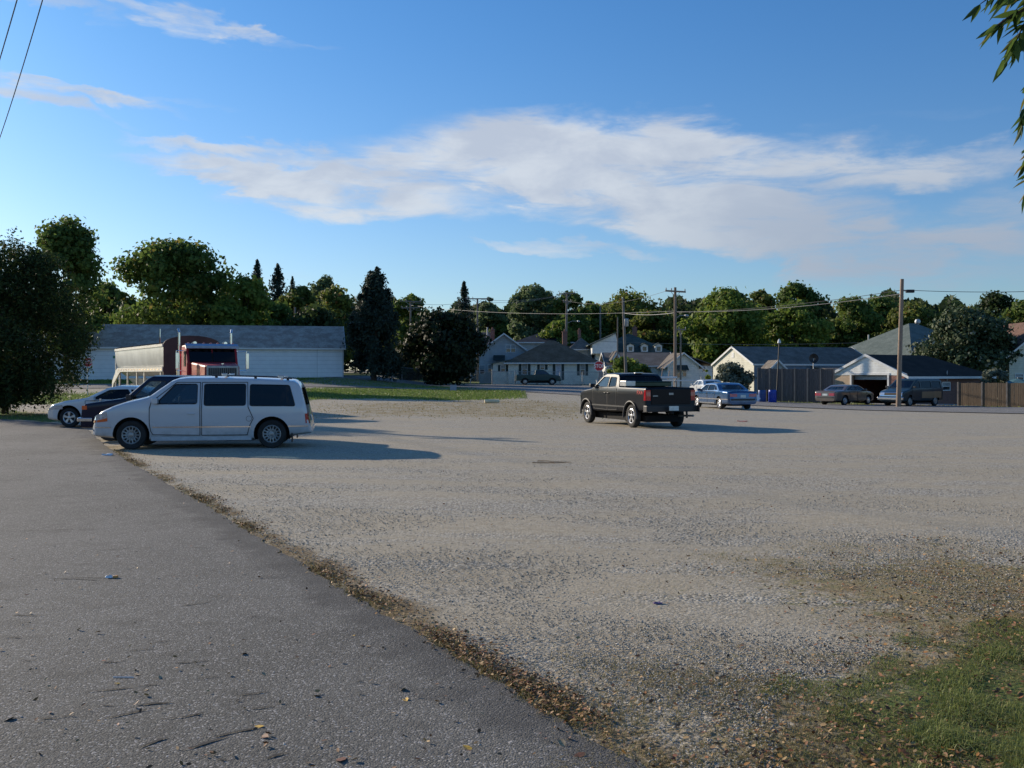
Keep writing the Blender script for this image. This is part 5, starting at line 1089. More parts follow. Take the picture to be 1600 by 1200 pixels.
# lean-to at its left
x0, z_ = hb.front(770, 566); b = MB(); b.prism([(x0,-.6),(-.003,-.6),(-.003,hb.ze-.05),(x0,hb.front(770,567)[1])], 'y', .25, 7); b.build('side_porch', M['siding_cream'], hb.root)
hb.slab([(x0-.3,-.1,hb.front(767,568)[1]),(.2,-.1,hb.ze+.12),(.2,7.3,hb.ze+.12),(x0-.3,7.3,hb.front(767,568)[1])], .08, M['roof_sage'])
a_ = hb.front(783,571,.25); c_ = hb.front(789,580,.25); hb.window(a_[0], c_[0], c_[1], a_[1], xo=-.25, shutters=.26)
# grey gabled house behind, left
ha = House('gabled_house', pt(749,119), pt(826,119), 11, .55, EYE+(HY-549)/F*119, EYE+(HY-521)/F*119, 'gable_y', M['siding_grey'], M['roof_brown'], 'grey gabled house with brown roof and a double attic window, left of the shuttered bungalow', 'house', oh=.5)
a_ = ha.front(791,539.5); c_ = ha.front(805,550); ha.window(a_[0], c_[0], c_[1], a_[1], double=True)
a_ = ha.front(750,571); c_ = ha.front(757,584); ha.window(a_[0], c_[0], c_[1], a_[1]); a_ = ha.front(763,570); c_ = ha.front(768,582); ha.window(a_[0], c_[0], c_[1], a_[1])
a_ = ha.front(771,555); c_ = ha.front(789,563); ha.slab([(a_[0],-1.3,c_[1]),(c_[0],-1.3,c_[1]),(c_[0],0.0,a_[1]),(a_[0],0.0,a_[1])], .06, M['shutter'], 'awning')
ha.chimney(1.5, 4, 4.2, 6.6, .5)
b = MB(); b.cyl((.9,2.5,4.3),(.9,2.5,6.9),.09,n=8); b.build('flue_pipe', M['galv'], ha.root)
# steps with a rail
b = MB()
for i in range(4): b.box((3.2,-1.5+.3*i,-.6),(4.6,-1.2+.3*i-.004,.0+.17*i))
b.build('step', plain('concrete_step', (.3,.3,.3), .9), ha.root)
# far slate-blue roofs
hc = House('slate_roofed_house', pt(806,138), pt(893,138), 9, .8, EYE+(HY-533)/F*138, EYE+(HY-519)/F*142.5, 'hip', M['siding_grey'], M['roof_blue'], 'house showing only its slate blue roof above the shuttered bungalow', 'house', oh=.5)
hc.chimney(6, 4.5, hc.zr-1, hc.zr+.8)
hc2 = House('slate_roofed_house', pt(893,134), pt(925,134), 9, .8, EYE+(HY-541)/F*134, EYE+(HY-529)/F*138.5, 'hip', M['siding_grey'], M['roof_grey'], 'small grey roofed house peeking out between the bungalow chimney and the green dormer roof', 'house', oh=.5)
hc2.chimney(1.2, 2, hc2.zr-1, hc2.zr+1.0, .4)
hc3 = House('slate_roofed_house', pt(712,140), pt(765,140), 9, .8, EYE+(HY-534)/F*140, EYE+(HY-519)/F*144, 'gable_x', M['siding_grey'], M['roof_blue'], 'dark roofed house half hidden behind the round dark tree', 'house', oh=.5)
# house with dormers
hg = House('dormered_house', pt(931,132), pt(1048,132), 10, .8, EYE+(HY-549)/F*132, EYE+(HY-521)/F*137, 'hip', M['siding_white'], M['roof_green'], 'house with green roof and a row of four small white dormers', 'house', oh=.6)
for px in (960, 985, 1007, 1029):
    x, z = hg.front(px, 547, 0); x0, x1 = x-.45, x+.45; zz = hg.front(px, 540)[1]
    b = MB(); b.prism([(x0,z-.4),(x1,z-.4),(x1,zz),(x,zz+.28),(x0,zz)], 'y', -.1, 4.2); dm = b.build('dormer', M['siding_white'], hg.root)
    b = MB(); sl = .28/.45
    for sg in (-1,1): b.add([(x,-.3,zz+.32),(x+sg*.62,-.3,zz-.05),(x+sg*.62,4.2,zz-.05),(x,4.2,zz+.32),(x,-.3,zz+.39),(x+sg*.62,-.3,zz+.03),(x+sg*.62,4.2,zz+.03),(x,4.2,zz+.39)], [(0,1,2,3),(4,5,6,7),(0,1,5,4),(1,2,6,5),(2,3,7,6),(3,0,4,7)])
    b.build('dormer_roof', M['roof_green'], dm)
    b = MB(); b.box((x-.25,-.12,z-.1),(x+.25,-.104,zz-.15)); b.build('pane', M['win_glass'], dm)
cx_ = hg.front(999,520)[0]; hg.chimney(cx_, 5, hg.zr-.6, hg.front(999,513)[1]+.3, .6)
b = MB(); x, z = hg.front(938, 541); b.prism([(x-1.2,z-1.0),(x+2.2,z-1.0),(x+2.2,z),(x+1.9,z+1.6),(x-1.2,z+.2)], 'y', -1.5, 5); b.build('side_wing', M['siding_white'], hg.root)
hg.slab([(x-1.8,-1.9,z+.1),(x+1.9,-1.9,z+1.75),(x+1.9,5,z+1.75),(x-1.8,5,z+.1)], .12, M['roof_sage'])
# long white house right of the shrub with a small white-trimmed porch gable
hd = House('ranch_house', pt(952,116), pt(1050,116), 9, .45, EYE+(HY-569.5)/F*116, EYE+(HY-551)/F*120.5, 'gable_x', M['siding_white'], M['roof_grey'], 'long low white house with grey roof and a small white trimmed porch gable', 'house', oh=.5)
a_ = hd.front(1006,573); c_ = hd.front(1010,586); hd.window(a_[0], c_[0], c_[1], a_[1]); a_ = hd.front(1013,572); c_ = hd.front(1017,588); hd.window(a_[0], c_[0], c_[1], a_[1]); a_ = hd.front(1033,573); c_ = hd.front(1041,588); hd.window(a_[0], c_[0], c_[1], a_[1])
a_ = hd.front(955,562,-2); c_ = hd.front(964,548,-2); e_ = hd.front(974,564,-2); b = MB()
t_ = .22
b.prism([(a_[0],a_[1]),(c_[0],c_[1]),(e_[0],e_[1]),(e_[0]-t_*1.2,e_[1]),(c_[0],c_[1]-t_*2),(a_[0]+t_*1.2,a_[1])], 'y', -2.1, -1.9); b.prism([(a_[0]+.75,a_[1]-.4),(c_[0]+.2,c_[1]-1.0),(e_[0]-.1,e_[1]-.1),(e_[0]-.5,e_[1]-.6)][:3], 'y', -2.0, -1.95); b.build('porch_gable', M['white_trim'], hd.root)
hd.slab([(a_[0],-2.1,a_[1]),(c_[0],-2.1,c_[1]),(c_[0],3,c_[1]),(a_[0],3,a_[1])], .1); hd.slab([(c_[0],-2.1,c_[1]),(e_[0],-2.1,e_[1]),(e_[0],3,e_[1]),(c_[0],3,c_[1])], .1)
for q in (a_, e_):
    b = MB(); b.cyl((q[0]+(.3 if q is a_ else -.3),-2,-.6),(q[0]+(.3 if q is a_ else -.3),-2,q[1]),.07,n=8); b.build('porch_post', M['white_trim'], hd.root)
# white cottage with gable and dark awning
he = House('cottage', pt(1043,110), pt(1092,110), 9, .35, EYE+(HY-570)/F*110, EYE+(HY-551)/F*110, 'gable_y', M['siding_white'], M['roof_grey'], 'small white cottage with front gable and dark window awning', 'house', oh=.45)
a_ = he.front(1056,570.5); c_ = he.front(1074,578); he.slab([(a_[0],-1.0,c_[1]),(c_[0],-1.0,c_[1]),(c_[0],0,a_[1]),(a_[0],0,a_[1])], .06, M['shutter'], 'awning')
a_ = he.front(1058,575); c_ = he.front(1063,590); he.window(a_[0], c_[0], c_[1], a_[1]); a_ = he.front(1067,575); c_ = he.front(1072,588); he.window(a_[0], c_[0], c_[1], a_[1])
a_ = he.front(1119,571); b = MB(); b.box((he.w+.003,2,-.6),(a_[0],8.5,he.ze-.1)); b.build('rear_wing', M['siding_white'], he.root)
he.slab([(he.w*.55,1.5,he.zr-.05),(a_[0]+.4,1.5,he.ze-.1),(a_[0]+.4,9,he.ze-.1),(he.w*.55,9,he.zr+.15)], .1)
b = MB(); Mx = he.M4('front', -2)
a_ = he.front(1098,573,2); c_ = he.front(1101,580,2); he.window(a_[0], c_[0], c_[1], a_[1], xo=-2)
# white gabled house, sunlit end
phi = math.radians(19); A_ = Vector(pt(1178, 88)); B_ = A_+Vector((math.cos(phi), math.sin(phi)))*13
hw = House('gabled_house', A_, B_, 7, -.25, EYE+(HY-568)/F*88, EYE+(HY-541.5)/F*91.5, 'gable_x', M['siding_yellow'], M['roof_grey'], 'long house with sunlit cream gable end and grey roof, behind the tall plank fence', 'house', oh=.12, ohx=.12)
a_ = hw.left(1143.5,551); c_ = hw.left(1147,559); b = MB(); b.box((min(a_[0],c_[0]),-.03,c_[1]),(max(a_[0],c_[0]),-.003,a_[1]), hw.M4('left')); b.build('attic_vent', M['white_trim'], hw.root)
b = MB(); b.box((.0,-.010,-.5),(13,-.003,hw.ze-.1)); b.build('shaded_siding', siding('siding_painted_shade', (.16,.23,.30)), hw.root); hw.root.children[-1].name = 'front_siding_shade'  # bluish shade of the unlit front wall, put into this sheet's colour
# rear porch roof and post seen over the fence
x0 = hw.front(1267, 571)[0]; hw.slab([(x0,-2.6,2.35),(x0+7,-2.6,2.35),(x0+7,0,2.75),(x0,0,2.75)], .12, M['roof_grey'], 'porch_roof')
b = MB(); b.box((x0,-2.68,2.22),(x0+7,-2.605,2.40)); b.build('porch_fascia', M['white_trim'], hw.root)
b = MB(); b.box((x0+.1,-2.5,-.4),(x0+.45,-2.2,2.22)); b.build('porch_pier', M['brick_tan'], hw.root)
# little gable of a shed behind the fence
hs = House('shed', pt(1203,80), pt(1229,80), 3, -.35, EYE+(HY-576)/F*80, EYE+(HY-562.5)/F*80, 'gable_y', M['siding_grey'], M['roof_grey'], 'little white trimmed shed gable peeking over the tall plank fence', 'shed', oh=.15)
# brick garage
phi = math.radians(33); A_ = Vector(pt(1413, 72)); u_ = Vector((math.cos(phi), math.sin(phi))); B_ = A_+u_*11
ga = House('brick_garage', A_, B_, 6.5, -.5, EYE+(HY-584.5)/F*72, EYE+(HY-554)/F*74.7, 'none', M['brick_red'], M['roof_black'], 'brick garage with white gable over an open dark door', 'garage', oh=.3)
e, r = ga.ze, ga.zr; y1 = ga.left(1387,600)[0]; y2 = ga.left(1331,600)[0]; zt_ = ga.left(1360,586)[1]; w_ = 11
def wallbox(nm, a, c, m): return MB().box(a, c).build(nm, m, ga.root)
wallbox('front_pier', (0,0,-.6), (.2,y1,e-.02), M['brick_red']); wallbox('front_pier', (0,y2,-.6), (.2,6.5,e-.02), M['brick_tan'])  # far pier in tan: its sunlit tone is put into the brick colour
wallbox('side_wall', (.203,0,-.6), (w_,.2,e-.02), M['brick_red']); wallbox('side_wall', (.203,6.3,-.6), (w_,6.5,e-.02), M['brick_red']); wallbox('back_wall', (w_-.2,.203,-.6), (w_-.003,6.297,e-.02), M['brick_red'])
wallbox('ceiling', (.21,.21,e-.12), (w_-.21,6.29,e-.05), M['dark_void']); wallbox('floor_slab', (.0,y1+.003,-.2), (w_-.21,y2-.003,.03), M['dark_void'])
b = MB(); b.prism([(y1-.0,zt_),(y2,zt_),(6.5+.25,e-.12),(6.5+.25,e+.0),(3.25,r-.05),(-.25,e),(-.25,e-.12)], 'x', -.03, -.003); b.build('gable', M['siding_white'], ga.root)
b = MB(); b.box((-.06,y1-.14,-.6),(-.003,y1,zt_)); b.box((-.06,y2,-.6),(-.003,y2+.14,zt_)); b.box((-.07,y1-.2,zt_),(-.032,y2+.2,zt_+.16)); b.build('door_frame', M['white_trim'], ga.root)
b = MB(); b.box((.3,y1,zt_-.35),(.36,y2,zt_-.004)); b.build('raised_door', M['galv'], ga.root)
sl = (r-e)/3.25; ov = .45; og = .12; hipx = w_-3.8
ga.slab([(-og,-ov,e-ov*sl),(w_+.4,-ov,e-ov*sl),(hipx,3.25,r),(-og,3.25,r)]); ga.slab([(w_+.4,6.5+ov,e-ov*sl),(-og,6.5+ov,e-ov*sl),(-og,3.25,r),(hipx,3.25,r)]); ga.slab([(w_+.4,-ov,e-ov*sl),(w_+.4,6.5+ov,e-ov*sl),(hipx,3.25,r)], .1, M['roof_sage'])
b = MB(); b.box((-og-.02,-ov-.04,e-ov*sl-.14),(w_+.42,-ov-.003,e-ov*sl+.03)); b.build('fascia', M['white_trim'], ga.root)
b = MB(); b.prism([(-ov,e-ov*sl-.15),(-ov,e-ov*sl+.05),(3.25,r+.06),(6.5+ov,e-ov*sl+.05),(6.5+ov,e-ov*sl-.15),(3.25,r-.15)], 'x', -og-.05, -og-.003); b.build('barge_board', M['white_trim'], ga.root)
b = MB(); b.box((-ov,-ov+.05,e-ov*sl-.12),(-.035,6.5+ov-.05,e-ov*sl-.09)) if False else None
a_ = ga.front(1475,598); c_ = ga.front(1481,609); ga.window(a_[0]-.2, c_[0]+.2, c_[1], a_[1])
b = MB(); b.cyl((ga.front(1478,590)[0],-.1,e-.5),(ga.front(1478,590)[0],-.1,e+.25),.03,n=6); b.build('vent_pipe', M['galv'], ga.root)
# green hip-roofed house behind the garage
phi = math.radians(25); A_ = Vector(pt(1425, 92)); B_ = A_+Vector((math.cos(phi), math.sin(phi)))*13
hf = House('hip_roofed_house', A_, B_, 12, -.4, 3.35, EYE+(HY-503)/F*97, 'hip', M['brick_tan'], M['roof_sage'], 'house with tall sage green hip roof behind the brick garage', 'house', oh=.8)
b = MB(); b.lathe([(0,.5),(.2,.45),(.3,.25),(.25,.05),(.12,0),(.12,-.4)], (7.2,6.0,hf.zr-.02), 'z', 12); b.build('roof_ventilator', M['galv'], hf.root, smooth=40)
# pale sided house at the right edge
hr = House('gabled_house', pt(1577,84), pt(1700,84), 9, -.4, EYE+(HY-550)/F*84, EYE+(HY-500)/F*84, 'gable_y', M['siding_yellow'], M['roof_brown'], 'pale yellow sided house with steep gable at the right edge of the photo', 'house', oh=.6)
a_ = hr.front(1586.5,585); c_ = hr.front(1598,593); hr.window(a_[0], c_[0], c_[1], a_[1])
hr2 = House('slate_roofed_house', pt(1545,112), pt(1640,112), 9, -.1, EYE+(HY-548)/F*112, EYE+(HY-519)/F*116.5, 'gable_x', M['siding_grey'], M['roof_blue'], 'slate blue roofed house behind the pale yellow house at the right edge', 'house', oh=.4)
# backyard canopy
ym = G(1590, 76); cn = empty('patio_umbrella', ym, 0, 'teal patio umbrella showing its top over the wooden fence at right', 'umbrella')
b = MB(); zt2 = EYE-(591-HY)/F*76-ym.z; n = 8
b.add([(0,0,zt2)]+[(1.6*math.cos(i*math.pi/4), 1.6*math.sin(i*math.pi/4), zt2-.45) for i in range(8)]+[(0,0,zt2-.04)]+[(1.57*math.cos(i*math.pi/4), 1.57*math.sin(i*math.pi/4), zt2-.50) for i in range(8)], [(0,1+i,1+(i+1)%8) for i in range(8)]+[(9,10+(i+1)%8,10+i) for i in range(8)]+[(1+i,10+i,10+(i+1)%8,1+(i+1)%8) for i in range(8)]); b.build('canopy', plain('teal_canvas', (.06,.16,.18), .8), cn)
b = MB(); b.cyl((0,0,0),(0,0,zt2+.08),.03,n=8); b.build('pole', M['galv'], cn)
# small rooftop left of the truck, above the white building
hl = House('slate_roofed_house', pt(178,150), pt(212,150), 8, 2, EYE+(HY-507)/F*150, EYE+(HY-499)/F*150, 'gable_y', M['siding_grey'], M['roof_grey'], 'tiny grey rooftop just showing above the left of the long white building', 'house', oh=.3)
M['poly_sheet'] = plain('grey_plastic_panel', (.3,.3,.34), .5)

# ================================================================== FENCES, POLES, SIGNS
def plank_fence(name, p, q, h, npan, mat, label, zoff=0, post='wood_grey', rails=True):
    p, q = Vector(p), Vector(q); L = (q-p).length; rz = heading(p, q); root = empty(name, (p.x, p.y, H(p.x,p.y)+zoff), rz, label, 'fence')
    for i in range(npan):
        a, c = L*i/npan, L*(i+1)/npan; wa, wb = p.lerp(q, i/npan), p.lerp(q, (i+1)/npan); za, zb = H(wa.x,wa.y)+zoff-root.location.z, H(wb.x,wb.y)+zoff-root.location.z
        b = MB(); n = max(6, int((c-a)/.145)); rr = random.Random(i+int(L*10))
        for j in range(n):
            x0 = a+.06+(c-a-.12)*j/n; x1 = a+.06+(c-a-.12)*(j+1)/n-.012; z0 = za+(zb-za)*j/n; dz = rr.uniform(-.02,.02); yy = rr.uniform(-.006,.006)
            b.box((x0,-.012+yy,z0-.1),(x1,.012+yy,z0+h+dz))
        b.build('panel', mat, root)
        if rails:
            b = MB()
            for f in (.12,.5,.88): b.add([(a+.05,.014,za+h*f-.05),(c-.05,.014,zb+h*f-.05),(c-.05,.05,zb+h*f-.05),(a+.05,.05,za+h*f-.05),(a+.05,.014,za+h*f+.05),(c-.05,.014,zb+h*f+.05),(c-.05,.05,zb+h*f+.05),(a+.05,.05,za+h*f+.05)], [(0,3,2,1),(4,5,6,7),(0,1,5,4),(1,2,6,5),(2,3,7,6),(3,0,4,7)])
            b.build('rail', M[post], root)
    for i in range(npan+1):
        a = L*i/npan; wa = p.lerp(q, i/npan); za = H(wa.x,wa.y)+zoff-root.location.z; b = MB(); b.box((a-.05,-.05,za-.3),(a+.05,.05,za+h+.06)); b.build('post', M[post], root)
    return root
M['fence_grey'] = planks('weathered_fence_boards', (.12,.105,.10), .157, .35); M['fence_brown'] = planks('brown_fence_boards', (.17,.12,.075), .157, .3)
plank_fence('plank_fence', pt(1184,77.5), pt(1303,73.5), 2.55, 6, M['fence_grey'], 'tall weathered grey plank fence behind the blue barrels')
f_ = plank_fence('plank_fence', pt(1497,69), pt(1700,62.5), 1.62, 5, M['fence_brown'], 'brown wooden plank fence along the street at the right edge')
# horizontal cleats on the grey fence front
# chain-link fence
cf0, cf1 = Vector(pt(560,107.5)), Vector(pt(945,107.5)); rt = empty('chain_link_fence', (cf0.x, cf0.y, H(cf0.x,cf0.y)), 0, 'galvanised chain link fence with thin posts in front of the bungalow', 'fence')
Lc = (cf1-cf0).length; hts = 1.45
for px in (592, 612, 628, 663, 701, 735, 769, 805, 839, 875, 910, 944):
    x = (px-CX)/F*107.5-cf0.x; z = H(x+cf0.x, 107.5)-rt.location.z; b = MB(); b.cyl((x,0,z-.2),(x,0,z+hts+(.18 if px in (663,769) else 0)),.05,n=8); b.lathe([(0,.06),(.06,.03),(.06,0)], (x,0,z+hts+(.18 if px in (663,769) else 0)), 'z', 8); b.build('post', M['galv'], rt)
b = MB(); b.tube([Vector((x, 0, H(x+cf0.x,107.5)-rt.location.z+hts)) for x in np.linspace(0, Lc, 14)], .028, 6); b.build('top_rail', M['galv'], rt)
m, k, bs, o = newmat('chain_link'); X_,Y_,Z_ = k.sep(objco(k))[0:3]; k.put(bs,'Base Color',(.35,.36,.36)); k.put(bs,'Metallic',.5)
wv = lambda s_: k.m('LESS_THAN', k.m('FRACT', k.m('MULTIPLY', k.m('ADD' if s_ else 'SUBTRACT', X_, Z_), 14.0)), .10)
k.put(bs, 'Alpha', k.m('MAXIMUM', wv(0), wv(1))); M['mesh'] = m
b = MB(); pts = [(x, H(x+cf0.x,107.5)-rt.location.z) for x in np.linspace(0, Lc, 14)]
for (a, za), (c, zc) in zip(pts, pts[1:]): b.add([(a,.03,za),(c,.03,zc),(c,.03,zc+hts),(a,.03,za+hts)], [(0,1,2,3)])
b.build('wire_mesh', M['mesh'], rt)
# pipe barrier and propped boards
pb = empty('pipe_barrier', G(1030,84), 0, 'low white pipe barrier left of the utility pole behind the black pickup', 'barrier'); z_ = lambda r_: EYE-(r_-HY)/F*84-pb.location.z
b = MB(); b.cyl((0,0,z_(590)),(1.5,0,z_(590)),.09,n=10); b.build('rail', M['white_trim'], pb); b = MB(); b.cyl((0,0.3,z_(594.5)),(3.7,.3,z_(595)),.055,n=10); b.build('rail', M['white_trim'], pb)
for x in (.05, 1.4, 3.6):
    b = MB(); b.cyl((x,.15,-.1),(x,.15,z_(589)),.05,n=8); b.build('post', M['galv'], pb)
for i, (x0, z0, x1, z1) in enumerate(((1036,571,1030,591),(1046,579,1040,591))):
    q = G(x1, 86); b = MB(); a_ = P(x0,z0,86)-q; b.box((-.06,-.02,0),(.06,.02,a_.length)); o_ = b.build('board', M['wood_pole'], loc=q+Vector((0,0,.0)), label=('taller' if i == 0 else 'shorter')+' pale board propped up left of the utility pole', cat='board')
    o_.rotation_euler = Vector(a_).to_track_quat('Z','Y').to_euler()
# barrels
M['blue_bin'] = plain('blue_plastic', (.012,.06,.22), .4, var=.15); M['blue_bin2'] = plain('bright_blue_plastic', (.012,.05,.38), .4, var=.15)
for px, m_, lb, s in ((1190.5,'blue_bin','dull blue barrel standing in front of the tall plank fence',.95),(1207,'blue_bin2','bright blue barrel, right of the dull blue one',1.0)):
    q = G(px, 73.5); b = MB(); b.lathe([(0,0),(.27,0),(.29,.03),(.29,.30),(.305,.32),(.29,.34),(.29,.62),(.305,.64),(.29,.66),(.29,.90),(.27,.94),(.25,.92),(0,.92)], n=24); o_ = b.build('barrel', M[m_], loc=q, smooth=35, label=lb, cat='barrel'); o_.scale = (s,s,s)
q = G(1199, 74.2); b = MB(); b.box((-.05,-.12,.1),(.22,.12,.95)); b.cyl((-.1,0,.1),(-.1,0,1.1),.02,n=6); hnd = b.build('hand_cart', M['dark_void'], loc=q, label='dark hand cart frame wedged between the two blue barrels', cat='cart')
q = G(1181.5, 73.2); b = MB(); b.box((-.42,-.03,0),(.42,.03,.55)); o_ = b.build('leaning_panel', M['paper'], loc=q, label='pale panel leaning at the corner of the tall plank fence', cat='panel'); o_.rotation_euler = (math.radians(-25), math.radians(-38), 0)
# black round dish above the fence
q = G(1271, 76); dz_ = EYE-(560-HY)/F*76-q.z; rt = empty('satellite_dish', q, 0, 'round black satellite dish on a mast above the tall plank fence', 'satellite dish')
b = MB(); b.cyl((0,0,0),(0,0,dz_),.04,n=8); b.build('mast', M['galv'], rt); b = MB(); b.lathe([(0,.08),(.2,.05),(.36,-.03),(.37,-.02),(.2,.08),(0,.11)], (0,-.08,dz_), 'y', 20); b.build('dish', M['black_plastic'], rt, smooth=40)
b = MB(); b.cyl((0,-.1,dz_-.3),(0,-.45,dz_-.05),.015,n=6); b.box((-.04,-.5,dz_-.08),(.04,-.42,dz_)); b.build('feed_horn', M['black_plastic'], rt)
# leaning yard lamp post
q = G(1213, 76); tp = P(1217.5, 536, 76)-q; rt = empty('yard_lamp', q, 0, 'leaning dark yard lamp post with pale head above the tall plank fence', 'lamp post')
b = MB(); b.cyl((0,0,0), tp, .055, .045, 8); b.build('post', M['black_plastic'], rt); b = MB(); b.lathe([(.02,.32),(.10,.2),(.14,0),(.05,-.02),(0,-.02)], tp, 'z', 12); b.build('lamp_shade', M['white_trim'], rt, smooth=40)
# stop signs
M['sign_red'] = plain('sign_red', (.48,.018,.03), .4, var=.08); M['sign_white'] = plain('sign_white', (.8,.8,.8), .4, var=.03); M['sign_green'] = plain('sign_green', (.01,.16,.09), .4, var=.05); M['sign_back'] = plain('sign_back', (.2,.2,.2), .5)
def octo(r): return [(r*math.cos(math.radians(22.5+45*i)), r*math.sin(math.radians(22.5+45*i))) for i in range(8)]
def stop_sign(px, row, d, R, rz, label, extra=None):
    q = G(px, d); zc = EYE-(row-HY)/F*d-q.z; rt = empty('stop_sign', q, rz, label, 'stop sign')
    b = MB(); b.box((-.03,.0,0),(.03,.05,zc+R*.9)); b.build('post', M['galv'] if d < 72 else M['black_plastic'], rt)
    b = MB(); b.prism([(x, z+zc) for x, z in octo(R)], 'y', -.012, -.004); pl = b.build('border', M['sign_white'], rt); pl.name = 'sign_plate'
    b = MB(); b.prism([(x, z+zc) for x, z in octo(R*.93)], 'y', -.018, -.0125); b.build('face', M['sign_red'], pl)
    text_obj('STOP', R*.86, M['sign_white'], 'lettering', pl, (0,-.021,zc-.01), (math.pi/2,0,0), .002, (.88,1.12,1)); return rt
sg_ = stop_sign(936, 572, 75, .40, math.radians(-6), 'red stop sign with white letters facing the lot, left of the black pickup cab')
zc = EYE-(585-HY)/F*75-sg_.location.z; b = MB(); b.box((-.02,-.03,zc-.22),(.30,-.012,zc+.22)); b.build('route_plate', M['sign_back'], sg_)
stop_sign(137, 566, 70, .36, math.radians(38), 'dark red stop sign in the shade of the big bush at left')
q = G(188, 84.5); rt = empty('street_sign', q, 0, 'green street name sign on a thin post left of the hopper trailer', 'street sign'); zc = EYE-(558-HY)/F*84.5-q.z
b = MB(); b.cyl((0,0,0),(0,0,zc+.15),.03,n=8); b.build('post', M['galv'], rt); b = MB(); b.box((-.62,-.012,zc-.11),(.38,.0,zc+.11)); b.build('name_plate', M['sign_green'], rt)
q = G(708, 79); b = MB(); b.box((-.26,-.02,0),(.26,.02,.5)); b.cyl((-.2,.03,0),(-.2,.03,.45),.015,n=6); b.cyl((.2,.03,0),(.2,.03,.45),.015,n=6); o_ = b.build('ground_sign', M['poly_sheet'], loc=q, label='small grey ground sign at the far edge of the grass strip', cat='sign'); o_.rotation_euler = (math.radians(-12), math.radians(4), .1)
q = G(938.5, 84); b = MB(); b.box((-.36,-.2,0),(.36,.2,.95)); b.box((-.40,-.24,.952),(.40,.24,1.0)); b.build('utility_cabinet', plain('cabinet_beige', (.5,.5,.47), .6), loc=q, bevel=.02, label='pale utility cabinet beside the stop sign at the street', cat='cabinet')
# utility poles
def pole(px, top, d, label, r=.14, lean=0, arms=(), xf=None, lamp=None, mat='wood_grey', base_px=None):
    q = G(base_px or px, d); tp = P(px, top, d)-q; rt = empty('utility_pole', q, 0, label, 'utility pole')
    b = MB(); b.cyl((0,0,-.3), tp, r, r*.72, 12); b.build('pole', M[mat], rt, smooth=50)
    for row, l, rr, tilt in arms:
        c = P(px, row, d)-q; b = MB(); h = math.tan(tilt)*l/2; b.add([(c.x-l/2,-.22,c.z-.07-h),(c.x+l/2,-.22,c.z-.07+h),(c.x+l/2,-.12,c.z-.07+h),(c.x-l/2,-.12,c.z-.07-h),(c.x-l/2,-.22,c.z+.07-h),(c.x+l/2,-.22,c.z+.07+h),(c.x+l/2,-.12,c.z+.07+h),(c.x-l/2,-.12,c.z+.07-h)], [(0,3,2,1),(4,5,6,7),(0,1,5,4),(1,2,6,5),(2,3,7,6),(3,0,4,7)])
        ca = b.build('crossarm', M[mat], rt)
        for f in (-.46,-.2,.46):
            b = MB(); b.lathe([(0,.2),(.05,.18),(.035,.12),(.06,.08),(.03,.0)], (c.x+f*l,-.17,c.z+.07+f*2*h), 'z', 8); b.build('insulator', M['galv'], ca)
        b = MB(); b.cyl((c.x-l*.22,-.2,c.z-.05),(c.x,-.13,c.z-.55),.02,n=5); b.cyl((c.x+l*.22,-.2,c.z-.05),(c.x,-.13,c.z-.55),.02,n=5); b.build('brace', M['galv'], ca)
    if xf:
        c = P(xf[0], xf[1], d)-q; b = MB(); b.lathe([(0,.45),(.15,.43),(.24,.36),(.24,-.36),(.2,-.42),(0,-.42)], (c.x,-.1,c.z), 'z', 14); b.build('transformer', M['galv'], rt, smooth=40)
    if lamp:
        c0 = P(px, lamp[1], d)-q; c1 = P(lamp[0], lamp[2], d)-q; b = MB(); b.tube([c0, c0.lerp(c1,.5)+Vector((0,0,.15)), c1], .035, 6); a_ = b.build('lamp_arm', M['galv'], rt)
        b = MB(); b.lathe([(0,.10),(.16,.06),(.2,-.04),(.1,-.12),(0,-.13)], c1+Vector((.15*(1 if lamp[0] > px else -1),0,0)), 'z', 12); b.build('lamp_head', M['galv'], a_, smooth=40)
    return rt, q+tp
p1, t1 = pole(1409.5, 436, 64, 'tall brown utility pole in front of the brick garage, nearest pole in the photo', .16, mat='wood_pole', base_px=1403.5)
q1 = p1.location; c = P(1410,454,64)-q1; c1 = P(1418,455,64)-q1; b = MB(); b.cyl(c, c1, .03, n=6); b.build('bracket', M['galv'], p1); b = MB(); b.box((c1.x-.1,-.12,c1.z-.1),(c1.x+.42,.12,c1.z+.10)); b.build('splice_box', M['black_plastic'], p1, bevel=.03)
p2, t2 = pole(1055, 449, 85, 'utility pole with one straight crossarm rising behind the black pickup', .15, arms=((455.5,1.75,0,-.06),), lamp=(1070,498,493), mat='wood_pole')
p3, t3 = pole(886, 457, 121, 'utility pole with two short crossarms rising behind the bungalow chimney', .17, arms=((459,2.0,0,.05),(472,1.0,0,0)), lamp=(902,505,502), base_px=883)
p4, t4 = pole(973.5, 466, 104, 'leaning utility pole with a transformer, left of the crossarm pole', .17, xf=(978.5,504), base_px=979)
p5, t5 = pole(965, 496, 113, 'thin dark pole just left of the leaning pole', .09, mat='wood_grey'); p6, t6 = pole(938, 478, 142, 'bare distant pole above the green dormer roof', .16)
p7, t7 = pole(746, 466, 128, 'utility pole with crossarm beside the sparse spruce', .15, arms=((467,3.0,0,0),)); p8, t8 = pole(641.5, 470, 128, 'utility pole with two crossarms in front of the dark round tree', .14, arms=((471,2.8,0,-.05),(481,2.4,0,.02)))
p9, t9 = pole(1063.5, 514, 100, 'short thin pole with a small arm right of the crossarm pole', .10, arms=((515,1.0,0,0),)); p10, t10 = pole(461, 480, 122, 'pole with a grey box above the long white building roof', .16, xf=(466,499))
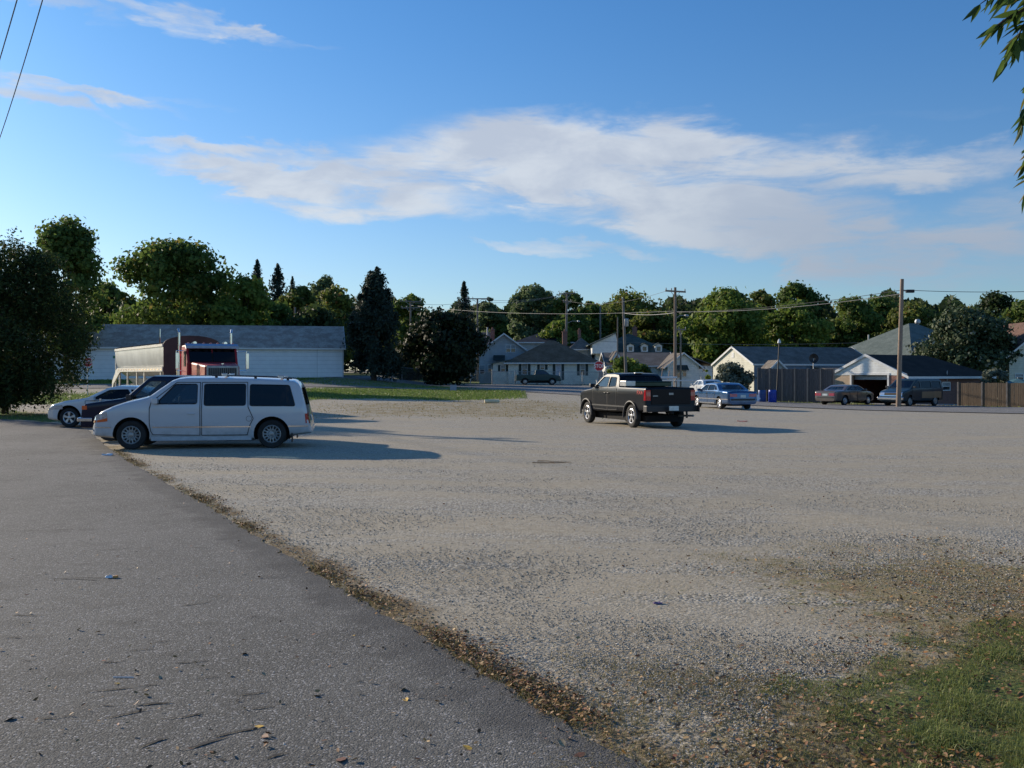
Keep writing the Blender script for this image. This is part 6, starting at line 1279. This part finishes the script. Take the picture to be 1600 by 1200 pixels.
p11, t11 = pole(842, 492, 150, 'distant pale pole among the trees left of the two crossarm pole', .12); p12, t12 = pole(1357, 523, 110, 'short metal pole above the sage green hip roof', .10, mat='galv')
lp = Vector((-26, 47, 0)); rt = empty('utility_pole', (lp.x, lp.y, 0), 0, 'utility pole outside the frame at left whose long shadow crosses the gravel', 'utility pole'); b = MB(); b.cyl((0,0,-.3),(0,0,11.4),.19,.15,12); b.build('pole', M['wood_pole'], rt); b = MB(); b.box((-1.2,-.06,10.6),(1.2,.06,10.75)); b.build('crossarm', M['wood_pole'], rt)
def wire(a, b_, sag, label, r=.018, mat='wire', n=18, group=None):
    a, b_ = Vector(a), Vector(b_); pts = [a.lerp(b_, i/n)-Vector((0,0,4*sag*(i/n)*(1-i/n))) for i in range(n+1)]
    mb = MB(); mb.tube([p-a for p in pts], r, 5); return mb.build('power_line', M[mat], loc=a, label=label, cat='wire')
GW = 'overhead wires above the street'
wire(P(1410,453,64), P(1700,452,60), .15, 'dark wire running right from the tall brown pole')
wire(P(1410,453,64), P(1055,488,85), .3, 'wire sagging left from the tall brown pole to the crossarm pole', mat='wire')
wire(P(1055,486,85), P(641,477,128), .6, 'pale wire from the crossarm pole across to the left poles', .018, 'wire_bright')
wire(P(1055,487,85), P(1409,459,64), .35, 'pale thick wire running right from the crossarm pole to the tall brown pole', .02, 'wire_bright')
wire(P(1055,488.5,85), P(973,489,104), .2, 'short pale wire between the leaning pole and the crossarm pole', .025, 'wire_bright')
wire(P(930,533,110), P(1357,535,110), .3, 'low pale wire crossing in front of the green dormer roof', .02, 'wire_bright')
wire(P(886,459,121), P(746,467,128), .5, 'upper wire between the bungalow pole and the spruce side pole', .02, 'wire_bright'); wire(P(872,462,121), P(746,470,128), .5, 'second wire just under the upper one left of the bungalow pole', .018, 'wire_bright')
wire(P(746,468,128), P(641,472,128), .5, 'wire above the dark round tree', .02, 'wire_bright'); wire(P(746,487,128), P(641,482,128), .5, 'lower wire above the dark round tree', .018, 'wire_bright')
wire(P(1040,455,85), P(886,470,121), .7, 'faint wire from the left end of the straight crossarm', .014)
wire((2.4,0,11.2), (-26,47,9.3), 1.9, 'dark twisted cable high in the top left corner of the sky', .011, 'wire', 40); wire((2.3,0,11.0), (-27,47,9.8), 1.9, 'thin faint cable left of the twisted cable in the sky', .012, 'wire', 40)

# ================================================================== TREES
LM = {}
def lm(key, c1, c2, c3=None, tr=.3): LM[key] = leafmat('leaves_'+key, c1, c2, c3, tr)
lm('deep', (.010,.018,.008), (.030,.045,.015), None, .25); lm('dark', (.028,.046,.018), (.07,.105,.032), None, .45); lm('bush', (.024,.040,.012), (.08,.115,.032), (.14,.10,.035), .4); lm('mid', (.07,.115,.026), (.16,.225,.05), (.24,.20,.05), .5); lm('bright', (.095,.155,.028), (.22,.29,.055), (.28,.25,.05), .5)
lm('pale', (.09,.13,.06), (.19,.25,.11), None, .5); lm('autumn', (.10,.13,.03), (.20,.235,.052), (.28,.15,.045), .5); lm('spruce', (.018,.036,.026), (.055,.082,.055)); lm('grey', (.08,.10,.07), (.21,.235,.17)); lm('magnolia', (.026,.045,.02), (.10,.135,.06), (.30,.32,.24), .2)
def quads(C, N, size, r, asp=1.0):
    """leaf-clump quads: centres C, normals N"""
    n = len(C); N = N/np.linalg.norm(N, axis=1, keepdims=True); t = r.normal(size=(n,3)); U = np.cross(N, t); U /= np.linalg.norm(U, axis=1, keepdims=True)+1e-9; W_ = np.cross(N, U)
    s = size[:,None]; k1 = r.uniform(.5,1,n)[:,None]; V = np.stack([C-U*s, C-W_*s*asp*k1+N*s*.2, C+U*s, C+W_*s*asp*k1+N*s*.2], 1).reshape(-1,3)
    return V, np.arange(4*n).reshape(n,4)
def limbs(parent, h, R, z1, clusters, seed, r0, mat='bark', name='trunk'):
    r = random.Random(seed); b = MB(); b.tube([Vector((0,0,-.3)), Vector((r.uniform(-.1,.1),0,h*.25)), Vector((r.uniform(-.3,.3),r.uniform(-.2,.2),h*.55)), Vector((0,0,h*.82))], [r0, r0*.75, r0*.5, r0*.15], 8)
    for c in clusters:
        c = Vector(c); s = Vector((0,0,max(h*.12, c.z*.45))); m = s.lerp(c, .5)+Vector((0,0,.05*h)); b.tube([s, m, c], [r0*.28, r0*.17, r0*.05], 5)
    return b.build(name, M[mat], parent, smooth=60)
def tree(px, top, hw, d, name, label, lk='mid', n=8000, ls=.26, crown0=.06, K=34, seed=None, shape=1.0, cat='tree', loose=.0, trunk=True, r0=None, flat=1.0):
    seed = seed or int(px*13+top); r = np.random.default_rng(seed); q = G(px, d); h = EYE+(HY-top)/F*d-q.z; R = hw*(1.14 if cat == 'tree' else 1)/F*d; rt = empty(name, q, 0, label, cat)
    K = int(K*1.5); n = int(n*1.15); z0 = h*crown0; zc = (z0+h)/2; zr = (h-z0)/2
    th, u = r.uniform(0, 6.283, K), r.uniform(-1, 1, K); rad = r.uniform(.25, .92, K)**.7; rad[:4] = r.uniform(.0,.4,4)
    cr = R*rr_(u, shape); C = np.stack([np.cos(th)*cr*rad, np.sin(th)*cr*rad*flat, zc+u*zr*.82], 1)
    cs = np.minimum(R*r.uniform(.15,.38,K), zr*.5); C[0] = (r.uniform(-.15,.15)*R, 0, h-cs[0]*.85); tone_c = r.uniform(-.22,.22,K)
    wts = cs**2/np.sum(cs**2); ci = r.choice(K, n, p=wts); dr = r.normal(size=(n,3)); dr /= np.linalg.norm(dr, axis=1, keepdims=True); dr[:,2] = dr[:,2]*.9+.08
    k = r.uniform(.2,1.0,n)**.5*(1+r.normal(0,.17+loose,n)); Pn = C[ci]+dr*cs[ci][:,None]*k[:,None]*np.array([1.1,1.1,.85])
    Pn[:,2] = np.maximum(Pn[:,2], .15); N = dr+r.normal(0,.55,(n,3)); sz = ls*r.uniform(.55,1.25,n)
    V, Fq = quads(Pn, N, sz, r); tone = np.clip(r.random(n)*.75+.12+tone_c[ci], 0, 1); tone = np.where(r.random(n) < .035, .99, np.minimum(tone,.87))
    np_mesh('crown', V, Fq, LM[lk], rt, attr={'tone':np.repeat(tone,4)})
    if trunk: limbs(rt, h, R, z0, [tuple(c) for c in C[:10]], seed, r0 or max(.12, h*.022))
    return rt
def rr_(u, shape):
    """crown radius by height (-1..1)"""
    e = np.sqrt(np.clip(1-u*u, .05, 1)); return e if shape == 1.0 else np.clip(e*(1-shape*u), .1, 1.3)
def spruce(px, top, hw, d, label, lk='spruce', n=6000, ls=.2, tiers=22, sparse=.3, z0f=.08, name='spruce_tree', droop=.35):
    seed = int(px*7+top); r = np.random.default_rng(seed); q = G(px, d); h = EYE+(HY-top)/F*d-q.z; R = hw/F*d; rt = empty(name, q, 0, label, 'tree')
    Cs = []; Ns = []; nb = tiers*7; per = max(8, n//nb)
    for i in range(nb):
        f = (i+r.uniform(0,1))/nb; f = f**.85; z = h*(z0f+(1-z0f)*f); rad = R*((1-f)**.9+.03); a = i*2.4+r.normal(0,.3); rl = rad*r.uniform(1-sparse,1.08); m = int(per*(.35+1.1*rl/R)); t = r.uniform(.0,1,m)**.75
        w_ = (1.05-t)*rl*.16+.05; x = np.cos(a)*t*rl-r.normal(0,1,m)*w_*np.sin(a); y = np.sin(a)*t*rl+r.normal(0,1,m)*w_*np.cos(a)
        zz = z-t*rl*droop*1.6+.35*rl*t**3-np.abs(r.normal(0,1,m))*(rl*.10+h*.012)
        Cs.append(np.stack([x,y,zz],1)); Ns.append(np.stack([np.cos(a)+r.normal(0,.6,m), np.sin(a)+r.normal(0,.6,m), .6+r.normal(0,.5,m)],1))
    m = 120; t = r.uniform(0,1,m); Cs.append(np.stack([r.normal(0,1,m)*(1-t)*R*.10, r.normal(0,1,m)*(1-t)*R*.10, h*(.86+.14*t)],1)); Ns.append(r.normal(size=(m,3)))
    C = np.concatenate(Cs); N = np.concatenate(Ns); C[:,2] = np.maximum(C[:,2], .1); V, Fq = quads(C, N, ls*r.uniform(.6,1.3,len(C)), r, .6)
    np_mesh('crown', V, Fq, LM[lk], rt, attr={'tone':np.repeat(r.random(len(C))*.87,4)})
    b = MB(); b.cyl((0,0,-.3),(0,0,h*.98),h*.018,.02,8); b.build('trunk', M['bark'], rt); return rt
T_ = [ # px, top, half width, distance, name, label, leaves, n, leaf size, opts
 (104,337,54,92,'broad_tree','tall dark leafy tree rising behind the big bush at left','mid',17000,.2,dict(crown0=.12,loose=.08,K=50)),
 (272,374,77,112,'broad_tree','largest round tree, standing behind the long white building above the truck','mid',19000,.27,dict(K=60)),
 (172,440,46,128,'broad_tree','low dark tree filling the gap between the bush and the largest round tree','mid',7000,.3,{}),
 (352,445,30,130,'broad_tree','narrow dark tree at the right shoulder of the largest round tree','mid',4000,.3,{}),
 (381,429,44,110,'broad_tree','lighter green round tree right of the largest round tree','bright',10000,.25,{}),
 (466,447,36,135,'broad_tree','yellowish green tree right of the two dark spruces','autumn',6000,.3,{}),
 (506,430,30,165,'broad_tree','pale airy tree top behind the yellowish green tree','pale',6000,.3,dict(loose=.08)),
 (530,446,44,130,'broad_tree','tree with russet tinged top left of the big dark conifer','autumn',7000,.28,{}),
 (492,486,50,116,'broad_tree','low dark tree right above the roof of the long white building','dark',7000,.28,{}),
 (430,470,44,118,'broad_tree','dark green tree in front of the two spruces','mid',7000,.28,{}),
 (642,459,38,142,'broad_tree','green tree behind the pole with two crossarms','mid',7000,.28,{}),
 (690,488,56,103,'round_tree','very dark round tree reaching the ground right of the big conifer','deep',14000,.22,dict(crown0=.02,K=50)),
 (762,464,24,160,'broad_tree','pale tree right of the sparse spruce','pale',5000,.28,dict(crown0=.1)),
 (785,498,28,160,'broad_tree','small dark tree between the pale tree and the wide poplar','mid',4000,.3,{}),
 (833,444,35,150,'broad_tree','upright blue green poplar behind the slate blue roof','pale',12000,.28,dict(K=44,shape=-.15)),
 (889,454,37,146,'broad_tree','bushy green tree directly behind the pole with two short crossarms','mid',10000,.26,{}),
 (873,500,30,140,'broad_tree','brighter low green tree behind the bungalow roof','bright',5000,.26,{}),
 (975,454,56,165,'broad_tree','wide yellow green tree behind the leaning pole','autumn',13000,.3,dict(K=46)),
 (925,470,28,158,'broad_tree','dark green tree left of the wide yellow green tree','mid',5000,.3,{}),
 (1022,484,42,150,'broad_tree','dull brownish green tree behind the four dormers','autumn',9000,.27,{}),
 (1070,490,34,158,'broad_tree','dark tree behind the straight crossarm pole','mid',6000,.3,{}),
 (1136,451,54,130,'broad_tree','big bright green tree behind the sunlit gable end','bright',15000,.27,dict(K=50)),
 (1187,453,26,150,'broad_tree','brown green tree top right of the big bright green tree','autumn',5000,.28,dict(crown0=.4)),
 (1248,441,34,172,'broad_tree','tall airy dark tree top above the long grey roof','mid',7000,.32,dict(crown0=.35,loose=.1)),
 (1243,475,44,132,'broad_tree','dome shaped green tree in front of the tall airy tree','bright',11000,.26,{}),
 (1200,490,32,150,'broad_tree','shadowy tree between the big bright tree and the dome shaped tree','dark',5000,.3,{}),
 (1330,464,44,150,'broad_tree','dark green tree right of the dome shaped tree','mid',10000,.28,{}),
 (1378,462,36,156,'broad_tree','green tree left of the tall brown pole','mid',8000,.3,{}),
 (1432,474,50,150,'broad_tree','olive tree behind the sage green hip roof','autumn',10000,.28,{}),
 (1556,458,42,165,'broad_tree','dark tree on the rise at upper right','dark',9000,.3,{}),
 (1592,468,48,140,'broad_tree','green tree above the pale yellow house at the right edge','mid',9000,.28,{}),
 (1300,500,34,150,'broad_tree','small tree with orange tinge in the gap right of the dome shaped tree','autumn',5000,.28,{}),
 (1508,480,36,160,'broad_tree','rounded tree behind the magnolia','mid',6000,.3,{}),
]
for px, top, hw, d, nm, lb, lk, n, ls, op in T_: tree(px, top, hw, d, nm, lb, lk, n, ls, **op)
spruce(402,405,46,140,'slim dark spruce, left one of two behind the lighter green round tree'); spruce(434,412,62,138,'wider dark spruce, right one of two behind the lighter green round tree', n=11000)
spruce(725,439,46,132,'sparse spruce with drooping boughs beside the pole', n=9000, sparse=.45, tiers=26, ls=.17); spruce(1490,478,40,165,'faint small spruce top behind the hip roof', n=3000); spruce(457,432,34,160,'small spruce tip right of the two dark spruces', n=2500)
# big dark conifer: upright plumes
def plume_conifer(px, top, hw, d, label):
    r = np.random.default_rng(77); q = G(px, d); h = EYE+(HY-top)/F*d-q.z; R = hw/F*d; rt = empty('conifer_tree', q, 0, label, 'tree'); Cs=[]; Ns=[]; K = 90; tips = []
    for i in range(K):
        f = r.uniform(.0,1)**.9; z = h*(.04+.82*f); env = R*(1.0 if f < .30 else (1-((f-.30)/.72)**1.35))*(.80+.2*min(1,f*5)); a = r.uniform(0,6.28); rad = env*r.uniform(.35,.80); L = h*r.uniform(.11,.20)
        base = np.array([math.cos(a)*rad, math.sin(a)*rad, z]); m = 330; t = r.uniform(0,1,m); wd = R*.17*(1-t)**.7+.06; dirn = np.array([math.cos(a)*.22, math.sin(a)*.22, 1.0])
        C = base+dirn*(t[:,None]*L)+r.normal(0,1,(m,3))*wd[:,None]*np.array([.8,.8,.5]); Cs.append(C); Ns.append(np.array([math.cos(a),math.sin(a),.3])+r.normal(0,.6,(m,3))); tips.append(base)
    m = 700; t = r.uniform(0,1,m); C = np.array([0,0,h*.72])+np.array([0,0,1.0])*(t[:,None]*h*.28)+r.normal(0,1,(m,3))*(R*.22*(1-t)+.05)[:,None]; Cs.append(C); Ns.append(r.normal(size=(m,3)))
    C = np.concatenate(Cs); N = np.concatenate(Ns); C[:,2] = np.maximum(C[:,2],.1); V, Fq = quads(C, N, .2*r.uniform(.5,1.3,len(C)), r, .5); np_mesh('crown', V, Fq, LM['spruce'], rt, attr={'tone':np.repeat(r.random(len(C))*.8,4)})
    limbs(rt, h, R, 0, [tuple(c) for c in tips[:14]], 5, .3)
plume_conifer(584, 426, 50, 97, 'big broad dark conifer right of the long white building')
# magnolia, shrubs
tree(1512,486,60,86,'magnolia_tree','dense glossy magnolia behind the brick garage and wooden fence','magnolia',26000,.17,crown0=.12,K=70,shape=.12)
tree(973,563,31,106,'shrub','round green shrub in front of the long low white house','bright',5000,.16,crown0=.02,K=18,cat='shrub',r0=.05); tree(1003,571,18,108,'shrub','darker shrub right of the round green shrub','mid',2500,.16,crown0=.02,K=12,cat='shrub',r0=.05)
tree(1146,568,29,83,'shrub','grey green shrub in front of the sunlit gable end','grey',6000,.12,crown0=.12,K=22,cat='shrub',r0=.05); tree(1103,578,10,96,'shrub','small leafy plant at the corner of the white cottage','bright',1200,.12,crown0=.05,K=8,cat='shrub',r0=.03)
tree(1553,575,22,74,'shrub','pale leaved shrub between the magnolia and the pale yellow house','grey',2500,.13,crown0=.1,K=14,cat='shrub',r0=.05)
tree(640,560,40,112,'shrub','dark undergrowth beneath the conifer and the dark round tree','dark',6000,.2,crown0=.02,K=24,cat='shrub',r0=.06)
# big bush at the left edge
def big_bush():
    r = np.random.default_rng(91); q = G(8, 43); rt = empty('big_bush', q, 0, 'big dark bushy tree drooping to the ground at the left edge', 'tree'); K = 85
    th, u = r.uniform(0,6.283,K), r.uniform(-1,1,K); R = 3.35; h = 7.5; C = np.stack([np.cos(th)*R*np.sqrt(1-u*u*.75)*r.uniform(.3,.9,K), np.sin(th)*R*r.uniform(.2,.9,K)*np.sqrt(1-u*u*.75), 3.75+u*3.0], 1)
    C = np.concatenate([C, [[-2.5,0,6.7],[-1.2,0,6.9],[.3,0,6.4],[1.5,0,5.6],[2.6,0,4.6],[3.1,0,3.3],[2.9,.3,2.3],[-5,0,5],[-5,0,3],[-5,0,1.5],[-4,-.5,.8],[-2,-.8,.6],[0,-.8,.7],[-3,.4,6],[-4.5,0,6.3]]]); K = len(C); cs = r.uniform(.7,1.25,K); n = 62000
    ci = r.choice(K, n, p=cs**2/np.sum(cs**2)); dr = r.normal(size=(n,3)); dr /= np.linalg.norm(dr,axis=1,keepdims=True); Pn = C[ci]+dr*(cs[ci]*r.uniform(.2,1,n)**.5*(1+r.normal(0,.13,n)))[:,None]
    # hanging sprays
    sp = 26; bx = r.uniform(-4,3,sp); 
    S = []; 
    for i in range(sp): m = 220; t = r.uniform(0,1,m); S.append(np.stack([bx[i]+t*r.uniform(-.1,.7)+r.normal(0,.10,m), -1.6+r.uniform(-1,.6)+r.normal(0,.10,m), 1.9-t*r.uniform(.8,1.9)+r.normal(0,.08,m)],1))
    for i in range(14): m = 60; t = r.uniform(0,1,m); x0 = r.uniform(-4,1.2); S.append(np.stack([x0+t*r.uniform(-.2,.5)+r.normal(0,.07,m), r.normal(0,.3,m), 6.5+t*r.uniform(.9,1.9)+r.normal(0,.05,m)],1))
    for i in range(10): m = 60; t = r.uniform(0,1,m); z0 = r.uniform(1.5,5); S.append(np.stack([2.7+t*1.1+r.normal(0,.06,m), r.normal(-.5,.3,m), z0+t*r.uniform(-.6,.3)+r.normal(0,.06,m)],1))
    Pn = np.concatenate([Pn]+S); m = len(Pn)-n; dr = np.concatenate([dr, r.normal(size=(m,3))]); Pn[:,2] = np.maximum(Pn[:,2],.12)
    V, Fq = quads(Pn, dr+r.normal(0,.7,Pn.shape), .085*r.uniform(.6,1.3,len(Pn)), r, .55); tone = r.random(len(Pn))*.8; tone[r.random(len(Pn)) < .02] = .95
    np_mesh('crown', V, Fq, LM['bush'], rt, attr={'tone':np.repeat(tone,4)}); limbs(rt, h, R, 0, [tuple(c) for c in C[:24]], 9, .16)
big_bush()
# far wood as one mass behind everything
r = np.random.default_rng(55); n = 80000; px = r.uniform(-400, 2000, n); d = r.uniform(168, 200, n); topr = 478+12*np.sin(px*.021)+9*np.sin(px*.057+1)+6*np.sin(px*.13); topr = np.where(px < 120, topr-20, topr)
x = (px-CX)/F*d; z0 = H(x, d); zt_ = EYE+(HY-topr)/F*d; z = z0+(zt_-z0)*r.uniform(0,1,n)**.7; C = np.stack([x,d,z],1); V, Fq = quads(C, r.normal(size=(n,3))+np.array([-.4,-.5,.4]), .75*r.uniform(.5,1.3,n), r, .7)
np_mesh('distant_wood', V, Fq, LM['dark'], attr={'tone':np.repeat(r.random(n)*.87,4)}, kind='stuff')

# ---- tree whose hanging twigs enter at the top right
def near_tree():
    q = Vector((4.6, 5.2, 0)); rt = empty('willow_oak_tree', q, 0, 'near tree whose long narrow leaves hang in at the top right corner', 'tree'); r = random.Random(12)
    b = MB(); b.tube([Vector((0,0,-.2)), Vector((.05,.05,2)), Vector((0,.1,4.2)), Vector((.2,.2,7))], [.20,.16,.12,.05], 12); b.build('trunk', M['bark'], rt, smooth=60)
    tw = MB(); leaves = []
    def twig(pts, r0, ln, den):
        pts = [Vector(p)-q for p in pts]; tw.tube(pts, [r0*(1-.75*i/(len(pts)-1)) for i in range(len(pts))], 6)
        for i in range(len(pts)-1):
            a, c = pts[i], pts[i+1]; k = max(1, int((c-a).length*den))
            for j in range(k):
                p = a.lerp(c, (j+r.random())/k); dr = (c-a).normalized()
                for _ in range(2):
                    v = (dr*r.uniform(.2,.9)+Vector((r.uniform(-.8,.3), r.uniform(-.7,.7), r.uniform(-1.3,.1)))).normalized(); leaves.append((p, v, ln*r.uniform(.7,1.2)))
    W = lambda px, row, d: P(px-11, row+6, d)
    twig([W(1790,-120,5.0), W(1700,-60,4.9), W(1640,-10,4.8), W(1590,20,4.8), W(1560,40,4.8)], .018, .12, 38)
    twig([W(1700,-60,4.9), W(1650,20,5.0), W(1610,55,5.0), W(1585,85,5.0)], .010, .125, 36)
    twig([W(1640,-10,4.8), W(1600,-20,4.7), W(1560,-12,4.7), W(1543,0,4.7)], .008, .11, 40)
    twig([W(1720,0,5.1), W(1660,50,5.1), W(1625,120,5.1), W(1608,190,5.1)], .012, .12, 34)
    twig([W(1720,120,5.2), W(1660,170,5.2), W(1630,230,5.2), W(1615,300,5.2)], .012, .12, 30)
    twig([W(1790,-120,5.0), W(1745,-30,5.1), W(1720,60,5.1), W(1720,120,5.2)], .02, .12, 12)
    twig([W(1660,170,5.2), W(1630,215,5.1), W(1612,255,5.1)], .007, .11, 34)
    twig([W(1640,-10,4.8), W(1612,30,4.8), W(1592,70,4.8)], .006, .12, 40); twig([W(1700,-60,4.9), W(1640,-40,4.9), W(1590,-10,4.9)], .008, .12, 40)
    tw.tube([Vector((.1,.1,4.2)), Vector(W(1790,-120,5.0))-q+Vector((.4,0,.8)), Vector(W(1790,-120,5.0))-q], [.07,.04,.02], 8)
    # crown above the frame
    for i in range(44):
        a = r.uniform(0, 6.28); e = r.uniform(-.1,1.0); L = r.uniform(1.6,3.0); s = Vector((0,.1,r.uniform(3.8,6.2))); v = Vector((math.cos(a)*math.cos(e), math.sin(a)*math.cos(e), math.sin(e)))
        p2 = s+v*L
        if p2.x < 1.0 and p2.y > -2: p2.z = max(p2.z, 6.2)
        twig([s+q, s+v*L*.5+Vector((0,0,.2))+q, p2+q, p2+q+Vector((v.x*.3, v.y*.3, -.5))], .022, .13, 14)
        for j in range(12):                                  # side shoots
            a0 = (s+v*L*.5+Vector((0,0,.2))).lerp(p2, r.uniform(-.3,1.0)); w2 = (v*.6+Vector((r.uniform(-1,1), r.uniform(-1,1), r.uniform(-.5,.8)))).normalized(); l2 = r.uniform(.5,1.1); tip = a0+w2*l2+Vector((0,0,-.35))+q
            if tip.y > .3 and tip.x < .56*tip.y+.25 and tip.z < 1.9+.42*tip.y: continue
            twig([a0+q, a0+w2*l2*.6+q, tip], .007, .12, 22)
    tw.build('branch', M['bark'], rt, smooth=60)
    n = len(leaves); Lf = np.array([(0,0),(.25,1),(.6,.85),(1,0),(.6,-.85),(.25,-1)]); V = []
    for p, v, ln in leaves:
        sd = v.cross(Vector((r.uniform(-1,1), r.uniform(-1,1), r.uniform(-.5,1)))).normalized(); up = sd.cross(v)
        for t, w_ in Lf: V.append(p+v*(t*ln)+sd*(w_*ln*.12)+up*(abs(w_)*ln*.04-t*t*ln*.10))
    i6 = 6*np.arange(n)[:,None]; Fq = np.concatenate([i6+np.array([[0,1,2,3]]), i6+np.array([[0,3,4,5]])]); LM['near'] = leafmat('leaves_near', (.035,.07,.018), (.10,.16,.035), (.22,.16,.04), .45, .4)
    np_mesh('foliage', np.array([tuple(v) for v in V]), Fq, LM['near'], rt, attr={'tone':np.repeat(np.array([r.random() for _ in range(n)]),6)})
near_tree()
